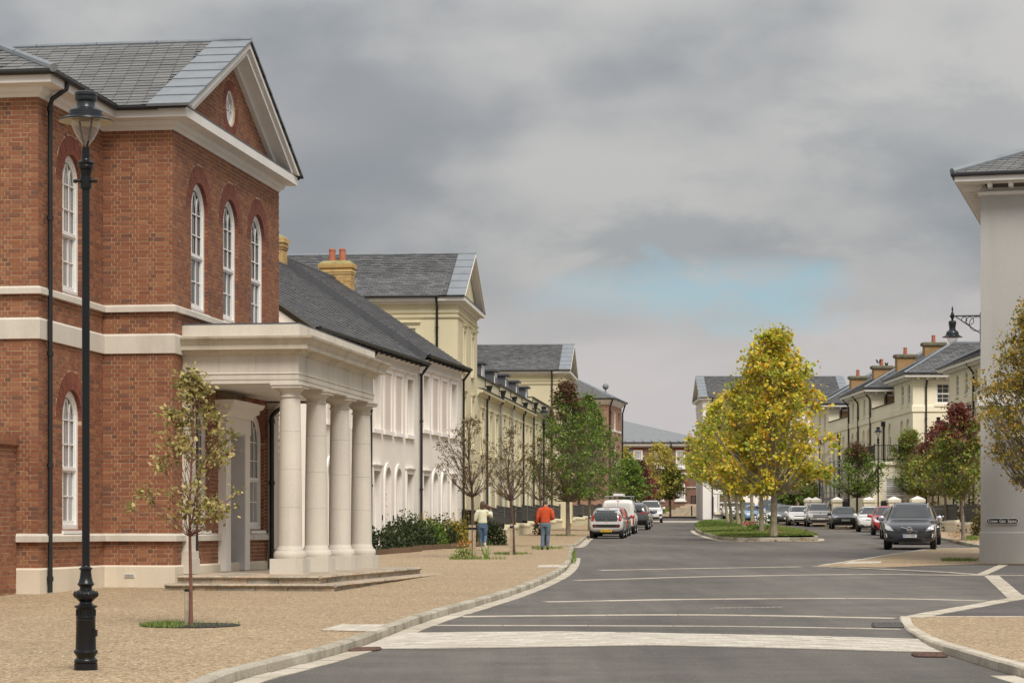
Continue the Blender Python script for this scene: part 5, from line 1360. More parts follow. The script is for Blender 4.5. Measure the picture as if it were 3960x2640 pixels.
# --- long brown brick house with a zinc roof closing the view
def far_brick():
    Yf = 235.0; P = lambda u, v, y=Yf: at(u, v, y)
    h = thing('brick_house', (14, 240, 4), 'long brown brick house with seamed zinc roof closing the street', 'house')
    x0, x1 = P(2330, 0).x, P(2706, 0).x; zb, ze = 2.5, P(0, 1722).z
    T = lambda x, y, z: Vector((x, Yf - y, z)); wins = []
    for u0, u1, v0, v1, ar in ((2449, 2485, 1740, 1806, 0), (2531, 2567, 1740, 1806, 0), (2613.5, 2650, 1740, 1808, 0), (2449, 2485, 1862, 1934, 1), (2531, 2567, 1862, 1934, 1), (2612.5, 2650, 1862, 1934, 1)):
        a, b = P(u0, v1), P(u1, v0); wins.append((a.x, b.x, a.z, b.z, ar))
    holed_wall(T, [(x0, zb), (x1, zb), (x1, ze), (x0, ze)], [arch_loop(a, b, z0, (z1 - (b - a) / 2) if ar else z1, 10 if ar else 0) for a, b, z0, z1, ar in wins], .12, 'wall', FARBRICK, h)
    for a, b, z0, z1, ar in wins:
        TT = (lambda c: lambda x, y, z: T(c + x, y, z))((a + b) / 2); window(TT, b - a, z0, z1, h, (3, 3), 4, bool(ar), .12, -.04, CURT, (.12, .14, .12), bars=.04)
        if ar: voussoirs(T, (a + b) / 2, z1 - (b - a) / 2, (b - a) / 2, (.4,), h, 14, proud=.02)
        else: boxm('flat_arch', T(a - .12, 0, z1), Vector((b - a + .24, 0, 0)), Vector((0, -.02, 0)), UZ * .35, ARCHB, h)
    for u0, u1, v0, v1 in ((2605, 2692, 1827, 1834), (2656, 2706, 1881, 1885), (2330, 2440, 1827, 1834)):
        a, b = P(u0, v1), P(u1, v0); boxm('stone_band', T(a.x, 0, a.z), Vector((b.x - a.x, 0, 0)), Vector((0, -.1, 0)), UZ * (b.z - a.z), STONE, h)
    for u in (2467, 2549, 2632):
        a, b = P(u - 5, 1854), P(u + 5, 1840); m = MB(); m.prism([T(a.x + .04, 0, a.z), T(b.x - .04, 0, a.z), T(b.x + .03, 0, b.z), T(a.x - .03, 0, b.z)], Vector((0, -.12, 0))); m.build('keystone', STONE, h, fix=True)
    boxm('fascia', Vector((x0 - .3, Yf - .45, ze)), Vector((x1 - x0 + .6, 0, 0)), Vector((0, .5, 0)), UZ * .27, CORN, h)
    boxm('fascia_mould', Vector((x0 - .3, Yf - .3, ze - .14)), Vector((x1 - x0 + .6, 0, 0)), Vector((0, .35, 0)), UZ * .14, CORN, h)
    boxm('gutter', Vector((x0 - .3, Yf - .58, ze + .22)), Vector((x1 - x0 + .6, 0, 0)), Vector((0, .12, 0)), UZ * .12, IRONM, h)
    el, er = Vector((x0 - .3, Yf - .5, ze + .33)), Vector((x1 + .3, Yf - .5, ze + .33))
    # a long plane whose ridge falls to the right, as a hip seen along its length
    rl = P(2330, 1612, Yf + 7); rm = P(2415, 1627, Yf + 7); rr = P(2700, 1692, Yf + 1.2)
    m = MB(); m.add([el, er, rr, rm, rl], ((0, 1, 2, 3, 4),)); m.build('roof', ZINC, h)
    nrm = (er - el).cross(rm - el).normalized(); nrm = nrm if nrm.z > 0 else -nrm
    for i in range(11):
        t = Vector((el.x + (er.x - el.x) * (.16 + i * .088), el.y, el.z)); top = None
        ut = CX + FPX * t.x / t.y - 92
        q = P(max(ut, 2405), 1633 + max(0, (ut - 2415)) * .228, Yf + 7 - max(0, (ut - 2415)) / 285 * 5.8)
        m = MB(); m.tube([t + nrm * .03, q + nrm * .04], .045, 4); m.build('roof_seam', ZINCD, h)
    pipe(h, [P(2595, 1716, Yf - .5), P(2595, 1726, Yf - .4), P(2591, 1738, Yf - .12), P(2591, 1950, Yf - .12)], .07)
    pipe(h, [P(2702, 1800, Yf - .12), P(2702, 1950, Yf - .12)], .08)
    m = MB(); m.quad(Vector((x1, Yf, zb)), Vector((x1, Yf + 12, zb)), Vector((x1, Yf + 12, ze)), Vector((x1, Yf, ze))); m.build('wall', FARBRICK, h)
    # terrace, steps and rail in front
    g = MB(); a = P(2560, 1957, 232); b = P(2706, 1957, 232)
    st = thing('entrance_steps', (b.x - 2, 228, 3), 'stone entrance steps beside the corner of the white building', 'steps')
    for i in range(6):
        boxm('step', Vector((b.x - 4.2 + .5 * i, 226.5 + i * .5, 2.5)), Vector((4.4 - .5 * i, 0, 0)), Vector((0, 6.5 - i * .5, 0)), UZ * (.75 + .19 * i), FLAG, st)
    rl_ = thing('step_railing', (b.x - 1.5, 231, 4), 'black iron railing at the head of the entrance steps', 'railing')
    z0 = P(0, 1950, 231).z; z1 = P(0, 1915, 231).z
    for i in range(9): x = P(2673, 0, 231).x + i * .1 * (b.x - P(2673, 0, 231).x) * 1.2; m = MB(); m.tube([Vector((x, 231, z0 - .4)), Vector((x, 231, z1))], .03 if i % 4 else .06, 5); m.build('baluster' if i % 4 else 'post', IRON, rl_)
    for z in (z1 - .05, z0 + .1): m = MB(); m.tube([Vector((P(2673, 0, 231).x, 231, z)), Vector((b.x, 231, z))], .035, 5); m.build('rail', IRON, rl_)
ZINCD = plain('zinc_seam', (0.13, 0.145, 0.165), 0.5)
far_brick()
# --- white gabled block beyond the island
WG = RFrame((at(2718, 0, 207).x, 207.0), rad(0.0))
wgn = [(-(at(u, 0, 207).x - at(2718, 0, 207).x), .95, a, b, True) for u in (2790, 2860, 3010, 3080, 3150, 3220) for a, b in ((10.6, 12.3), (7.2, 9.2))]
hwg = pediment_block(WG, 'white_house', 'white rendered gabled house with slate roof behind the plane trees', TRIMW, TRIMW, 7.6, 12.9, 2.7, 13.15, .50, [(2.3, .8, 10.4, 12, False), (5.3, .8, 10.4, 12, False)], slates_n=0, win_n=wgn, right_end=True)
def shopfronts():
    for u0, u1 in ((2777, 2872), (3008, 3042), (3090, 3180)):
        a, b = at(u0, 1977, 206.9), at(u1, 1908, 206.9)
        m = MB(); T = lambda x, y, z: Vector((x, 206.95 - y, z)); ring(m, T, arch_loop(a.x, b.x, a.z, b.z, 0), arch_loop(a.x + .12, b.x - .12, a.z + .12, b.z - .12, 0), 0, .08); f = m.build('shop_window', WPAINT, hwg)
        m = MB(); n = 4 if u1 - u0 > 80 else 2
        for i in range(1, n): x = a.x + (b.x - a.x) * i / n; bar(m, T, x, a.z, x, b.z, .09, .005, .07)
        bar(m, T, a.x, (a.z + b.z) / 2, b.x, (a.z + b.z) / 2, .09, .005, .07); m.build('sash', WPAINT, f)
        m = MB(); m.quad(T(a.x + .05, .012, a.z + .05), T(b.x - .05, .012, a.z + .05), T(b.x - .05, .012, b.z - .05), T(a.x + .05, .012, b.z - .05)); m.build('pane', BROWNG, f)
        boxm('sill', T(a.x - .3, 0, a.z - .25), Vector((b.x - a.x + .6, 0, 0)), Vector((0, -.2, 0)), UZ * .25, CREAM, f)
    pipe(hwg, [at(2757, 1920, 206.85), at(2757, 1993, 206.85)], .07)
BROWNG = plain('brown_blind_glass', (0.16, 0.125, 0.09), 0.3, var=.1)
shopfronts()
# ---------------------------------------------------------------- right side: cream terrace, grey corner building, garden walls
def text_mesh(body, size, T, mat, parent, name='lettering', ext=0.003, width=None, spacing=1.0):
    c = bpy.data.curves.new(name, 'FONT'); c.body = body; c.size = size; c.align_x = 'CENTER'; c.align_y = 'CENTER'; c.space_character = spacing
    o = bpy.data.objects.new(name, c); COL.objects.link(o)
    dg = bpy.context.evaluated_depsgraph_get(); me = bpy.data.meshes.new_from_object(o.evaluated_get(dg))
    bpy.data.objects.remove(o); bpy.data.curves.remove(c)
    xs = [v.co.x for v in me.vertices]; k = (width / (max(xs) - min(xs))) if width and xs else 1.0
    for v in me.vertices: v.co = T(v.co.x * k, ext, v.co.y)
    me.name = name; me.materials.clear(); me.materials.append(mat)
    o = bpy.data.objects.new(name, me); COL.objects.link(o); par(o, parent); return o
RT = RFrame((26.15, 128.0), rad(-0.827))
def hip_roof(F_, s0, s1, n0, n1, z, slope, parent, slate, indiv=0, front_only=False):
    """eaves rectangle s0..s1, n0 (back) .. n1 (street)"""
    S, N = F_.s, F_.n; w = s1 - s0; d = n1 - n0; hs = min(w, d) / 2; rise = hs * slope
    if w < d: r1, r2 = (s0 + hs, n1 - hs), (s0 + hs, n0 + hs)
    else: r1, r2 = (s0 + hs, n1 - hs), (s1 - hs, n1 - hs)
    P = lambda p, q=0: F_(p[0], p[1], z + q)
    a, b, c, e = P((s0, n0)), P((s0, n1)), P((s1, n1)), P((s1, n0)); A, B = P(r1, rise), P(r2, rise)
    m = MB()
    if w < d: m.add([a, b, c, e, A, B], ((0, 1, 4, 5), (1, 2, 4), (2, 3, 5, 4), (3, 0, 5)))
    else: m.add([a, b, c, e, A, B], ((0, 1, 4), (1, 2, 5, 4), (2, 3, 5), (3, 0, 4, 5)))
    m.build('roof_deck', UNDER, parent)
    cs = 1 / math.sqrt(1 + slope * slope); sn = cs * slope; SL = hs / cs; sl = Slates(slate)
    up, nr = S * cs + UZ * sn, -S * sn + UZ * cs
    far = (lambda t: n0 + t * cs) 
    sl.field(P((s0, 0)), N, up, nr, d, SL, lambda t: (n0 + t * cs, n1 - t * cs), .30, .20, 7)
    up, nr = -N * cs + UZ * sn, N * sn + UZ * cs
    sl.field(F_(0, n1, z), S, up, nr, w, SL, lambda t: (s0 + t * cs, s1 - t * cs), .30, .20, 8)
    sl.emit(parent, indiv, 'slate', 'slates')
    m = MB()
    for p, q in ((b, A), (c, A if w < d else B), (a, B if w < d else A), (A, B)): m.tube([p + UZ * .03, q + UZ * .03], .085, 6)
    m.build('hip_lead', LEAD, parent)
    m = MB(); m.tube([a, b, c], .065, 6); m.build('gutter', IRONM, parent)
def cream_terrace():
    F_ = RT; S, N = F_.s, F_.n; ZE = 11.45; zb = 1.6
    blocks = ((-14, 17.0, -1.34, 10, .48, 'cream rendered house with bracketed eaves nearest the grey corner building', (3638, 3648)), (22.0, 28.6, 0, 12, .57, 'tall cream rendered house with a sash window on its side wall, behind the maroon tree', (3490, 3514)),
              (37.5, 47.7, 0, 12, .56, 'cream rendered house with three black downpipes in the middle of its row', (3298, 3316, 3342, 3362)), (58.0, 68.0, 0, 12, .56, 'cream rendered house half behind the yellow plane trees', (3170, 3190)))
    arcs_u = (3187, 3205, 3222, 3240, 3262, 3297, 3313, 3340, 3358, 3413, 3440, 3463, 3487, 3510)
    roots = []
    for bi, (s0, s1, nf, dep, slp, lab, wu) in enumerate(blocks):
        h = thing('cream_house', F_((s0 + s1) / 2, nf - 4, zb), lab, 'house', 'cream houses along the right side'); roots.append(h)
        T = lambda x, y, z: F_(x, nf + y, z); holes = []; wins = []; arcs = []
        if bi == 0: ws = [9.2, 12.0, 14.6, 4.5]
        else: ws = [F_.s_at(u) for u in wu]
        for s in ws: holes.append(arch_loop(s - .42, s + .42, 9.75, 11.15, 0)); wins.append((s, .84, 9.75, 11.15))
        au = [F_.s_at(u) for u in arcs_u] if bi else [5, 9.5, 14]
        for s in au:
            if s0 + .8 < s < s1 - .8: holes.append(arch_loop(s - .55, s + .55, 6.6, 8.9 - .55, 10)); arcs.append(s)
        gl = [s for s in au if s0 + .8 < s < s1 - .8]
        holed_wall(T, [(s0, zb - 1), (s1, zb - 1), (s1, ZE), (s0, ZE)], holes, .14, 'wall', CREAM, h)
        for s, w, a, b in wins:
            TT = (lambda s: lambda X, y, z: T(s + X, y, z))(s); window(TT, w, a, b, h, (2, 2), 2, y=-.10, sill=(.08, .1, .1, CREAM), bars=.03)
        def arch_fill(T_, lst, hh):
            for s in lst:
                boxm('arch_panel', T_(s - .6, -.15, 6.6), S * 1.2, N * .02, UZ * 2.4, CREAM, hh)
                boxm('window_pane', T_(s - .35, -.125, 6.65), S * .7, N * .004, UZ * 1.35, GLASS, hh); m = MB(); TT = (lambda s: lambda X, y, z: T_(s + X, y - .12, z))(s)
                ring(m, TT, arch_loop(-.40, .40, 6.6, 8.05, 0), arch_loop(-.33, .33, 6.67, 7.98, 0), 0, .03); bar(m, TT, -.35, 7.3, .35, 7.3, .05, 0, .03); m.build('window_frame', WPAINT, hh)
        arch_fill(T, arcs, h)
        # camera-facing return wall
        TC = lambda x, y, z: F_(s0 - y, nf - dep + x, z)
        hc = [arch_loop(dep - 2.75, dep - 1.5, 9.72, 11.1, 0)] if bi == 1 else []
        if bi >= 2:
            m = MB(); m.quad(F_(s0, nf, zb), F_(s0, nf - .85, zb), F_(s0, nf - .85, ZE), F_(s0, nf, ZE)); m.build('return_wall', CREAM, h)
            m = MB(); m.quad(F_(s0 + .05, nf - .85, zb), F_(s0 + .05, nf - dep, zb), F_(s0 + .05, nf - dep, ZE), F_(s0 + .05, nf - .85, ZE)); m.build('brick_return', BUFFBRICK, h)
            pipe(h, [F_(s0 - .4, nf - 1.0, ZE + .3), F_(s0 - .08, nf - 1.0, ZE - .1), F_(s0 - .08, nf - 1.0, 9.7)], .06)
        else: holed_wall(TC, [(0, zb - 1), (dep, zb - 1), (dep, ZE), (0, ZE)], hc, .14, 'return_wall', CREAM, h)
        if bi == 1:
            TT = lambda x, y, z: TC(dep - 2.125 + x, y, z); window(TT, 1.25, 9.72, 11.1, h, (2, 2), 3, y=-.08, sill=(.1, .14, .12, CREAM))
            pipe(h, [F_(s0 - .45, -1.0, ZE + .3), F_(s0 - .1, -.9, ZE - .25), F_(s0 - .08, -.85, ZE - .6), F_(s0 - .08, -.85, zb)], .06, collars=[F_(s0 - .08, -.85, z) for z in (10.8, 8.8, 6.9)])
        m = MB(); m.quad(F_(s1, nf, zb), F_(s1, nf - dep, zb), F_(s1, nf - dep, ZE), F_(s1, nf, ZE)); m.build('end_wall', CREAM, h)
        sweep(F_, [(s0, nf - dep), (s0, nf), (s1, nf)], [(0, 9.25), (.07, 9.25), (.07, 9.62), (0, 9.66)], 'string_course', CREAM, h)
        sweep(F_, [(s0, nf - dep), (s0, nf), (s1, nf)], [(0, ZE - .32), (.05, ZE - .30), (.05, ZE - .20), (0, ZE - .18)], 'frieze_mould', WPAINT, h)
        o = .62
        sweep(F_, [(s0, nf - dep), (s0, nf), (s1, nf), (s1, nf - dep)], [(0, ZE), (o, ZE), (o, ZE + .20), (0, ZE + .21)], 'eaves', WPAINT, h)
        k = 0; x = s0 + .2; m = MB()
        while x < s1: m.obox(F_(x, nf, ZE - .16), S * .14, N * .46, UZ * .158); x += .55
        y = nf - .2
        while y > nf - dep: m.obox(F_(s0, y, ZE - .16), -S * .46, -N * .14, UZ * .158); y -= .62
        m.build('eaves_brackets', WPAINT, h, kind='stuff')
        hip_roof(F_, s0 - o - .05, s1 + o + .05, nf - dep - o, nf + o + .05, ZE + .23, slp, h, SLATED, 300 if bi == 1 else 0)
        ends = {0: (9.6,), 1: (), 2: (37.9, 43.2, 47.6), 3: ()}[bi]
        for s in ends:
            pipe(h, [F_(s, nf + .62, ZE + .2), F_(s, nf + .5, ZE + .02), F_(s, nf + .1, ZE - .5), F_(s, nf + .08, ZE - .7), F_(s, nf + .08, zb)], .06, collars=[F_(s, nf + .08, z) for z in (9.9, 7.6)])
    # lower links between the blocks, each part of the house beyond it
    for (s0, s1), h in (((28.6, 37.5), roots[1]), ((47.7, 58.0), roots[2])):
        T = lambda x, y, z: F_(x, y, z); arcs = [s for s in [F_.s_at(u) for u in arcs_u] if s0 + .7 < s < s1 - .7]
        holed_wall(T, [(s0, zb - 1), (s1, zb - 1), (s1, 10.2), (s0, 10.2)], [arch_loop(s - .55, s + .55, 6.6, 8.35, 10) for s in arcs], .14, 'link_wall', CREAM, h)
        for s in arcs:
            boxm('arch_panel', T(s - .6, -.15, 6.6), S * 1.2, N * .02, UZ * 2.4, CREAM, h); boxm('window_pane', T(s - .35, -.125, 6.65), S * .7, N * .004, UZ * 1.35, GLASS, h)
            m = MB(); TT = (lambda s: lambda X, y, z: T(s + X, y - .12, z))(s); ring(m, TT, arch_loop(-.40, .40, 6.6, 8.05, 0), arch_loop(-.33, .33, 6.67, 7.98, 0), 0, .03); bar(m, TT, -.35, 7.3, .35, 7.3, .05, 0, .03); m.build('window_frame', WPAINT, h)
        boxm('coping', F_(s0, -.25, 10.205), S * (s1 - s0), N * .32, UZ * .06, CAPD, h); boxm('string_course', F_(s0, 0, 9.25), S * (s1 - s0), N * .07, UZ * .38, CREAM, h)
        boxm('flat_roof', F_(s0, -9, 9.6), S * (s1 - s0), N * 8.7, UZ * .1, DLEAD, h)
        s = s0 + (s1 - s0) * .42; p = pipe(h, [F_(s, .08, 8.75), F_(s, .08, zb)], .06, collars=[F_(s, .08, 6.5)]); boxm('hopper', F_(s - .16, .0, 8.75), S * .32, N * .25, UZ * .34, IRONM, p)
    for (s, n, w, d, zt, hh) in ((31.5, -3.2, 1.35, .95, 14.45, 1), (35.8, -2.05, 1.3, .95, 13.95, 1), (43.5, -1.7, 1.25, .95, 13.7, 2), (53.5, -1.6, 1.2, .95, 13.6, 2)):
        ch = chimney(F_, s, n, w, d, 9.6, zt, roots[hh], 1, BUFFBRICK, CAPST, False)
    # ground-floor room with a railed balcony
    h = roots[1]; s0, s1, nn = 21.6, 31.0, 2.62; zt = 6.02
    TC = lambda x, y, z: F_(s0 - y, x, z)
    holed_wall(TC, [(0, zb - 1), (nn, zb - 1), (nn, zt), (0, zt)], [arch_loop(.55, 1.85, 2.7, 5.0, 0)], .14, 'bay_wall', CREAM, h)
    TT = lambda x, y, z: TC(1.2 + x, y, z); window(TT, 1.3, 2.7, 5.0, h, (2, 2), 3, y=-.06, glass=CURT, sill=(.1, .12, .1, CREAM), bars=.04)
    m = MB(); T = lambda x, y, z: TC(1.2 + x, y - .06, z)
    for i in range(18): bar(m, T, -.55, 2.85 + i * .115, .55, 2.85 + i * .115, .05, -.01, .004)
    m.build('shutter_slats', WPAINT, h, kind='stuff')
    m = MB(); m.quad(F_(s0, nn, zb - 1), F_(s1, nn, zb - 1), F_(s1, nn, zt), F_(s0, nn, zt)); m.build('bay_wall', CREAM, h)
    for z in (2.6, 3.35, 4.1, 4.85, 5.3): m = MB(); m.obox(F_(s0 - .004, .0, z), N * (nn + .004), -S * .004, UZ * .025); m.build('ashlar_joint', CREAMD, h)
    sweep(F_, [(s0, 0), (s0, nn), (s1, nn)], [(0, zt - .30), (.06, zt - .28), (.14, zt - .2), (.14, zt), (-.1, zt)], 'bay_cornice', CREAM, h)
    boxm('balcony_floor', F_(s0, .02, zt - .05), S * (s1 - s0), N * (nn - .05), UZ * .06, DLEAD, h)
    bl = boxm('balcony_railing', F_(s0 + .05, 0.1, zt + 1.02), N * (nn - .15), S * .05, UZ * .05, IRON, h)
    boxm('rail', F_(s0 + .05, nn - .1, zt + 1.02), S * (s1 - s0), N * .05, UZ * .05, IRON, bl); boxm('rail', F_(s0 + .05, .1, zt + .15), N * (nn - .15), S * .04, UZ * .03, IRON, bl); boxm('rail', F_(s0 + .05, nn - .1, zt + .15), S * (s1 - s0), N * .04, UZ * .03, IRON, bl)
    for i in range(20): boxm('baluster', F_(s0 + .06, .12 + i * (nn - .2) / 20, zt + .05), N * .022, S * .022, UZ * .98, IRON, bl)
    for i in range(60): boxm('baluster', F_(s0 + .1 + i * (s1 - s0) / 60, nn - .09, zt + .05), S * .022, N * .022, UZ * .98, IRON, bl)
    for p in ((s0 + .04, .9), (s0 + .04, nn - .12), (s1, nn - .12)): boxm('post', F_(*p, zt), S * .07, N * .07, UZ * 1.15, IRON, bl)
CREAMD = plain('render_joint', (0.46, 0.40, 0.28), .9)
cream_terrace()
# --- grey corner building with the street name
GB = Frame((at(3792, 0, 65).x, 65.0), rad(15.7))
def grey_building():
    F_ = GB; S, N = F_.s, F_.n
    h = thing('corner_building', F_(6, 5, .7), 'plain grey rendered corner building with wide bracketed eaves at the right edge', 'building')
    L = 9.0; ZE = 11.15
    m = MB(); m.quad(F_(0, 0, .2), F_(0, L, .2), F_(0, L, ZE), F_(0, 0, ZE)); m.build('wall', GREYW, h)
    m = MB(); m.quad(F_(0, 0, .2), F_(12, 0, .2), F_(12, 0, ZE), F_(0, 0, ZE)); m.build('wall', GREYW, h)
    pth = [(12, 0), (0, 0), (0, L)]; pth2 = [(p[0], p[1]) for p in pth]
    rp = [(0, L), (0, 0), (12, 0)]
    def sw(prof, nm, mt): return sweep(F_, rp, [(-d, z) for d, z in prof], nm, mt, h)
    sw([(0, 5.02), (.05, 5.02), (.09, 5.08), (.09, 5.33), (0, 5.36)], 'stone_band', WPAINT)
    sw([(0, .2), (.03, .2), (.03, 1.53), (0, 1.56)], 'plinth', GREYW)
    sw([(0, ZE - .22), (.06, ZE - .2), (.08, ZE - .12), (0, ZE - .1)], 'frieze_mould', WPAINT)
    sw([(0, ZE + .11), (.66, ZE + .11), (.66, ZE + .29), (0, ZE + .30)], 'eaves', WPAINT)
    for i in range(14): boxm('eaves_bracket', F_(-.5, .22 + i * .575, ZE - .04), S * .5, N * .11, UZ * .148, WPAINT, h)
    for i in range(14): boxm('eaves_bracket', F_(.25 + i * .575, -.5, ZE - .04), S * .11, N * .5, UZ * .148, WPAINT, h)
    m = MB(); m.tube([F_(-.72, L, ZE + .30), F_(-.72, -.72, ZE + .30), F_(12, -.72, ZE + .30)], .06, 8); m.build('gutter', IRONM, h, smooth=True)
    sl = .42; z = ZE + .33; o = .72
    a, b, c = F_(-o, L + o, z), F_(-o, -o, z), F_(12, -o, z); A = F_(-o + 5, -o + 5, z + 5 * sl)
    m = MB(); m.add([a, b, c, A, F_(4.2, L + o, z + 5 * sl), F_(12, 4.2, z + 5 * sl)], ((0, 1, 3, 4), (1, 2, 5, 3))); m.build('roof_deck', UNDER, h)
    cs = 1 / math.sqrt(1 + sl * sl); sn = cs * sl
    R_ = Slates(SLATE); R_.field(F_(-o, 0, z + .01), N, S * cs + UZ * sn, -S * sn + UZ * cs, 9, 5 / cs, lambda t: (-o + t * cs, L), .28, .20, 3); R_.emit(h, 200, 'slate', 'slates')
    m = MB(); m.tube([b + UZ * .05, A + UZ * .05], .10, 8); m.build('hip_lead', LEAD, h)
    # street name plate
    T = lambda x, y, zz: F_(-y - .03, .60 + x, 1.86 + zz)
    sg = thing('street_sign', T(0, 0, 0), 'black street name plate lettered Crown Gate Square on the grey corner wall', 'sign')
    def pill(w, hh):
        r = hh / 2; return [(w / 2 - r + r * math.cos(t), r * math.sin(t)) for t in [(-90 + 18 * k) * math.pi / 180 for k in range(11)]] + [(-w / 2 + r + r * math.cos(t), r * math.sin(t)) for t in [(90 + 18 * k) * math.pi / 180 for k in range(11)]]
    m = MB(); m.prism([T(x, 0, zz) for x, zz in pill(.89, .165)], -S * .012); m.build('border', SIGNW, sg, fix=True)
    m = MB(); m.prism([T(x, .012, zz) for x, zz in pill(.855, .135)], -S * .006); m.build('plate', INK, sg, fix=True)
    text_mesh('Crown  Gate  Square', .125, lambda x, y, zz: T(x, .02 + y, zz), SIGNW, sg, width=.77, ext=.002)
    text_mesh('Crown  Gate  Square', .125, lambda x, y, zz: T(x + .004, .019 + y, zz), SIGNW, sg, width=.77, ext=.002)
grey_building()
# --- garden walls, piers, railings
def railing_panel(p0, p1, z0, z1, parent, slant=0.0):
    d = p1 - p0; L = d.length; n = max(1, int(L / .13)); m = MB()
    m.tube([p0 + UZ * z0, p1 + UZ * z0], .018, 4); m.tube([p0 + UZ * (z1 - .06), p1 + UZ * (z1 - .06)], .018, 4); m.build('rail', IRON, parent)
    for i in range(n):
        p = p0 + d * ((i + .5) / n); m = MB(); m.tube([p + UZ * z0, p + UZ * (z1 + .05)], .012, 4); m.lathe(p, [(.012, z1 + .03), (.03, z1 + .10), (.001, z1 + .24)], 5); m.build('railing_spike', IRON, parent)
def solid_panel(p0, p1, z0, z1, parent):
    d = p1 - p0; u = d.normalized(); nn = Vector((-u.y, u.x, 0))
    m = MB(); m.obox(p0 + UZ * (z0 + .08) - nn * .012, d, nn * .024, UZ * (z1 - z0 - .08)); pn = m.build('panel', PANEL, parent)
    m = MB(); m.obox(p0 + UZ * (z1 - .20) - nn * .03, d, nn * .06, UZ * .03); m.obox(p0 + UZ * z1 - nn * .03, d, nn * .06, UZ * .03); m.build('panel_rail', IRON, pn)
    m = MB(); k = int(d.length / .13)
    for i in range(k): m.tube([p0 + d * ((i + .5) / k) + UZ * (z0 - .1), p0 + d * ((i + .5) / k) + UZ * (z0 + .1)], .014, 4)
    m.build('railing_feet', IRON, pn, kind='stuff')
PANEL = plain('charcoal_panel', (0.030, 0.033, 0.034), .6, var=.15)
def left_garden_walls():
    pts = [gpo(u, v, .1) for u, v in ((1900, 2098), (1962, 2079), (2005, 2069), (2050, 2060), (2105, 2049), (2150, 2042), (2190, 2036), (2225, 2031), (2262, 2027), (2300, 2022), (2335, 2019))]
    labs = ['first low cream garden wall with charcoal railing panels, beside the round bush', 'second low cream wall with charcoal panels, to the right of the woman', 'third low cream wall, just left of the man in orange', 'fourth low cream wall with panels, behind the man in orange', 'fifth low cream wall, just right of the man in orange', 'sixth low cream wall, left of the nearer green tree trunk', 'seventh low cream wall, behind the nearer green tree trunk', 'eighth low cream wall, right of the nearer green tree trunk', 'ninth low cream wall, behind the farther green tree trunk', 'last low cream wall, behind the silver hatchback']
    for i, (a, b) in enumerate(zip(pts, pts[1:])):
        a, b = Vector((*a, 0)), Vector((*b, 0)); d = (b - a); u = d.normalized(); nn = Vector((-u.y, u.x, 0)); zg = gz(a.y) + .1
        zt = gz((a.y + b.y) / 2) + .1 + .46
        w = thing('garden_wall', (a + b) / 2 + UZ * zg, labs[i], 'wall', 'low walls before the yellow terrace')
        m = MB(); m.obox(a + UZ * (zg - .3), d - u * .02, nn * .24, UZ * (zt - zg + .26)); m.build('wall_core', YELT, w)
        m = MB(); m.tube([a + nn * .12 + UZ * (zt - .05), b + nn * .12 - u * .02 + UZ * (zt - .05)], .15, 10); m.build('coping', YELT, w, smooth=True)
        f = a + nn * .12 + u * .15; g = b + nn * .12 - u * .35; md = (f + g) / 2
        solid_panel(f, md, zt + .05, zt + .86, w); solid_panel(md + u * .04, g, zt + .14, zt + .98, w)
    w = thing('railing', Vector((*gpo(1815, 2110, .1), gz(95) + .1)), 'black spear-headed railing between white cottage and charcoal panels', 'railing')
    p0 = at(1786, 2010, 92.6); p1 = at(1868, 2010, 99.0); p0.z = p1.z = 0
    railing_panel(p0, p1, 1.15, 2.22, w)
left_garden_walls()
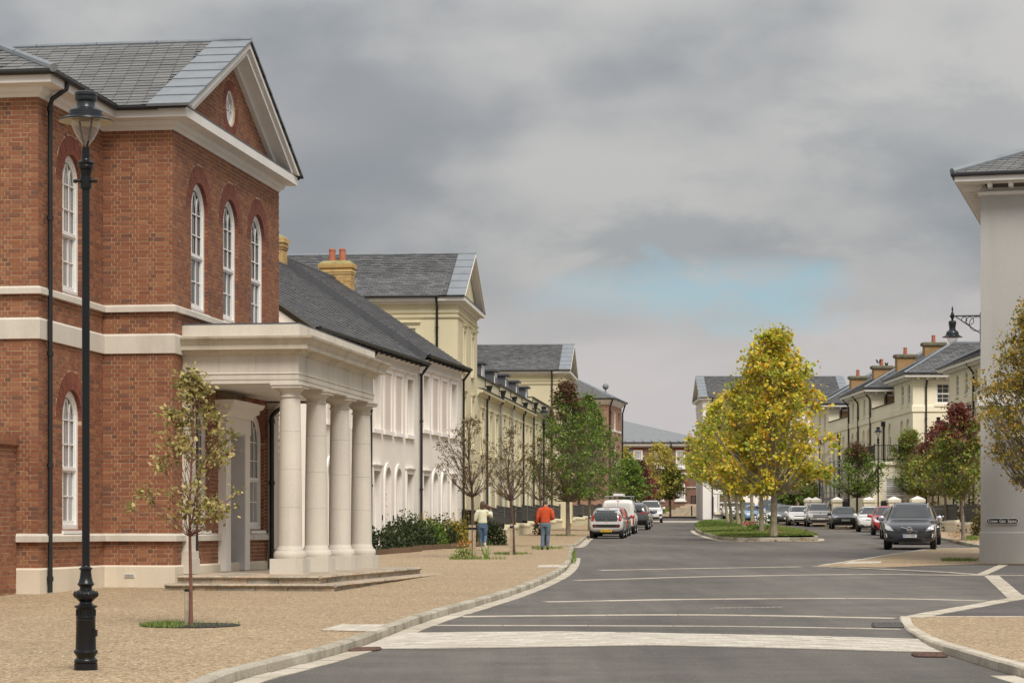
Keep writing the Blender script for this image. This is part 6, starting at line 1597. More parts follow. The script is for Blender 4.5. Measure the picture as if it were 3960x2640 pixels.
def right_garden_walls():
    zf = lambda y: gz(y) + .125
    line = [(22.9, 112), (23.3, 122), (23.6, 132), (23.6, 141), (23.6, 151), (23.3, 165), (23.1, 174), (22.8, 186)]
    labs = ['low cream wall with charcoal panels beside the grey corner building', 'low cream wall with charcoal panels behind the lamp post', 'low cream wall between the two nearest capped piers', 'low cream wall with black railing left of the balcony house pier', 'low cream wall with black gate panels by the scaffolding', 'low cream wall behind the silver SUV', 'low cream wall farthest along, behind the white cars']
    for i, (a, b) in enumerate(zip(line, line[1:])):
        a, b = Vector((*a, 0)), Vector((*b, 0)); d = b - a; u = d.normalized(); nn = Vector((u.y, -u.x, 0)); zg = zf(a.y); zt = zf(b.y) + .42
        w = thing('garden_wall', (a + b) / 2 + UZ * zg, labs[i], 'wall', 'low walls before the cream terrace')
        m = MB(); m.obox(a + UZ * (zg - .3), d, nn * .24, UZ * (zt - zg + .26)); m.build('wall_core', CREAM, w)
        nb = max(2, round(d.length / 1.6))
        for k in range(nb):
            m = MB(); m.tube([a + nn * .12 + d * (k / nb) + UZ * (zt - .05), a + nn * .12 + d * ((k + .985) / nb) + UZ * (zt - .05)], .16, 8); m.build('coping', CREAM, w, smooth=True)
        f = a + nn * .12 + u * .5; g = b + nn * .12 - u * .5
        if i == 3: railing_panel(f, g, zt + .05, zt + 1.0, w)
        else: solid_panel(f, g, zt + .05, zt + .92, w)
    pl = {1: ('capped cream gate pier nearest the maroon tree', (23.0, 132)), 2: ('capped cream gate pier left of the balcony window', (23.05, 140.5)), 3: ('capped cream gate pier beside the tall lamp post', (22.9, 149.5)), 4: ('capped cream gate pier right of the black gate', (22.9, 164)), 5: ('capped cream gate pier behind the black hatchback', (22.6, 173.2)), 6: ('capped cream gate pier behind the silver SUV', (22.4, 175.5)), 7: ('capped cream gate pier behind the white hatchback', (21.9, 186))}
    for k, (lab, (x, y)) in pl.items():
        zg = zf(y); g = thing('gate_pier', (x, y, zg), lab, 'gate pier', 'capped gate piers of the cream terrace')
        box_obj('shaft', (x, y, zg), (.66, .66, 1.62), 0, CREAM, g); box_obj('cap_mould', (x, y, zg + 1.56), (.78, .78, .12), 0, CREAM, g)
        m = MB(); m.lathe((x, y, zg + 1.68), [(.55, 0), (.55, .06), (.04, .24)], 4); o = m.build('cap', TRIMW, g)
        bm = o.data
        for v in bm.vertices:
            q = Vector((v.co.x - x, v.co.y - y)); c, s_ = math.cos(.7854), math.sin(.7854); v.co.x, v.co.y = x + q.x * c - q.y * s_, y + q.x * s_ + q.y * c
    g = thing('garden_gate', (22.9, 161, zf(161)), 'black panelled garden gate standing open behind the black hatchback', 'gate')
    a, b = Vector((22.7, 159.8, 0)), Vector((23.9, 158.0, 0)); solid_panel(a, b, zf(159) + .1, zf(159) + 1.62, g)
right_garden_walls()
# ---------------------------------------------------------------- trees and planting
def interp(prof, t):
    for (a, ra), (b, rb) in zip(prof, prof[1:]):
        if t <= b: return ra + (rb - ra) * (t - a) / max(1e-6, b - a)
    return prof[-1][1]
LEAF2 = [(0, 0), (.5, .36), (1, 0), (.5, -.36)]
LEAF_P = [(0, 0), (.18, .42), (.48, .30), (.62, .52), (.74, .24), (1, 0), (.74, -.24), (.62, -.52), (.48, -.30), (.18, -.42)]
def leaf(m, p, a, b, L, shape, curl):
    n = a.cross(b); k = len(m.v)
    for (u, w) in shape: m.v.append(tuple(p + a * (u * L) + b * (w * L) + n * (curl * L * (u * u + 1.6 * abs(w)))))
    m.f.append(tuple(range(k, k + len(shape)))); m.mi.append(m.m)
def rv(r):
    while True:
        v = Vector((r.uniform(-1, 1), r.uniform(-1, 1), r.uniform(-1, 1)))
        if .05 < v.length < 1: return v.normalized()
def tree(label, base, H, z0, prof, ncl, nlf, lsz, mats, bark, tr, seed, pick=None, shape=LEAF2, csz=.45, lean=(0, 0), group=None, name='tree', wob=.05, twig=.012, up=.9, droop=.3, tz=1.0, limb=.35):
    r = random.Random(seed); base = Vector(base); t = thing(name, base, label, 'tree', group)
    lean = Vector((lean[0], lean[1], 0))
    def axis(z):
        q = z / H; return base + lean * q + Vector((math.sin(q * 7 + seed) * wob * q * 2, math.cos(q * 5 + seed * 2) * wob * q * 2, z))
    wd = MB(); pts = [axis(H * k / 12 * tz) for k in range(13)]
    wd.tube(pts, [max(.008, tr * (1.25 if k == 0 else 1) * (1 - (k / 12) ** 1.2 * .95)) for k in range(13)], 8)
    cr = MB()
    for i in range(ncl):
        q = r.random() ** .85; a = r.uniform(0, 6.283); rm = interp(prof, q) * (1 + .22 * math.sin(3 * a + q * 9 + seed) + .12 * math.sin(7 * a - q * 14)); rr = rm * math.sqrt(r.uniform(.04, 1.15))
        z = z0 + (H - z0) * q; c = axis(z) + Vector((math.cos(a) * rr, math.sin(a) * rr, 0))
        zb = max(z0 * .92 - .02, z - rr * up - .15 * (H - z0) * r.random()); s = axis(min(zb, H * .97))
        mid = s.lerp(c, .5) + Vector((0, 0, -.10 * rr)) + rv(r) * .08 * rr
        rad_ = max(twig, tr * limb * (1 - zb / H) * min(1, .35 + rr / max(.1, rm)))
        wd.tube([s, s.lerp(mid, .5) + rv(r) * .02, mid, mid.lerp(c, .55) + rv(r) * .03, c], [rad_, rad_ * .85, rad_ * .65, rad_ * .45, twig * .6], 5, False)
        if pick: cr.m = pick(q, rr / max(.01, rm), r, c)
        n = max(1, int(nlf * r.uniform(.5, 1.5)))
        for k in range(2 + n // 12):
            e = c + rv(r) * csz * r.uniform(.5, 1.2); wd.tube([mid.lerp(c, .6), (c + e) / 2 + rv(r) * .03, e], [twig * .7, twig * .5, twig * .3], 4, False)
        for k in range(n):
            d = rv(r); p = c + Vector((d.x, d.y, d.z * .8)) * csz * min(1.15, abs(r.gauss(0, .62)))
            out = (p - axis(z)); out.z *= .3
            aa = (rv(r) + (out.normalized() if out.length > .01 else Vector()) * .7 - UZ * droop).normalized(); bb = aa.cross(rv(r) + UZ * .8).normalized()
            leaf(cr, p, aa, bb, lsz * r.uniform(.6, 1.25), shape, r.uniform(-.25, .1))
    wd.build('trunk', bark, t, smooth=True); cr.build('crown', mats, t); return t
def P3(u, v, off=.1): q = gpo(u, v, off); return Vector((*q, gz(q[1]) + off))
def prof_h(base, vtop): return (HZ - vtop) / FPX * base.y + CAMZ - base.z
egg = [(0, .35), (.12, .8), (.3, 1), (.55, .82), (.8, .5), (1, .12)]
def sc(p, k): return [(t, r * k) for t, r in p]
# the young variegated tree by the lamp, with its stake
b = Vector((PIT[0], PIT[1], gz(PIT[1]) + PAVE_H)); Hy = prof_h(b, 1440)
tree('young staked tree with variegated yellow green leaves in a round pit', b, Hy, 1.22, sc([(0, .62), (.15, 1), (.35, .92), (.6, .62), (.85, .3), (1, .06)], .62), 104, 24, .072, [LF_PHOT], BARKR, .024, 21, csz=.165, wob=.02, twig=.004, up=1.1, droop=.1, limb=.4, shape=[(0, 0), (.3, .24), (.65, .22), (1, 0), (.65, -.22), (.3, -.24)])
st = thing('tree_stake', b + Vector((-.045, .02, 0)), 'short weathered timber stake against the young tree in the round pit', 'stake')
box_obj('post', b + Vector((-.05, .03, -.05)), (.062, .062, .50), .2, STAKE, st); box_obj('strap', b + Vector((-.05, .03, .42)), (.07, .07, .03), .2, IRON, st)
# three thin trees losing their leaves along the left pavement
bare = [(0, .5), (.2, .95), (.45, 1), (.7, .7), (1, .1)]
def bare_pick(q, f, r, c): return 0
for (u, v, vt, wp, lab, sd, nl, stk) in ((1826, 2155, 1600, 118, 'nearly bare twisted tree with two stakes before the white cottages', 31, 9, 1), (1985, 2143, 1650, 98, 'nearly bare tree with one stake between the walking woman and man', 32, 9, 1), (2100, 2112, 1690, 85, 'nearly bare tree behind the head of the man in orange', 33, 10, 0)):
    b = P3(u, v); H = prof_h(b, vt); w = wp / FPX * b.y
    tree(lab, b, H, H * .46, sc(bare, w * 1.05), 58, nl + 14, .085, [LF_BARE], BARKD, .06, sd, csz=.26, twig=.0065, up=1.1, droop=.7, lean=(-.05 if sd == 31 else -.15, 0), group='thinning street trees', shape=[(0, 0), (.4, .2), (1, 0), (.4, -.2)], limb=.45, tz=.97)
    if stk:
        for k, du in enumerate((-8, 8)[:2 if sd == 31 else 1]):
            p = P3(u + du, v + 1); s = thing('tree_stake', p, 'pale timber stake %s' % (('left of the two at the bare tree by the flowers', 'right of the two at the bare tree by the flowers')[k] if sd == 31 else 'at the bare tree between the two walkers'), 'stake', 'stakes of the street trees')
            box_obj('post', p + UZ * -.05, (.09, .09, 1.0), 0, STAKE, s); box_obj('strap', p + UZ * .82, (.10, .10, .06), 0, IRON, s)
# two full green pears
def pear_pick(th):
    def f(q, fr, r, c): return 1 if q > th + r.uniform(-.12, .12) else 0
    return f
pear = [(0, .55), (.1, .9), (.28, 1), (.5, .9), (.72, .58), (.88, .30), (1, .06)]
for (u, v, vt, vb, wp, lab, sd, th) in ((2197, 2070, 1482, 1925, 102, 'dense green street tree with a reddening tip, the nearer of two', 41, .80), (2281, 2050, 1532, 1918, 96, 'dense dark green street tree beside the silver hatchback, the farther of two', 42, 1.2)):
    b = P3(u, v); H = prof_h(b, vt); w = wp / FPX * b.y; zb = (HZ - vb) / FPX * b.y + CAMZ - b.z
    tree(lab, b, H, zb, sc(pear, w * 1.28), 330, 40, .12, [LF_PEAR, LF_PEARR], BARK, .10, sd, pear_pick(th), csz=.38, group='green trees before the yellow terrace', twig=.008)
# island planes
def plane_pick(q, f, r, c): return 0 if r.random() < .72 else 1
plane = [(0, .5), (.12, .95), (.30, 1), (.5, .84), (.68, .64), (.84, .45), (1, .16)]
for (u, v, vt, vb, wp, lab, sd, du, n) in ((2992, 2072, 1292, 1895, 205, 'tallest golden plane tree at the near end of the island', 51, 0, 190), (2945, 2056, 1500, 1900, 170, 'second plane tree of the island, with white flowers at its foot', 52, -5, 150),
        (2876, 2037, 1535, 1900, 140, 'third plane tree of the island, alone on the left side', 53, -40, 130), (2910, 2031, 1545, 1890, 120, 'plane tree behind the red flowers on the island', 54, -10, 110), (2856, 2025, 1540, 1890, 120, 'plane tree of the island fifth from the near end', 55, -45, 110),
        (2832, 2024, 1600, 1890, 110, 'plane tree second from the far end of the island', 56, -60, 100), (2815, 2017, 1650, 1880, 105, 'farthest plane tree on the island', 57, -55, 100)):
    b = P3(u, v, .22); H = prof_h(b, vt); w = wp / FPX * b.y; zb = (HZ - vb) / FPX * b.y + CAMZ - b.z
    far = sd > 52
    tree(lab, b, H, zb, sc(plane if sd == 51 else egg, w * (1.08 if sd == 51 else 1.3 if far else 1.15)), int(n * 1.35), 70 if not far else 46, .155, [LF_PLANE, LF_PLANEG] if sd < 53 else [LF_PLANEG, LF_PLANE], BARKP, .15 if sd == 51 else .12, sd, plane_pick, LEAF_P, csz=.55, group='plane trees on the island', lean=(du / FPX * b.y, 0), twig=.012, droop=.55)
# smaller trees down the street
for (u, v, vt, vb, wp, mats, lab, sd, bark, off) in ((2432, 2020, 1775, 1935, 62, [LF_PEAR], 'small dark green tree behind the white van', 61, BARK, .1), (2478, 2012, 1788, 1930, 40, [LF_MAROON, LF_PEARR], 'maroon leaved tree behind the white pickup', 62, BARK, .1),
        (2548, 1999, 1716, 1930, 72, [LF_YEL], 'pale barked yellow tree before the brown brick house', 63, BARKP, .1), (2592, 1999, 1800, 1925, 45, [LF_LIQ], 'small olive green tree right of the yellow tree', 64, BARKD, .1), (2415, 2000, 1735, 1900, 34, [LF_YEL], 'yellow tree behind the square street lantern', 65, BARK, .1),
        (3316, 2038, 1718, 1912, 74, [LF_PEAR, LF_PEARR], 'round green tree behind the black hatchback', 66, BARKD, .14), (3067, 2015, 1860, 1950, 60, [LF_PEAR], 'low green tree behind the white hatchback and planes', 67, BARK, .14), (3120, 2012, 1850, 1930, 45, [LF_LIQ], 'olive green tree behind the silver SUV', 68, BARK, .14)):
    b = P3(u, v, off); H = prof_h(b, vt); w = wp / FPX * b.y; zb = (HZ - vb) / FPX * b.y + CAMZ - b.z
    tree(lab, b, H, zb, sc(egg if sd != 62 else pear, w * 1.25), 170, 34, .19 if b.y > 160 else .13, mats, bark, .09, sd, (lambda q, f, r, c: 1 if q > .82 + r.uniform(-.1, .1) else 0) if len(mats) > 1 else None, csz=.48, group='small street trees far down the road' if b.y > 160 else None, twig=.01)
def maroon_pick(th): return lambda q, f, r, c: 1 if q > th + r.uniform(-.16, .16) else 0
for (u, v, vt, vb, wp, mats, lab, sd, th, lx) in ((3727, 2087, 1575, 1915, 92, [LF_LIQ, LF_MAROON], 'leaning green tree turning maroon above, beside the lamp post', 71, .70, -28), (3664, 2052, 1640, 1905, 100, [LF_LIQ, LF_MAROON], 'green and maroon tree behind the dark parked SUVs', 72, .55, -20),
        (3609, 2046, 1720, 1905, 75, [LF_LIQ, LF_PEARR], 'green tree with rusty tips directly above the grey SUV', 73, .70, -8), (3567, 2036, 1740, 1905, 60, [LF_LIQ, LF_PEARR], 'slim green tree rising behind the grey SUV roof', 74, .8, 0), (3527, 2034, 1668, 1905, 75, [LF_PEAR, LF_LIQ], 'green tree before the balcony house, left of the maroon trees', 75, .45, -8)):
    b = P3(u, v, .14); H = prof_h(b, vt); w = wp / FPX * b.y; zb = (HZ - vb) / FPX * b.y + CAMZ - b.z
    tree(lab, b, H, zb, sc(egg, w * 1.2), 230, 38, .14, mats, BARK, .085, sd, maroon_pick(th), csz=.40, group='autumn trees along the right pavement', lean=(lx / FPX * b.y, 0), twig=.009, droop=.45)
# bronze hornbeam cut by the right edge
b = Vector((13.95, 62.0, gz(62) + .015)); H = prof_h(b, 1165)
tree('bronze green tree in front of the grey wall, cut by the right edge', b, H, 2.15, sc([(0, .35), (.12, .8), (.35, 1), (.6, .72), (.85, .34), (1, .05)], 1.42), 440, 38, .09, [LF_HORN], BARK, .10, 81, csz=.36, twig=.006, droop=.2)
# shrubs and planting
def shrub(label, c, rx, ry, h, n, ls, mat, seed, group=None, name='shrub', cat='shrub'):
    r = random.Random(seed); m = MB(); c = Vector(c); t = thing(name, c, label, cat, group)
    for i in range(n):
        d = rv(r); d.z = abs(d.z); k = r.uniform(.55, 1.0) * (1 + .18 * math.sin(d.x * 5 + seed) * math.cos(d.y * 4 + seed))
        p = c + Vector((d.x * rx * k, d.y * ry * k, d.z * h * k)); a = (rv(r) + d * .8).normalized(); bb = a.cross(rv(r)).normalized(); leaf(m, p, a, bb, ls * r.uniform(.6, 1.3), LEAF2, 0)
    m.build('foliage', mat, t)
    s = MB()
    for k in range(6):
        a = k * 1.05 + seed; s.tube([c, c + Vector((math.cos(a) * rx * .5, math.sin(a) * ry * .5, h * .6))], [.02, .006], 4)
    s.build('stems', BARKD, t, kind='stuff'); return t
shr = [(1470, 2128, .95, .75, LF_BUSH, 'bright green low shrub at the foot of the last porch column'), (1510, 2122, 1.0, 1.0, LF_BUSH, 'dark shrub by the orange wreath door, first large one'), (1560, 2118, .95, 1.2, LF_BUSH, 'tallest dark shrub below the first black downpipe'), (1605, 2116, .9, 1.1, LF_BUSH, 'dark green shrub right of the first black downpipe'),
       (1650, 2114, .9, 1.0, LF_PEAR, 'mid green shrub under the second pair of doors'), (1700, 2112, .85, 1.05, LF_BUSH, 'loose shrub with seed heads under the last white windows'), (1745, 2109, .8, .95, LF_HORN, 'brownish shrub near the end of the white cottages'), (1790, 2106, .75, .9, LF_BUSH, 'dark shrub behind the stakes of the bare tree'), (1838, 2103, .6, .8, LF_BUSH, 'small dark shrub behind the walking woman'), (1906, 2106, .52, .88, LF_BUSH, 'clipped round bush to the right of the walking woman')]
for i, (u, v, w, h, mt, lab) in enumerate(shr):
    p = P3(u, v, .1); shrub(lab, p, w, w * .9, h, 1500, .10, mt, 90 + i, 'shrubs in the planting bed')
r_ = random.Random(2)
for i in range(8):
    u = 1465 + i * 50; p = P3(u + r_.uniform(-15, 15), 2116 - i * 1.2); m = MB()
    for k in range(14):
        q = p + Vector((r_.uniform(-.3, .3), r_.uniform(-.3, .3), 0)); e = q + Vector((r_.uniform(-.25, .25), r_.uniform(-.2, .2), r_.uniform(.9, 1.5))); m.tube([q, q.lerp(e, .5) + rv(r_) * .05, e], [.006, .005, .002], 4, False)
        for j in range(7): z = q.lerp(e, r_.uniform(.4, 1)); a = rv(r_); leaf(m, z, a, a.cross(UZ + rv(r_) * .1).normalized(), .09, LEAF2, 0)
    sett(m.build('tall_stems', LF_HORN), 'wispy tall stems ' + ('beside the last porch column', 'before the wreathed white door', 'under the second white door', 'left of the first black downpipe', 'right of the first black downpipe', 'under the third white door', 'under the fourth white door', 'near the far end of the white cottages')[i], 'plant', 'wispy plants in the bed')
bed = [gpo(*p, .1) for p in ((1440, 2144), (1630, 2130), (1632, 2126), (1800, 2116), (1880, 2109), (1880, 2098), (1450, 2112))]
sheet('planting_bed', bed, .125, SOIL)
ed = thing('bed_edging', Vector((*bed[1], gz(bed[1][1]) + .1)), 'mossy timber edging round the planting bed of the white cottages', 'edging')
for (a, b_) in (((1436, 2146), (1500, 2141)), ((1502, 2140.5), (1590, 2134)), ((1592, 2133.5), (1632, 2130)), ((1594, 2129.5), (1670, 2124)), ((1672, 2123.8), (1740, 2119.5)), ((1742, 2119), (1800, 2115.5)), ((1803, 2115), (1880, 2109))):
    p, q = P3(*a), P3(*b_); d = q - p; m = MB(); m.obox(p - UZ * .05, d, Vector((0, .09, 0)), UZ * .22); m.build('timber', TIMBER, ed)
for (u, v, lab, mt, n) in ((1795, 2160, 'orange flowered plant at the foot of the bare tree stakes', LF_PEAR, 260), (1880, 2158, 'spiky iris leaves right of the bare tree stakes', LF_PEAR, 0)):
    p = P3(u, v)
    if n:
        t = shrub(lab, p, .35, .3, .38, n, .07, mt, 7, name='flower_plant', cat='plant'); m = MB(); r = random.Random(3)
        for k in range(16):
            c = p + Vector((r.uniform(-.2, .25), r.uniform(-.2, .2), r.uniform(.3, .52)))
            for j in range(5): a = rv(r); leaf(m, c, a, a.cross(rv(r)).normalized(), .06, LEAF2, 0)
        m.build('flowers', MATS['orange_petal'], t)
    else:
        m = MB(); r = random.Random(6)
        for k in range(14): e = Vector((r.uniform(-.22, .22), r.uniform(-.1, .1), r.uniform(.3, .62))); s = Vector((r.uniform(-.05, .05), 0, 0)); m.add([p + s - Vector((.012, 0, 0)), p + s + Vector((.012, 0, 0)), p + s + e], ((0, 1, 2),))
        sett(m.build('iris_plant', LF_PEAR), lab, 'plant')
def rect_pt(u0, u1, v0, v1, off=.1):
    def f(r):
        q = gpo(u0 + (u1 - u0) * r.betavariate(1.2, 1.6), (v0 + v1) / 2 + (v1 - v0) * .5 * max(-1, min(1, r.gauss(0, .5))), off); return (q[0], q[1])
    return f
zp = lambda x, y: gz(y) + .1
for i, (a, n) in enumerate((((1735, 1960, 2155, 2163), 420), ((1910, 2060, 2137, 2144), 480), ((2055, 2180, 2113, 2122), 480), ((2150, 2235, 2066, 2072), 160))):
    grass_on('grass', rect_pt(*a), n, zp, .075, 60 + i, w=.010)
grass_on('grass', rect_pt(2208, 2226, 2128, 2182, 0), 260, lambda x, y: gz(y), .16, 70, w=.012)
grass_on('grass', rect_pt(3640, 3790, 2163, 2172, 0), 700, lambda x, y: gz(y), .09, 71, w=.012); grass_on('grass', rect_pt(3735, 3790, 2081, 2090, .12), 300, lambda x, y: gz(y) + .12, .2, 72, w=.012)
def litter(inside, n, zf, s, seed):
    r = random.Random(seed); m = MB()
    for _ in range(n):
        p = inside(r)
        if p: a = Vector((r.uniform(-1, 1), r.uniform(-1, 1), .1)).normalized(); leaf(m, Vector((*p, zf(*p) + .03)), a, a.cross(UZ).normalized(), s * r.uniform(.6, 1.2), LEAF_P, .1)
    m.build('fallen_leaves', LF_DEAD, kind='stuff')
litter(lambda r: (lambda p: p if in_poly(p, isl) else None)((r.uniform(IX0, IX1), IY0 + 30 * r.random() ** 1.5)), 420, lambda x, y: zisl(x, y) + .03, .2, 1)
litter(lambda r: (r.uniform(9.4, 13), IY0 - r.uniform(.05, .6)), 60, lambda x, y: gz(y), .16, 2)
litter(rect_pt(3190, 3330, 2030, 2050, .0), 160, lambda x, y: gz(y), .2, 4); litter(rect_pt(3665, 3795, 2050, 2100, .12), 260, lambda x, y: gz(y) + .12, .16, 5)
litter(rect_pt(2240, 2290, 2074, 2090, 0), 50, lambda x, y: gz(y), .14, 6)
for i, (u, v, lab, mt) in enumerate(((2905, 2048, 'cluster of dark red flowers among the island trees', LF_MAROON), (2935, 2052, 'white flowers left of the second plane trunk', None), (2958, 2052, 'white flowers right of the second plane trunk', None))):
    p = P3(u, v, .2); t = shrub(lab, p, .42, .4, .35, 260, .10, LF_PEAR, 40 + i, name='flower_plant', cat='plant'); m = MB(); r = random.Random(i)
    for k in range(50): c = p + Vector((r.uniform(-.4, .4) * (1 if mt else .4), r.uniform(-.3, .3), r.uniform(.25, .5 if mt else .9))); a = rv(r); leaf(m, c, a, a.cross(rv(r)).normalized(), .11, LEAF_P, 0)
    m.build('flowers', mt and pieces('red_petal', [(0, (.28, .03, .05)), (1, (.4, .06, .08))], .8, 40, .1, 0) or SIGNW, t)
for i, (x, y, w, h, lab) in enumerate(((24.6, 136, 1.3, 1.5, 'yellowing hedge shrub between the two capped piers'), (24.5, 145, 1.4, 1.6, 'yellowing hedge shrub in front of the balcony window'), (24.8, 126, 1.5, 1.7, 'olive hedge shrub below the sale board'), (24.4, 119, 1.4, 1.6, 'olive hedge shrub behind the lamp post'), (22.1, 108, .8, 1.45, 'overgrown yellow green bush spilling over the pavement by the dark SUV'), (24.5, 154, 1.2, 1.1, 'dark shrub behind the spiked railing'))):
    shrub(lab, (x, y, gz(y) + .12), w, w, h, 1500, .14, LF_HEDGE if i != 5 else LF_BUSH, 120 + i, 'garden shrubs of the cream terrace')
shrub('red berried plant beside the panels behind the man in orange', P3(2088, 2068), .35, .3, 1.25, 500, .10, LF_MAROON, 140)
shrub('low green bushes before the brown brick house', (14.5, 229, gz(229)), 2.6, .8, .8, 900, .2, LF_PEAR, 141)
# ---------------------------------------------------------------- street lamps
def lamp(loc, H, label, group='black street lamps', square=False, rz=0.0):
    k = H / 5.25; t = thing('street_lamp', loc, label, 'street lamp', group); c = Vector(loc)
    def L(prof, nm, mat, n=20, sm=True):
        m = MB(); m.lathe(c, [(r * k, z * k) for r, z in prof], n); return m.build(nm, mat, t, smooth=sm)
    p = L([(.107, -.05), (.107, .052), (.098, .056), (.106, .066), (.107, .08), (.098, .094), (.084, .105), (.084, .118), (.104, .145), (.111, .158), (.108, .17), (.095, .178), (.093, .2), (.087, .436), (.090, .44), (.090, .448), (.086, .452), (.086, .466), (.09, .47), (.09, .478), (.084, .485), (.084, .545), (.088, .555), (.104, .566), (.105, .576), (.075, .586), (.06, .595), (.056, .612), (.075, .63), (.098, .652), (.107, .675), (.104, .69), (.085, .712), (.058, .724), (.055, .735), (.056, .748), (.072, .765), (.078, .775), (.066, .79), (.055, .83), (.048, .895), (.05, .903), (.060, .908), (.060, .92), (.044, .928), (.038, .94)], 'pedestal', IRON, 24)
    m = MB()
    if c.y < 40:
        for i in range(18):
            a = i * math.pi / 9; d = Vector((math.cos(a), math.sin(a), 0)); m.tube([c + d * .086 * k + UZ * .487 * k, c + d * .086 * k + UZ * .543 * k], .0065, 5)
        m.build('flutes', IRON, p, kind='stuff'); m = MB()
        for i in range(14):
            a = i * math.pi / 7; d = Vector((math.cos(a), math.sin(a), 0)); m.lathe(c + d * .101 * k + UZ * .682 * k, [(.002, -.03), (.014, -.012), (.016, .004), (.008, .02), (.001, .03)], 6)
        m.build('leaf_bosses', IRON, p, kind='stuff')
        m = MB(); m.obox(c + Vector((.078, -.045, .30)), (.03, .0, 0), (.0, .05, 0), (0, 0, .06)); m.build('access_plate', IRON, p)
    L([(.036, .93), (.036, 4.37)], 'post', IRON, 16)
    L([(.05, 4.36), (.052, 4.37), (.052, 4.47), (.045, 4.475), (.05, 4.5), (.058, 4.53), (.052, 4.535), (.065, 4.545), (.07, 4.565), (.066, 4.575), (.076, 4.585), (.078, 4.6), (.055, 4.615), (.05, 4.63), (.037, 4.635), (.037, 4.735)], 'collar', IRON, 18)
    m = MB()
    for sx in (-1, 1): m.tube([c + Vector((0, 0, 4.43 * k)), c + Vector((sx * .085 * k, -.02 * k, 4.43 * k))], .012 * k, 6); m.lathe(c + Vector((sx * .09 * k, -.02 * k, 4.41 * k)), [(.004, 0), (.022 * k, .01 * k), (.022 * k, .03 * k), (.004, .04 * k)], 8)
    m.build('ladder_bar', IRON, t)
    if square:
        m = MB(); q = lambda w, z: [c + Vector((sx * w * k, sy * w * k, z * k)) for sx, sy in ((-1, -1), (1, -1), (1, 1), (-1, 1))]
        m.add(q(.10, 4.74) + q(.16, 5.0), ((0, 1, 5, 4), (1, 2, 6, 5), (2, 3, 7, 6), (3, 0, 4, 7))); m.build('lantern_glass', LGLASS, t)
        m = MB(); a, b = q(.10, 4.74), q(.16, 5.0)
        for i in range(4): m.tube([a[i], b[i]], .012 * k, 4); m.tube([a[i], a[(i + 1) % 4]], .012 * k, 4)
        m.lathe(c, [(.25 * k, 5.0 * k), (.24 * k, 5.02 * k), (.10 * k, 5.13 * k), (.10 * k, 5.2 * k), (.02 * k, 5.26 * k)], 4); m.build('lantern_frame', HOOD, t); return t
    m = MB()
    for a in (-.9, 2.24):
        d = Vector((math.cos(a), math.sin(a), 0)); m.tube([c + (d * r + UZ * z) * k for r, z in ((.012, 4.72), (.05, 4.80), (.095, 4.9), (.125, 5.02))], .0095 * k, 6)
    m.build('lantern_arm', IRON, t)
    L([(.006, 4.745), (.035, 4.765), (.075, 4.82), (.11, 4.885), (.13, 4.94), (.133, 4.975), (.128, 4.995)], 'lantern_glass', LGLASS, 24)
    L([(.13, 4.995), (.24, 4.975), (.246, 4.972), (.13, 5.0)], 'reflector', HOODIN, 28)
    L([(.12, 5.002), (.244, 4.976), (.250, 4.978), (.248, 4.985), (.19, 5.008), (.172, 5.012), (.172, 5.026), (.150, 5.03), (.150, 5.068), (.135, 5.078), (.095, 5.09), (.084, 5.105), (.084, 5.15), (.095, 5.158), (.100, 5.168), (.100, 5.195), (.094, 5.2), (.102, 5.208), (.102, 5.232), (.09, 5.24), (.03, 5.243), (.014, 5.25), (.012, 5.262), (.002, 5.268)], 'lantern_hood', HOOD, 28)
    return t
b = P3(332, 2586, PAVE_H); lamp(b, 5.25, 'tall black cast iron street lamp with urn lantern in the left foreground')
for (u, v, vt, lab, sq, off) in ((2103, 2108, 1570, 'black street lamp behind the man in the orange fleece', 0, .1), (2437, 2016, 1730, 'black street lamp with square glass lantern before the far brick house', 1, .1), (3396, 2040, 1650, 'black street lamp left of the balcony, behind the red car', 0, .14), (3748, 2057, 1562, 'black street lamp beside the leaning tree at the low wall', 0, .14), (3629, 2040, 1612, 'black street lamp half hidden by the maroon tree crown', 0, .14), (3170, 2018, 1700, 'black street lamp behind the golden plane tree', 0, .14)):
    b = P3(u, v, off); lamp(b, (HZ - vt) / FPX * b.y + CAMZ - b.z, lab, square=bool(sq))
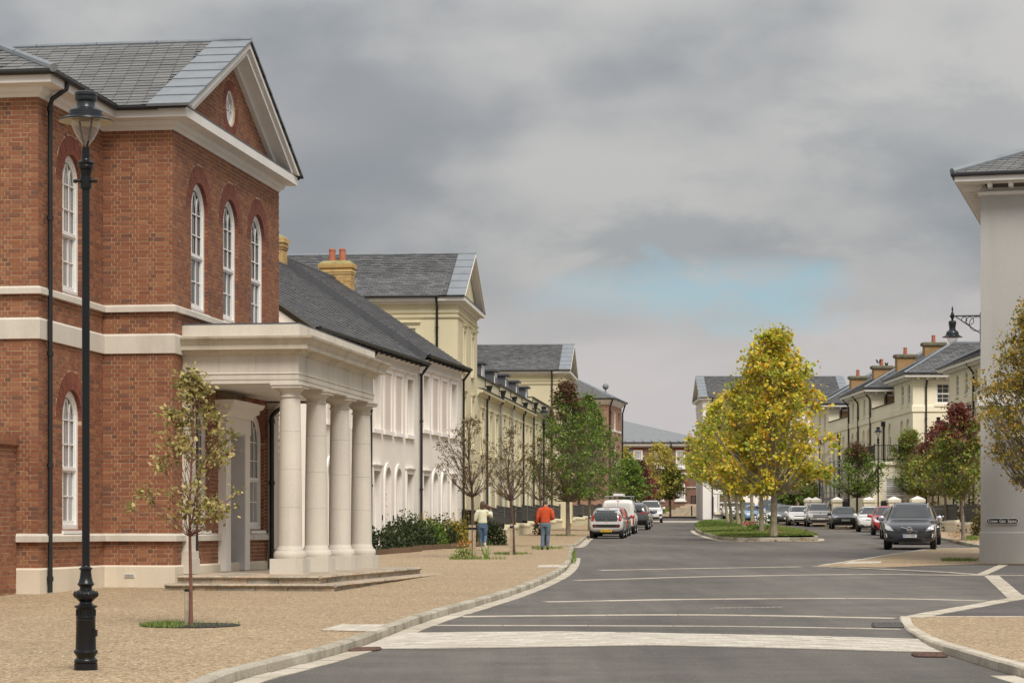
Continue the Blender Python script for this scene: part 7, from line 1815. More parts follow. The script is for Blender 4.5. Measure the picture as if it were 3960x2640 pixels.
def wall_lamp():
    F_ = GB; S, N = F_.s, F_.n; c = at(3683, 1222, 65.2); t = thing('wall_lamp', at(3788, 1230, 65), 'black wall lantern on a scrolled bracket at the grey building corner', 'wall lamp')
    p = at(3792, 1220, 65.1); d = p - c
    m = MB(); m.tube([c - d * .10, p], .022, 8); m.build('bracket_arm', IRON, t)
    m = MB(); m.tube([c + d * .12 - UZ * .02, p - UZ * .50], .013, 6); m.tube([p + UZ * .08, p - UZ * .75], .02, 6); m.build('bracket_stay', IRON, t)
    for f, r in ((.42, .075), (.62, .11), (.86, .20)):
        m = MB(); q = c + d * f - UZ * (.03 + r); m.tube([q + d.normalized() * r * math.cos(a * .3927) + UZ * r * math.sin(a * .3927) for a in range(17)], .011, 5, False); m.build('bracket_ring', IRON, t)
    m = MB(); m.lathe(c, [(.001, .30), (.014, .24), (.03, .19), (.014, .15), (.03, .10), (.05, .04), (.055, -.03), (.03, -.09), (.03, -.13)], 12); m.build('finial', IRON, t, smooth=True)
    b = c - UZ * .13
    m = MB(); m.lathe(b, [(0.064, 0), (0.099, -.01), (0.106, -.04), (0.106, -.10), (0.096, -.12), (0.093, -.17), (0.083, -.20), (0.096, -.26), (0.154, -.30), (0.173, -.335), (0.173, -.38), (0.192, -.39), (0.192, -.41), (0.282, -.45), (0.282, -.462), (0.141, -.45)], 26); m.build('lantern_hood', HOOD, t, smooth=True)
    m = MB(); m.lathe(b, [(0.150, -.45), (0.150, -.48), (0.138, -.53), (0.102, -.60), (0.058, -.65), (0.013, -.675), (0.001, -.68)], 24); m.build('lantern_glass', LGLASS, t, smooth=True)
wall_lamp()
# ---------------------------------------------------------------- cars
SUVP = [(0.0, .36, .50, .56, .80, .84, .74), (.012, .24, .55, .70, .90, .94, .74), (.05, .20, .585, .90, .93, .985, .70), (.12, .19, .595, .965, .95, 1.0, .70), (.30, .18, .585, 1.0, .96, 1.0, .71), (.50, .18, .58, 1.0, .96, 1.0, .70), (.575, .18, .58, .97, .96, 1.0, .69), (.715, .18, .575, .665, .96, 1.0, .76), (.745, .18, .57, .63, .96, 1.0, .76), (.84, .18, .555, .60, .95, .995, .73), (.93, .155, .53, .56, .955, .985, .68), (.972, .155, .50, .52, .935, .955, .66), (.992, .165, .45, .475, .90, .92, .64), (1.0, .23, .39, .42, .84, .86, .60)]
HATP = [(0.0, .36, .52, .58, .80, .84, .74), (.012, .24, .57, .70, .90, .94, .74), (.06, .20, .61, .87, .93, .985, .69), (.15, .19, .62, .955, .95, 1.0, .69), (.33, .18, .61, 1.0, .96, 1.0, .70), (.48, .18, .60, 1.0, .96, 1.0, .69), (.56, .18, .60, .96, .96, 1.0, .68), (.725, .18, .595, .67, .96, 1.0, .76), (.76, .18, .59, .635, .96, 1.0, .76), (.85, .18, .57, .60, .95, .99, .73), (.93, .19, .54, .56, .93, .965, .68), (.972, .20, .50, .515, .90, .92, .64), (.992, .22, .45, .47, .84, .86, .60), (1.0, .30, .38, .41, .76, .78, .56)]
VANP = [(0.0, .30, .50, .70, .88, .92, .86), (.006, .20, .52, .93, .95, .98, .86), (.03, .18, .53, .985, .96, 1.0, .86), (.2, .17, .53, 1.0, .97, 1.0, .86), (.62, .17, .53, 1.0, .97, 1.0, .84), (.70, .17, .53, .94, .97, 1.0, .82), (.84, .17, .53, .66, .97, 1.0, .80), (.87, .17, .52, .60, .96, 1.0, .78), (.95, .18, .50, .54, .93, .97, .70), (.985, .2, .45, .48, .88, .91, .64), (1.0, .28, .38, .42, .80, .82, .58)]
def car_body(prof, L, W, H):
    vs = []; n = 0
    for (yn, zl, zs, zt, w0, w1, w2) in prof:
        y = (yn - .5) * L; hw = W / 2; ws, wh, wt = w0 * hw, w1 * hw, w2 * hw; zl, zs, zt = zl * H, zs * H, zt * H
        cab = max(0.0, zt - zs)
        half = [(0, zl), (ws * .8, zl), (ws, zl + .05 * H), (wh * .995, zl + (zs - zl) * .5), (wh, zs - .06 * H), (wh * .985, zs - .015 * H), (wh * .955, zs + .005 * H), (wt + (wh * .955 - wt) * .30, zs + cab * .72), (wt * .97, zt - cab * .07 - .004), (wt * .8, zt - .004 * H), (0, zt)]
        sec = half + [(-x, z) for x, z in half[1:-1][::-1]]
        n = len(sec); vs += [(x, y, z) for x, z in sec]
    fs = []
    k = len(prof)
    for i in range(k - 1):
        for j in range(n): a, b = i * n + j, i * n + (j + 1) % n; fs.append((a, a + n, b + n, b))
    fs += [tuple(range(n)), tuple(range((k - 1) * n, k * n))[::-1]]
    me = bpy.data.meshes.new('body'); me.from_pydata(vs, [], fs); o = bpy.data.objects.new('tmp', me); COL.objects.link(o)
    md = o.modifiers.new('s', 'SUBSURF'); md.levels = 2; md.render_levels = 2
    dg = bpy.context.evaluated_depsgraph_get(); m2 = bpy.data.meshes.new_from_object(o.evaluated_get(dg)); bpy.data.objects.remove(o); bpy.data.meshes.remove(me)
    m2.polygons.foreach_set('use_smooth', [True] * len(m2.polygons)); return m2
def car(label, u, v, hd, L, W, H, prof, col, group, spec, kind='parked_car', cat='car', off=0.0, X=None):
    """hd: heading in degrees from +Y (away) turning right; spec: list of (view, name, polygon(s), material)"""
    q = gp(u, v) if X is None else Vector(X); slope = math.atan((gz(q[1] + 2) - gz(q[1] - 2)) / 4)
    t = thing(kind, (q[0], q[1], gz(q[1])), label, cat, group)
    fwd = Vector((math.sin(rad(hd)), math.cos(rad(hd)), 0)); fwd.z = (gz(q[1] + fwd.y * 2) - gz(q[1] - fwd.y * 2)) / 4; fwd.normalize(); rt = fwd.cross(UZ).normalized(); up = rt.cross(fwd)
    Mx = Matrix((rt, fwd, up)).transposed().to_4x4(); Mx.translation = Vector((q[0], q[1], gz(q[1])))
    me = car_body(prof, L, W, H); bvh = BVHTree.FromPolygons([vv.co.copy() for vv in me.vertices], [tuple(p.vertices) for p in me.polygons])
    me.transform(Mx); me.materials.append(col); bo = bpy.data.objects.new('body', me); COL.objects.link(bo); par(bo, t)
    def fin(m, nm, mat, sm=True, p=None):
        m.v = [tuple(Mx @ Vector(x)) for x in m.v]; return m.build(nm, mat, p or t, smooth=sm)
    VW = {'front': (lambda a, b: (Vector((a, 9, b)), Vector((0, -1, 0)))), 'rear': (lambda a, b: (Vector((a, -9, b)), Vector((0, 1, 0)))), 'left': (lambda a, b: (Vector((-9, a, b)), Vector((1, 0, 0)))), 'right': (lambda a, b: (Vector((9, a, b)), Vector((-1, 0, 0))))}
    def patch(view, nm, poly, mat, eps=.006, step=.09, p=None):
        bm = bmesh.new(); bm.faces.new([bm.verts.new((a, b, 0)) for a, b in poly])
        for ax in (0, 1):
            lo, hi = min(c[ax] for c in poly), max(c[ax] for c in poly); x = lo + step
            while x < hi: no = [0, 0, 0]; no[ax] = 1; co = [0, 0, 0]; co[ax] = x; bmesh.ops.bisect_plane(bm, geom=bm.verts[:] + bm.edges[:] + bm.faces[:], plane_co=co, plane_no=no); x += step
        bm.verts.ensure_lookup_table(); m = MB(); pos = []
        for w in bm.verts:
            o, d = VW[view](w.co.x, w.co.y); h, nrm, _, _ = bvh.ray_cast(o, d); pos.append(None if h is None else h + nrm * eps)
        ok = [p_ for p_ in pos if p_ is not None]
        if not ok: bm.free(); return
        m.v = [tuple(p_) if p_ is not None else tuple(min(ok, key=lambda z: (z - (VW[view](w.co.x, w.co.y)[0])).length)) for p_, w in zip(pos, bm.verts)]
        m.f = [tuple(x.index for x in f.verts) for f in bm.faces]; m.mi = [0] * len(m.f); bm.free()
        return fin(m, nm, mat, True, p)
    def flat(view, nm, a0, a1, b0, b1, th, mat):
        hs = [bvh.ray_cast(*VW[view](a, b))[0] for a in (a0, a1) for b in (b0, b1)]; ys = [h.y for h in hs if h]
        y = (max(ys) if view == 'front' else min(ys)) + (.004 if view == 'front' else -.004); s = 1 if view == 'front' else -1
        m = MB(); m.obox((a0, y, b0), (a1 - a0, 0, 0), (0, s * th, 0), (0, 0, b1 - b0)); return fin(m, nm, mat, False), y + s * (th + .002), s
    h2 = W / 2
    # common glazing
    if prof is VANP:
        gl = [('front', 'windscreen', [(-.40 * W, .66 * H), (.40 * W, .66 * H), (.36 * W, .93 * H), (-.36 * W, .93 * H)]), ('left', 'side_window', [(.20 * L, .60 * H), (.30 * L, .60 * H), (.22 * L, .88 * H), (.14 * L, .88 * H)]), ('right', 'side_window', [(.20 * L, .60 * H), (.30 * L, .60 * H), (.22 * L, .88 * H), (.14 * L, .88 * H)])]
    else:
        cw = [p for p in prof if p[3] < .68 and p[0] > .6][0]; zc = cw[3] + .015
        gl = [('front', 'windscreen', [(-.395 * W, zc * H), (.395 * W, zc * H), (.33 * W, .945 * H), (-.33 * W, .945 * H)])]
        if hd > 90 or True: gl.append(('rear', 'rear_window', [(-.37 * W, .635 * H), (.37 * W, .635 * H), (.32 * W, .90 * H), (-.32 * W, .90 * H)]))
        for sd in ('left', 'right'):
            b_ = .625 * H; tp = .925 * H
            gl += [(sd, 'side_window', [(.03 * L, b_), (.175 * L, b_ + .01), (.09 * L, tp - .05 * H), (.045 * L, tp), (.03 * L, tp)]), (sd, 'side_window', [(-.17 * L, b_ + .01), (.015 * L, b_), (.015 * L, tp), (-.15 * L, tp)]), (sd, 'side_window', [(-.36 * L, b_ + .06 * H), (-.19 * L, b_ + .01), (-.17 * L, tp), (-.28 * L, tp - .02 * H)])]
    for vw, nm, poly in gl: patch(vw, nm, poly, CGLASS)
    # wheels
    wr = spec.get('wr', .33); ya, yf = spec.get('axles', (-.30, .315))
    for sx in (-1, 1):
        for yn in (ya, yf):
            y = yn * L; cx = sx * (h2 - .125)
            patch('left' if sx < 0 else 'right', 'wheel_arch', [(y + wr * 1.13 * math.cos(a * .2856), max(.19 * H, wr + wr * 1.13 * math.sin(a * .2856))) for a in range(22)][:22], BLACKP, .004, .2)
            m = MB(); prof_ = [(wr * .60, -.10), (wr * .93, -.105), (wr, -.08), (wr, .08), (wr * .93, .105), (wr * .60, .10)]
            def wl(c, pr, n=24):
                mm = MB(); vs = []
                for r_, x_ in pr: vs += [(c[0] + x_ * sx, c[1] + r_ * math.cos(6.2832 * k / n), c[2] + r_ * math.sin(6.2832 * k / n)) for k in range(n)]
                fs = []
                for i in range(len(pr) - 1):
                    for k in range(n): a, b = i * n + k, i * n + (k + 1) % n; fs.append((a, b, b + n, a + n))
                mm.add(vs, fs + [tuple(range(n)), tuple(range((len(pr) - 1) * n, len(pr) * n))]); return mm
            c = (cx, y, wr); w = fin(wl(c, prof_), 'wheel', TYRE)
            rm = wl(c, [(wr * .62, .085), (wr * .66, .108), (wr * .60, .110), (wr * .58, .07)]); 
            for k in range(5):
                a = k * 1.2566; d = Vector((0, math.cos(a), math.sin(a))); e = Vector((0, -math.sin(a), math.cos(a)))
                p0 = Vector(c) + Vector((sx * .095, 0, 0)); rm.obox(p0 - e * .035, d * wr * .60, e * .07, Vector((sx * .015, 0, 0)))
            fin(rm, 'rim', spec.get('rim', RIM), True, w); 
    m = MB(); m.obox((-h2 * .86, -L * .45, .17 * H), (W * .86, 0, 0), (0, L * .9, 0), (0, 0, .1 * H)); fin(m, 'underbody', BLACKP, False)
    # mirrors
    zc = .655 * H; yc = (.26 if prof is VANP else .185) * L
    for sx in (-1, 1):
        m = MB(); m.lathe((0, 0, 0), [(.01, -.085), (.10, -.07), (.125, -.02), (.12, .04), (.08, .085), (.01, .095)], 10, .6)
        m.v = [(x * .95 + sx * (h2 + .085), y_ + yc, z + zc) for x, y_, z in m.v]; m.obox((sx * h2 * .92, yc - .03, zc - .07), (sx * .12, 0, 0), (0, .05, 0), (0, 0, .035)); fin(m, 'door_mirror', spec.get('mirror', col))
    # number plates
    for view, txt, mt in spec.get('plates', ()):
        z = spec.get('pz', .30) * H
        o, y, s = flat(view, 'number_plate', -.26, .26, z, z + .115, .012, mt)
        text_mesh(txt, .11, lambda x, yy, zz: Mx @ Vector((-x * s if view == 'front' else x, y + s * yy, z + .058 + zz)), INK, t, 'plate_lettering', .002, .44 if 'KV15' not in txt else .37) if txt else None
        if txt == 'KV15 VEM': m = MB(); m.obox((.215, y, z + .004), (.045, 0, 0), (0, .003, 0), (0, 0, .107)); fin(m, 'plate_flash', PLATEB, False)
    for it in spec.get('patches', ()):
        vw, nm, poly, mt = it[:4]; pts = [(a * W, b * H) for a, b in poly]
        patch(vw, nm, pts, mt, it[4] if len(it) > 4 else .008, .07)
        if len(it) > 5 and it[5]: patch(vw, nm, [(-a, b) for a, b in pts][::-1], mt, it[4], .07)
    # grille bars and badges
    g = spec.get('bars')
    if g:
        a0, a1, z0, z1, n, mt, vert = g
        for i in range(n):
            s = (i + .5) / n; m = MB(); pts = []
            for k in range(9):
                f = k / 8; a, b = ((a0 + (a1 - a0) * s, z0 + (z1 - z0) * f) if vert else (a0 + (a1 - a0) * f, z0 + (z1 - z0) * s)); h = bvh.ray_cast(*VW['front'](a * W, b * H))[0]
                if h: pts.append(h + Vector((0, .014, 0)))
            if len(pts) > 2: m.tube(pts, .010, 4); fin(m, 'grille_bar', mt)
    bd = spec.get('badge')
    if bd:
        kind_, view, z, r = bd; h = bvh.ray_cast(*VW[view](0, z * H))[0]; s = 1 if view == 'front' else -1
        y = h.y + s * .03; m = MB(); ringp = lambda cx, rr: [(cx + rr * math.cos(a * .3142), y, z * H + rr * math.sin(a * .3142)) for a in range(21)]
        if kind_ == 'rings':
            for k in range(4): m.tube(ringp((k - 1.5) * r * 1.45, r), r * .13, 5, False)
        else: m.tube(ringp(0, r), r * (.2 if kind_ == 'bar' else .12), 6, False)
        if kind_ == 'bar': m.tube([(-.30, y - s * .008, z * H - .085), (.30, y - s * .008, z * H + .085)], .012, 4); m.obox((-r, y - .01, z * H - r * .28), (2 * r, 0, 0), (0, .02, 0), (0, 0, r * .56))
        if kind_ == 'star':
            for a in (1.5708, 3.665, 5.76): m.tube([(0, y, z * H), (r * math.cos(a), y, z * H + r * math.sin(a))], r * .10, 4)
        if kind_ == 'vw': m.tube([(-r * .6, y, z * H + r * .7), (-.2 * r, y, z * H - r * .7), (0, y, z * H), (.2 * r, y, z * H - r * .7), (r * .6, y, z * H + r * .7)], r * .1, 4, False)
        if kind_ == 'lion': m.m = 0; m.v = []; m.f = []; m.mi = []; m.prism([(a * r, y, z * H + b * r) for a, b in ((-.5, -1), (-.1, -.3), (-.5, .2), (-.2, .5), (-.4, .9), (.3, 1), (.6, .4), (.3, .1), (.7, -.5), (.2, -1))], (0, s * .01, 0))
        if kind_ == 'round': m.prism([(r * .85 * math.cos(a * .3142), y - .005, z * H + r * .85 * math.sin(a * .3142)) for a in range(20)], (0, .006, 0))
        fin(m, 'badge', CHROME)
    if spec.get('rails'):
        for sx in (-1, 1):
            m = MB(); pts = []
            for k in range(8):
                y = (-.36 + k * .065) * L; h = bvh.ray_cast(Vector((sx * h2 * .66, y, 9)), Vector((0, 0, -1)))[0]
                if h: pts.append(h + UZ * (.045 if 0 < k < 7 else .0))
            m.tube(pts, .018, 6); fin(m, 'roof_rail', spec['rails'])
    if spec.get('wiper'): m = MB(); m.tube([(-.05, -L * .5 + .14, .665 * H), (.28, -L * .5 + .16, .70 * H)], .012, 5); fin(m, 'rear_wiper', BLACKP)
    return t, Mx
def led(x0, x1, z0, z1, k=.03): return [(x0, z0), (x1, z0 + k * .5), (x1, z1), (x0 + (x1 - x0) * .2, z1 - k)]
def front(hl, gr, lo, fog=None, gm=None, hm=None):
    o = [('front', 'headlight', hl, hm or LAMPC, .012, True), ('front', 'grille', gr, gm or BLACKP, .008), ('front', 'air_intake', lo, BLACKP, .008)]
    if fog: o.append(('front', 'fog_lamp_bezel', fog, BLACKP, .009, True))
    return o
GR = [(-.2, .40), (.2, .40), (.22, .49), (-.22, .49)]; LO = [(-.34, .23), (.34, .23), (.30, .29), (-.30, .29)]
HLs = [(.24, .455), (.40, .44), (.43, .50), (.40, .535), (.27, .49)]
FG = [(.30, .27), (.42, .27), (.42, .37), (.36, .36)]
C_SILV = paint('silver_paint', (0.60, 0.59, 0.575), .0); C_WHITE = paint('white_car_paint', (0.72, 0.70, 0.67)); C_GREY = paint('slate_grey_paint', (0.042, 0.044, 0.050), .2); C_BLACK = paint('black_car_paint', (0.012, 0.012, 0.013)); C_RED = paint('red_car_paint', (0.40, 0.022, 0.03)); C_BLUE = paint('dark_blue_paint', (0.022, 0.03, 0.10)); C_MID = paint('mid_grey_paint', (0.10, 0.10, 0.105), .3); C_LBLUE = paint('light_blue_paint', (0.16, 0.33, 0.52)); C_GREEN = paint('dark_green_paint', (0.01, 0.055, 0.035)); C_BMW = paint('warm_silver_paint', (0.34, 0.32, 0.30), .1); C_VBLUE = paint('van_blue_paint', (0.055, 0.085, 0.22))
LG, RG = 'cars parked on the left side', 'cars parked along the right kerb'
TLH = [(.33, .40), (.43, .43), (.41, .62), (.36, .70), (.34, .62)]
car('silver three-door hatchback seen from behind, with a yellow plate', 2353, 2080, 5.9, 3.43, 1.63, 1.47, HATP, C_SILV, LG, dict(wr=.28, axles=(-.335, .33), mirror=C_MID, wiper=1, pz=.215, plates=[('rear', 'OE13 CTK', PLATEY)], badge=('lion', 'rear', .585, .05),
    patches=[('rear', 'tail_light', [(.345, .56), (.43, .56), (.44, .66), (.40, .74), (.36, .80), (.345, .72)], LAMPR, .014, True), ('rear', 'bumper_insert', [(-.37, .36), (.37, .36), (.40, .42), (.37, .455), (-.37, .455), (-.40, .42)], BLACKP, .012), ('rear', 'tailgate_glass', [(-.30, .55), (.30, .55), (.335, .64), (-.335, .64)], CGLASS, .008), ('rear', 'reflector', [(.28, .39), (.35, .39), (.35, .42), (.28, .42)], LAMPR, .016, True), ('rear', 'brake_light', [(-.08, .93), (.08, .93), (.08, .95), (-.08, .95)], LAMPR, .01)]))
car('red hatchback almost hidden behind the silver one', 2372, 2072, 5.5, 3.6, 1.66, 1.47, HATP, C_RED, LG, dict(wr=.29, patches=[('rear', 'tail_light', TLH, LAMPR, .012, True)]))
tv, Mv = car('white panel van with a loaded roof rack', 2397, 2062.5, 5.2, 4.4, 1.81, 1.86, VANP, C_WHITE, LG, dict(wr=.31, mirror=BLACKP, plates=[('rear', '', PLATEY)], patches=[('rear', 'tail_light', [(.43, .28), (.47, .28), (.47, .48), (.43, .48)], LAMPR, .012, True), ('rear', 'door_gap', [(-.006, .25), (.006, .25), (.006, .92), (-.006, .92)], BLACKP, .006), ('rear', 'window_blank', [(.05, .62), (.36, .62), (.34, .86), (.05, .86)], paint('white_panel', (.60, .585, .56)), .01, True), ('rear', 'brake_light', [(-.05, .93), (.05, .93), (.05, .945), (-.05, .945)], LAMPR, .01)]), 'parked_van', 'van')
m = MB()
for i in range(4): m.tube([Mv @ Vector((-.75, -1.7 + i * .9, 2.0)), Mv @ Vector((.75, -1.7 + i * .9, 2.0))], .022, 5)
for x in (-.7, .7): m.tube([Mv @ Vector((x, -1.9, 2.0)), Mv @ Vector((x, 1.2, 2.0))], .02, 5); m.tube([Mv @ Vector((x, -1.7, 1.84)), Mv @ Vector((x, -1.7, 2.0))], .02, 5); m.tube([Mv @ Vector((x, 1.0, 1.84)), Mv @ Vector((x, 1.0, 2.0))], .02, 5)
rk = m.build('roof_rack', STEEL, tv); m = MB(); m.obox(Mv @ Vector((-.25, -1.9, 2.03)), Mv.to_3x3() @ Vector((.5, 0, 0)), Mv.to_3x3() @ Vector((0, 2.4, 0)), UZ * .12); sett(m.build('ladder_box', WPAINT), 'white box strapped on the roof rack of the van', 'box')
car('dark grey SUV with red tail lights, behind the van', 2455, 2047, 6.0, 4.6, 1.86, 1.69, SUVP, C_MID, LG, dict(wr=.36, plates=[('rear', '', PLATEY)], rails=BLACKP, patches=[('rear', 'tail_light', [(.22, .60), (.46, .59), (.47, .64), (.22, .63)], LAMPR, .014, True), ('rear', 'bumper_insert', [(-.44, .20), (.44, .20), (.44, .36), (-.44, .36)], BLACKP, .01)]))
car('dark blue hatchback, only its side showing past the grey SUV', 2472, 2036, 6.0, 4.1, 1.75, 1.46, HATP, C_BLUE, LG, dict(wr=.31))
car('white pickup truck facing the camera with a chrome starred grille', 2517, 2020, 183.5, 5.34, 1.92, 1.80, SUVP, C_WHITE, LG, dict(wr=.39, rails=None, pz=.315, plates=[('front', 'WK20 TBT', PLATEW)], badge=('star', 'front', .50, .12), bars=(-.23, .23, .445, .545, 2, CHROME, False),
    patches=front([(.27, .50), (.42, .50), (.44, .545), (.30, .555)], [(-.24, .43), (.24, .43), (.27, .50), (.24, .56), (-.24, .56), (-.27, .50)], [(-.36, .18), (.36, .18), (.38, .245), (-.38, .245)], [(.33, .30), (.45, .31), (.45, .39), (.36, .40)]) + [('front', 'skid_bar', [(-.35, .25), (.35, .25), (.33, .29), (-.33, .29)], CHROME, .012)]), 'parked_pickup', 'pickup truck')
car('white car roof showing behind the white pickup', 2485, 2010, 4.0, 4.3, 1.8, 1.5, HATP, C_WHITE, LG, dict(wr=.31))
VG = [(-.245, .375), (.245, .375), (.29, .44), (.30, .47), (-.30, .47), (-.29, .44)]
car('dark grey SUV with chrome mirrors, nearest of the parked row', 3522, 2121, 190.8, 4.63, 1.89, 1.71, SUVP, C_GREY, RG, dict(wr=.37, mirror=CHROME, rails=CHROME, pz=.262, plates=[('front', 'KV15 VEM', PLATEW)], badge=('bar', 'front', .43, .085), bars=(-.26, .26, .38, .465, 6, C_MID, False),
    patches=front([(.30, .40), (.42, .42), (.455, .46), (.45, .53), (.36, .485)], VG, [(-.26, .155), (.26, .155), (.21, .235), (-.21, .235)], [(.29, .25), (.41, .25), (.40, .34), (.36, .30)]) + [('front', 'running_light', [(.415, .265), (.435, .27), (.445, .35), (.425, .35)], SIGNW, .014, True), ('front', 'skid_plate', [(-.40, .125), (.40, .125), (.38, .150), (-.38, .150)], C_MID, .012)]))
car('black SUV with round headlights, half hidden by the grey SUV', 0, 0, 188, 4.68, 1.92, 1.62, SUVP, C_BLACK, RG, dict(wr=.38, plates=[], patches=front([(.31 + .065 * math.cos(a * .5236), .475 + .065 * math.sin(a * .5236)) for a in range(12)], GR, [(-.40, .18), (.40, .18), (.42, .34), (-.42, .34)])), X=(16.55, 95.4))
car('dark blue hatchback squeezed between the red car and grey SUV', 3478, 2082, 187, 4.0, 1.75, 1.45, HATP, C_BLUE, RG, dict(wr=.31, patches=front(HLs, GR, LO, FG)))
car('bright red hatchback parked behind the dark blue one', 3432, 2067.5, 187.5, 3.95, 1.70, 1.51, HATP, C_RED, RG, dict(wr=.30, plates=[], patches=front([(.25, .43), (.40, .46), (.44, .56), (.40, .555), (.30, .50)], GR, [(-.25, .2), (.25, .2), (.28, .34), (-.28, .34)], [(.31, .22), (.43, .22), (.43, .36), (.36, .36)])))
car('white five-door hatchback next to the red one', 3372, 2055, 187.0, 4.26, 1.79, 1.47, HATP, C_WHITE, RG, dict(wr=.32, plates=[('front', '', PLATEW)], pz=.27, badge=('vw', 'front', .475, .06), bars=(-.25, .25, .455, .46, 1, CHROME, False), patches=front([(.25, .445), (.40, .43), (.44, .49), (.41, .53), (.26, .485)], [(-.24, .45), (.24, .45), (.24, .49), (-.24, .49)], [(-.40, .19), (.40, .19), (.36, .25), (-.36, .25)], [(.27, .22), (.42, .21), (.42, .29), (.30, .285)])))
car('black hatchback with four ringed badge and wide grille', 3263, 2044, 184.5, 4.03, 1.76, 1.42, HATP, C_BLACK, RG, dict(wr=.32, pz=.36, plates=[('front', 'WG25 YJU', PLATEW)], badge=('rings', 'front', .51, .055), patches=front([(.24, .53), (.41, .50), (.43, .56), (.28, .58)], [(-.27, .23), (.27, .23), (.34, .36), (.31, .52), (-.31, .52), (-.34, .36)], [(-.40, .16), (.40, .16), (.38, .2), (-.38, .2)], [(.36, .22), (.44, .22), (.44, .36), (.38, .32)]) + [('front', 'grille_trim', [(-.27, .215), (.27, .215), (.26, .235), (-.26, .235)], CHROME, .013)]))
car('warm silver SUV with a twin kidney grille', 3165, 2035, 183.6, 4.5, 1.84, 1.64, SUVP, C_BMW, RG, dict(wr=.36, rails=CHROME, pz=.305, plates=[('front', 'WG74 ENR', PLATEW)], badge=('round', 'front', .56, .05), bars=(-.27, .27, .40, .50, 14, CHROME, True), patches=front([(.30, .48), (.44, .50), (.455, .55), (.34, .525)], [(-.27, .39), (-.02, .39), (.02, .39), (.27, .39), (.29, .45), (.27, .51), (-.27, .51), (-.29, .45)], [(-.34, .2), (.34, .2), (.37, .30), (-.37, .30)], [(.36, .25), (.44, .25), (.44, .38), (.40, .36)]) + [('front', 'skid_plate', [(-.42, .155), (.42, .155), (.40, .19), (-.40, .19)], CHROME, .012)]))
car('white hatchback with black lower grilles, left of the silver SUV', 3090, 2031, 184, 4.5, 1.80, 1.43, HATP, C_WHITE, RG, dict(wr=.32, mirror=C_WHITE, patches=front(HLs, [(-.42, .46), (.42, .46), (.40, .51), (-.40, .51)], [(-.30, .2), (.30, .2), (.28, .33), (-.28, .33)], [(.30, .22), (.43, .2), (.43, .34), (.33, .33)])))
car('dark grey hatchback behind the white hatchback and trunks', 3040, 2028, 184, 4.2, 1.78, 1.47, HATP, C_MID, RG, dict(wr=.31, plates=[('front', '', PLATEW)], patches=front(HLs, GR, LO, FG)))
car('dark green small car with a white roof and round lights', 3003, 2023.5, 184, 4.3, 1.82, 1.56, SUVP, C_GREEN, RG, dict(wr=.34, mirror=C_WHITE, rails=CHROME, patches=front([(.31 + .075 * math.cos(a * .5236), .50 + .085 * math.sin(a * .5236)) for a in range(12)], [(-.2, .34), (.2, .34), (.23, .42), (-.23, .42)], LO) + [('front', 'white_roof_edge', [(-.33, .952), (.33, .952), (.28, .992), (-.28, .992)], C_WHITE, .01), ('front', 'bonnet_stripe', [(.12, .56), (.18, .56), (.19, .62), (.13, .62)], C_WHITE, .008, True)]))
car('blue people carrier with roof bars, tall among the parked cars', 2977, 2021.5, 183.5, 4.9, 1.92, 1.92, VANP, C_VBLUE, RG, dict(wr=.34, mirror=BLACKP, rails=CHROME, patches=front(HLs, GR, LO)))
car('light blue small car with round white lights and mirrors', 2915, 2018.5, 183, 3.85, 1.72, 1.41, HATP, C_LBLUE, RG, dict(wr=.30, mirror=C_WHITE, patches=front([(.31 + .075 * math.cos(a * .5236), .50 + .085 * math.sin(a * .5236)) for a in range(12)], GR, LO)))
car('charcoal estate car second from the far end of the row', 2888, 2014, 182.5, 4.6, 1.83, 1.62, SUVP, C_GREY, RG, dict(wr=.34, patches=front(HLs, GR, LO)))
car('white SUV at the far end of the parked row', 2829, 2006.5, 181.5, 4.5, 1.84, 1.64, SUVP, C_WHITE, RG, dict(wr=.36, patches=front(HLs, GR, LO, FG)))
# ---------------------------------------------------------------- people and small things
SKIN = plain('skin', (0.52, 0.31, 0.22), .6, var=.05); FLEECE = plain('orange_fleece', (0.52, 0.075, 0.022), .95, var=.12, vs=8, bs=.4, bsc=90); DENIM = plain('denim', (0.075, 0.125, 0.21), .9, var=.3, vs=6, bs=.3); DENIML = plain('faded_denim', (0.12, 0.165, 0.22), .9, var=.3, vs=6, bs=.3)
KNIT = plain('pale_knit', (0.66, 0.65, 0.47), .95, var=.08, vs=12, bs=.5, bsc=70); HAIRB = plain('brown_hair', (0.085, 0.04, 0.02), .6, var=.35, vs=14); HAIRG = plain('grey_hair', (0.10, 0.09, 0.08), .8, var=.3, vs=20); SHOED = plain('dark_shoe', (0.015, 0.014, 0.014), .5); SHOEW = plain('white_trainer', (0.68, 0.64, 0.58), .6); GLOVE = plain('dark_glove', (0.02, 0.018, 0.017), .7); BROWNC = plain('brown_coat', (0.10, 0.075, 0.06), .9)
def fuse(m, M, name, mat, parent, vox=.016, it=6):
    me = bpy.data.meshes.new('t'); me.from_pydata([tuple(M @ Vector(v)) for v in m.v], [], m.f); bm = bmesh.new(); bm.from_mesh(me); bmesh.ops.recalc_face_normals(bm, faces=bm.faces); bm.to_mesh(me); bm.free()
    o = bpy.data.objects.new('t', me); COL.objects.link(o); r = o.modifiers.new('r', 'REMESH'); r.mode = 'VOXEL'; r.voxel_size = vox; s = o.modifiers.new('s', 'SMOOTH'); s.iterations = it; s.factor = .5
    dg = bpy.context.evaluated_depsgraph_get(); me2 = bpy.data.meshes.new_from_object(o.evaluated_get(dg)); bpy.data.objects.remove(o); me2.name = name; me2.materials.clear(); me2.materials.append(mat); me2.polygons.foreach_set('use_smooth', [True] * len(me2.polygons))
    o = bpy.data.objects.new(name, me2); COL.objects.link(o); par(o, parent); return o
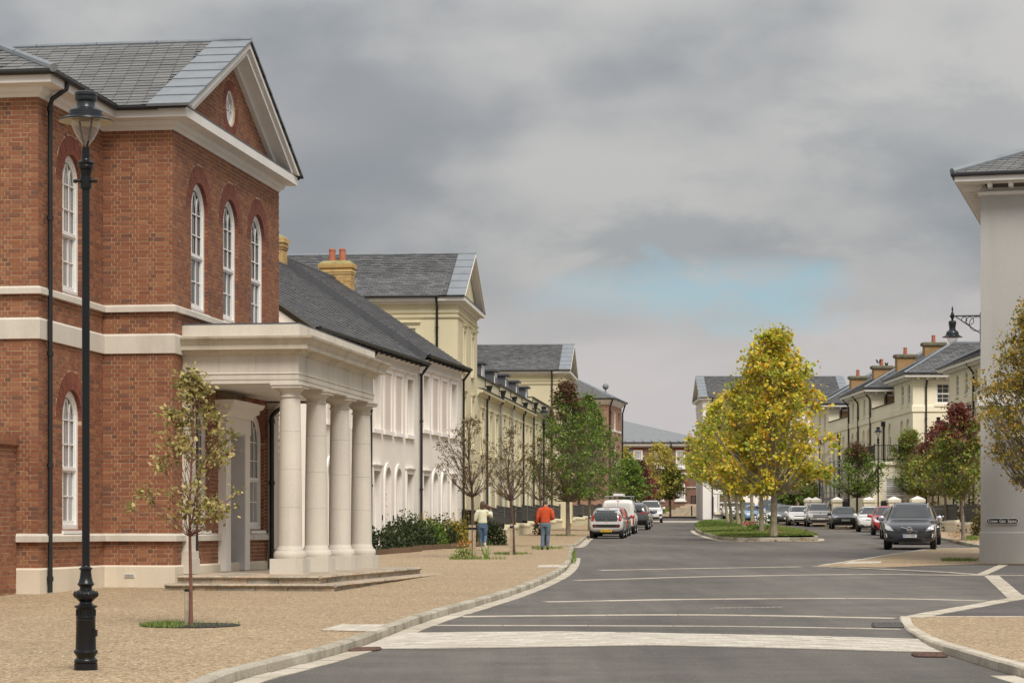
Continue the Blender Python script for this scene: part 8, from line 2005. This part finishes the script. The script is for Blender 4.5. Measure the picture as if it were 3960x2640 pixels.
def loft(m, rings, n=14):
    vs = []; fs = []
    for (x, y, z, a, b) in rings: vs += [(x + a * math.cos(6.2832 * k / n), y + b * math.sin(6.2832 * k / n), z) for k in range(n)]
    for i in range(len(rings) - 1):
        for k in range(n): p, q = i * n + k, i * n + (k + 1) % n; fs.append((p, q, q + n, p + n))
    m.add(vs, fs + [tuple(range(n))[::-1], tuple(range((len(rings) - 1) * n, len(rings) * n))])
def hand(m, p, d, side, k=1.0):
    """palm and five curled fingers; p wrist, d direction, side = thumb side"""
    p, d, s = Vector(p), Vector(d).normalized(), Vector(side).normalized(); nrm = d.cross(s)
    m.tube([p, p + d * .045 * k, p + d * .09 * k], [.026 * k, .036 * k, .032 * k], 8)
    for i, L in enumerate((.072, .08, .076, .06)):
        o = p + d * .085 * k + s * (.027 - i * .018) * k; m.tube([o, o + (d * .5 * L + nrm * .012) * k, o + (d * .85 * L + nrm * .035) * k], [.0105 * k, .0095 * k, .008 * k], 6)
    m.tube([p + d * .03 * k + s * .025 * k, p + d * .06 * k + s * .05 * k, p + d * .095 * k + s * .052 * k], [.013 * k, .011 * k, .009 * k], 6)
def person(label, base, hd, H, J, top, trs, shoe, hair, sleeve, woman=False, glove=None, hairfn=None):
    t = thing('person', base, label, 'person'); k = H / 1.78; a = rad(hd)
    M = Matrix.Translation(base) @ Matrix.Rotation(-a, 4, 'Z') @ Matrix.Scale(k, 4)
    b = MB(); sw = .17 if woman else .195
    loft(b, [(0, 0, .84, .13, .10), (0, 0, .95, .15, .105), (0, 0, 1.1, .125 if woman else .145, .09), (0, .01, 1.3, .15, .10), (0, 0, 1.42, .13, .08), (0, .0, 1.5, .055, .055), (0, .015, 1.56, .052, .055)])
    hx, hy = J.get('head', (0, .02)); loft(b, [(hx, hy, 1.535, .03, .035), (hx, hy + .012, 1.56, .058, .07), (hx, hy + .01, 1.62, .073, .092), (hx, hy, 1.68, .078, .10), (hx, hy, 1.73, .07, .088), (hx, hy, 1.765, .045, .055), (hx, hy, 1.78, .01, .015)])
    b.tube([(hx, hy + .095, 1.66), (hx, hy + .118, 1.635), (hx, hy + .10, 1.625)], [.01, .014, .012], 6)
    for sx in (-1, 1): b.tube([(hx + sx * .078, hy - .005, 1.68), (hx + sx * .088, hy - .012, 1.655), (hx + sx * .076, hy, 1.63)], [.012, .014, .01], 6)
    for s, sx in (('L', -1), ('R', 1)):
        e, w = J['el' + s], J['wr' + s]; b.tube([(sx * (sw - .03), 0, 1.43), e, w], [.05, .038, .026], 8); d = Vector(w) - Vector(e)
        if not (glove and s == 'L'): hand(b, w, J.get('hd' + s, d), J.get('th' + s, (-sx, .5, 0)), .95)
        kn, an = J['kn' + s], J['an' + s]; b.tube([(sx * .085, 0, .9), kn, an], [.085, .055, .038], 8)
    fuse(b, M, 'body', SKIN, t, .014 * k, 3)
    c = MB(); hem = J.get('hem', .93)
    loft(c, [(0, 0, hem, .165, .125), (0, 0, hem + .04, .172, .13), (0, 0, 1.15, .158 if woman else .178, .125), (0, .005, 1.3, .175 if woman else .195, .13), (0, 0, 1.4, .17 if woman else .195, .115), (0, -.005, 1.46, .12, .09), (0, 0, 1.50, .07, .07), (0, .005, 1.535, .064, .068)], 18)
    for s, sx in (('L', -1), ('R', 1)):
        e, w = Vector(J['el' + s]), Vector(J['wr' + s]); sh = Vector((sx * (sw - .01), 0, 1.41)); c.tube([Vector((sx * .10, 0, 1.42)), sh, sh.lerp(e, .5) + Vector((sx * .012, 0, 0)), e, e.lerp(w, .5), e.lerp(w, .93)], [.075, .082, .068 * sleeve, .058 * sleeve, .056 * sleeve, .042], 10)
    fuse(c, M, 'jumper' if woman else 'fleece', top, t, .015 * k, 5)
    c = MB(); loft(c, [(0, 0, .80, .165, .125), (0, 0, .9, .172, .13), (0, 0, hem + .06, .155, .115)], 16); cuff = J.get('cuff', .97)
    for s, sx in (('L', -1), ('R', 1)):
        kn, an = Vector(J['kn' + s]), Vector(J['an' + s]); c.tube([(sx * .085, 0, .92), Vector((sx * .088, 0, .84)).lerp(kn, .25), Vector((sx * .088, 0, .84)).lerp(kn, .6), kn, kn.lerp(an, .45), kn.lerp(an, cuff)], [.10, .098, .084, .068, .066, .058], 12)
    fuse(c, M, 'jeans', trs, t, .015 * k, 4)
    for s in 'LR':
        an = Vector(J['an' + s]); f = Vector(J.get('ft' + s, (0, 1, -.12))).normalized(); dn = Vector(J.get('dn' + s, (0, 0, -1))).normalized(); c = MB(); o = an + dn * .055
        c.tube([o - f * .075, o - f * .03 - dn * .02, o + f * .05 - dn * .012, o + f * .12, o + f * .175 + dn * .008], [.034, .046, .044, .040, .024], 8); fuse(c, M, 'shoe', shoe, t, .012 * k, 2)
    if glove: c = MB(); hand(c, J['wrL'], J.get('hdL', Vector(J['wrL']) - Vector(J['elL'])), (.6, .5, 0), 1.12); fuse(c, M, 'glove', glove, t, .008 * k, 1)
    c = MB(); hairfn(c, hx, hy); fuse(c, M, 'hair', hair, t, .011 * k, 2); return t
def cap(c, x, y): loft(c, [(x, y - .035, 1.60, .06, .05), (x, y - .03, 1.64, .078, .078), (x, y - .012, 1.69, .084, .10), (x, y - .008, 1.74, .077, .094), (x, y - .006, 1.777, .05, .06), (x, y, 1.79, .01, .012)])
def longhair(c, x, y):
    cap(c, x, y); loft(c, [(x, y - .06, 1.42, .05, .03), (x, y - .065, 1.50, .085, .045), (x, y - .05, 1.60, .09, .065), (x, y - .03, 1.68, .088, .09)])
    for dz, L in ((.0, .46), (.03, .40), (-.03, .42), (-.06, .30), (.055, .28)): c.tube([(x + .03, y - .03, 1.63 + dz), (x + .14, y - .06, 1.60 + dz * .8), (x + .28, y - .05, 1.545 + dz * .5), (x + L, y - .02, 1.535 + dz * .3)], [.05, .04, .028, .010], 7)
bm_ = P3(2109, 2124)
person('man in an orange fleece and blue jeans walking away on the pavement', bm_, 8, (HZ - 1928) / FPX * bm_.y + CAMZ - bm_.z, dict(elL=(-.27, -.03, 1.13), wrL=(-.31, .06, .90), elR=(.285, -.03, 1.13), wrR=(.20, .20, 1.06), knL=(-.09, .03, .49), anL=(-.11, -.06, .08), knR=(.085, .07, .49), anR=(.075, .02, .08), hdL=(-.1, .25, -1), head=(.005, .03)), FLEECE, DENIML, SHOED, HAIRG, 1.12, False, GLOVE, cap)
bw_ = P3(1866, 2127)
person('woman in a pale jumper and cropped jeans walking away, hair blowing sideways', bw_, 6, (HZ - 1937) / FPX * bw_.y + CAMZ - bw_.z, dict(elL=(-.28, .02, 1.10), wrL=(-.17, .20, 1.12), elR=(.31, .06, 1.22), wrR=(.27, .10, 1.47), hdR=(.15, .1, .5), thR=(-1, 0, .3), knL=(-.07, .06, .48), anL=(-.06, .04, .08), knR=(.09, .08, .50), anR=(.12, -.20, .21), ftR=(.25, .45, -.9), dnR=(.1, -.8, -.5), cuff=.80, hem=.985), KNIT, DENIM, SHOEW, HAIRB, 1.3, True, None, longhair)
bp_ = Vector((3085 / FPX * 168 - CX / FPX * 168, 168, gz(168)))
person('person in a brown coat, only head and shoulders above the white hatchback', bp_, 60, 1.70, dict(elL=(-.27, -.03, 1.13), wrL=(-.28, .06, .88), elR=(.27, -.03, 1.13), wrR=(.28, .06, .88), knL=(-.09, .03, .49), anL=(-.09, 0, .08), knR=(.09, .03, .49), anR=(.09, 0, .08)), BROWNC, DENIM, SHOED, HAIRG, 1.2, False, None, cap)
def small_things():
    p = gp(2627, 1992); b = thing('bollard', (p[0], 224, gz(224)), 'black bollard on the sandy paving at the end of the street', 'bollard'); m = MB(); m.lathe((p[0], 224, gz(224)), [(.09, 0), (.075, .05), (.06, .9), (.085, .95), (.07, 1.02), (.03, 1.06)], 12); m.build('shaft', IRON, b, smooth=True)
    y = 126; q = at(3688, 1940, y); s = thing('sale_board', (q.x, y, gz(y)), 'yellow FOR SALE board under a green panel among the right hand trees', 'sign'); z0 = at(0, 1918, y).z; T = lambda x, yy, z: Vector((q.x + x, y - yy, z0 + z))
    boxm('sign_post', (q.x - .04, y + .03, gz(y)), Vector((.08, 0, 0)), Vector((0, .08, 0)), UZ * 2.6, IRON, s); boxm('sale_panel', T(-.33, 0, -.09), Vector((.66, 0, 0)), Vector((0, .02, 0)), UZ * .20, paint('sale_yellow', (.60, .52, .16)), s); boxm('green_panel', T(-.26, 0, .13), Vector((.52, 0, 0)), Vector((0, .02, 0)), UZ * .40, paint('sale_green', (.012, .06, .03)), s)
    text_mesh('FOR SALE', .16, lambda x, yy, z: T(x, .004 + yy, .01 + z), paint('sale_ink', (.22, .16, .03)), s, width=.58)
    F_ = RT; S, N = F_.s, F_.n; sc_ = thing('scaffolding', F_(44, 1.5, 1.9), 'galvanised tube scaffolding against the cream house behind the black hatchback', 'scaffolding'); zb = 1.95
    for i in range(8):
        for n in (.5, 1.7): m = MB(); m.tube([F_(38.5 + i * 1.9, n, zb), F_(38.5 + i * 1.9, n, 7.4 - .35 * (i % 3) - (1.5 if i < 2 else 0))], .05, 5); m.build('standard', STEEL, sc_)
    for z in (3.9, 4.45, 4.95, 6.1, 6.7):
        for n in (.5, 1.7): m = MB(); m.tube([F_(38 + (2 if z > 5 else 0), n, z), F_(52.5, n, z)], .045, 5); m.build('ledger', STEEL, sc_)
    for i in range(5): m = MB(); m.tube([F_(38.5 + i * 2.6, 1.75, 2.2), F_(40.8 + i * 2.6, 1.75, 5.8)], .04, 5); m.build('brace', STEEL, sc_)
    for z in (3.95, 6.15): boxm('scaffold_board', F_(39.5, .55, z + .05), S * 12.5, N * 1.1, UZ * .05, STAKE, sc_)
    for i, (u, v, lab) in enumerate(((3392, 1395, 'black bird on the left rim of the chimney pot'), (3403, 1395, 'black bird on the right rim of the chimney pot'), (3425.5, 1406.5, 'black bird at the chimney cap edge, left of two'), (3431, 1407, 'black bird at the chimney cap edge, right of two'))):
        c = at(u, v, 171.2); m = MB(); d = -1 if i % 2 else 1
        loft(m, [(c.x + d * .02, c.y, c.z - .16, .02, .02), (c.x + d * .01, c.y, c.z - .09, .06, .06), (c.x, c.y, c.z, .065, .065), (c.x - d * .03, c.y, c.z + .08, .045, .045), (c.x - d * .05, c.y, c.z + .12, .015, .015)], 8); m.tube([(c.x - d * .04, c.y, c.z + .09), (c.x - d * .11, c.y, c.z + .08)], [.02, .004], 5); m.tube([(c.x, c.y, c.z - .05), (c.x + d * .1, c.y, c.z - .19)], [.04, .015], 5); sett(m.build('bird', INK, fix=True), lab, 'bird', 'birds on the chimney')
small_things()
# ---------------------------------------------------------------- end
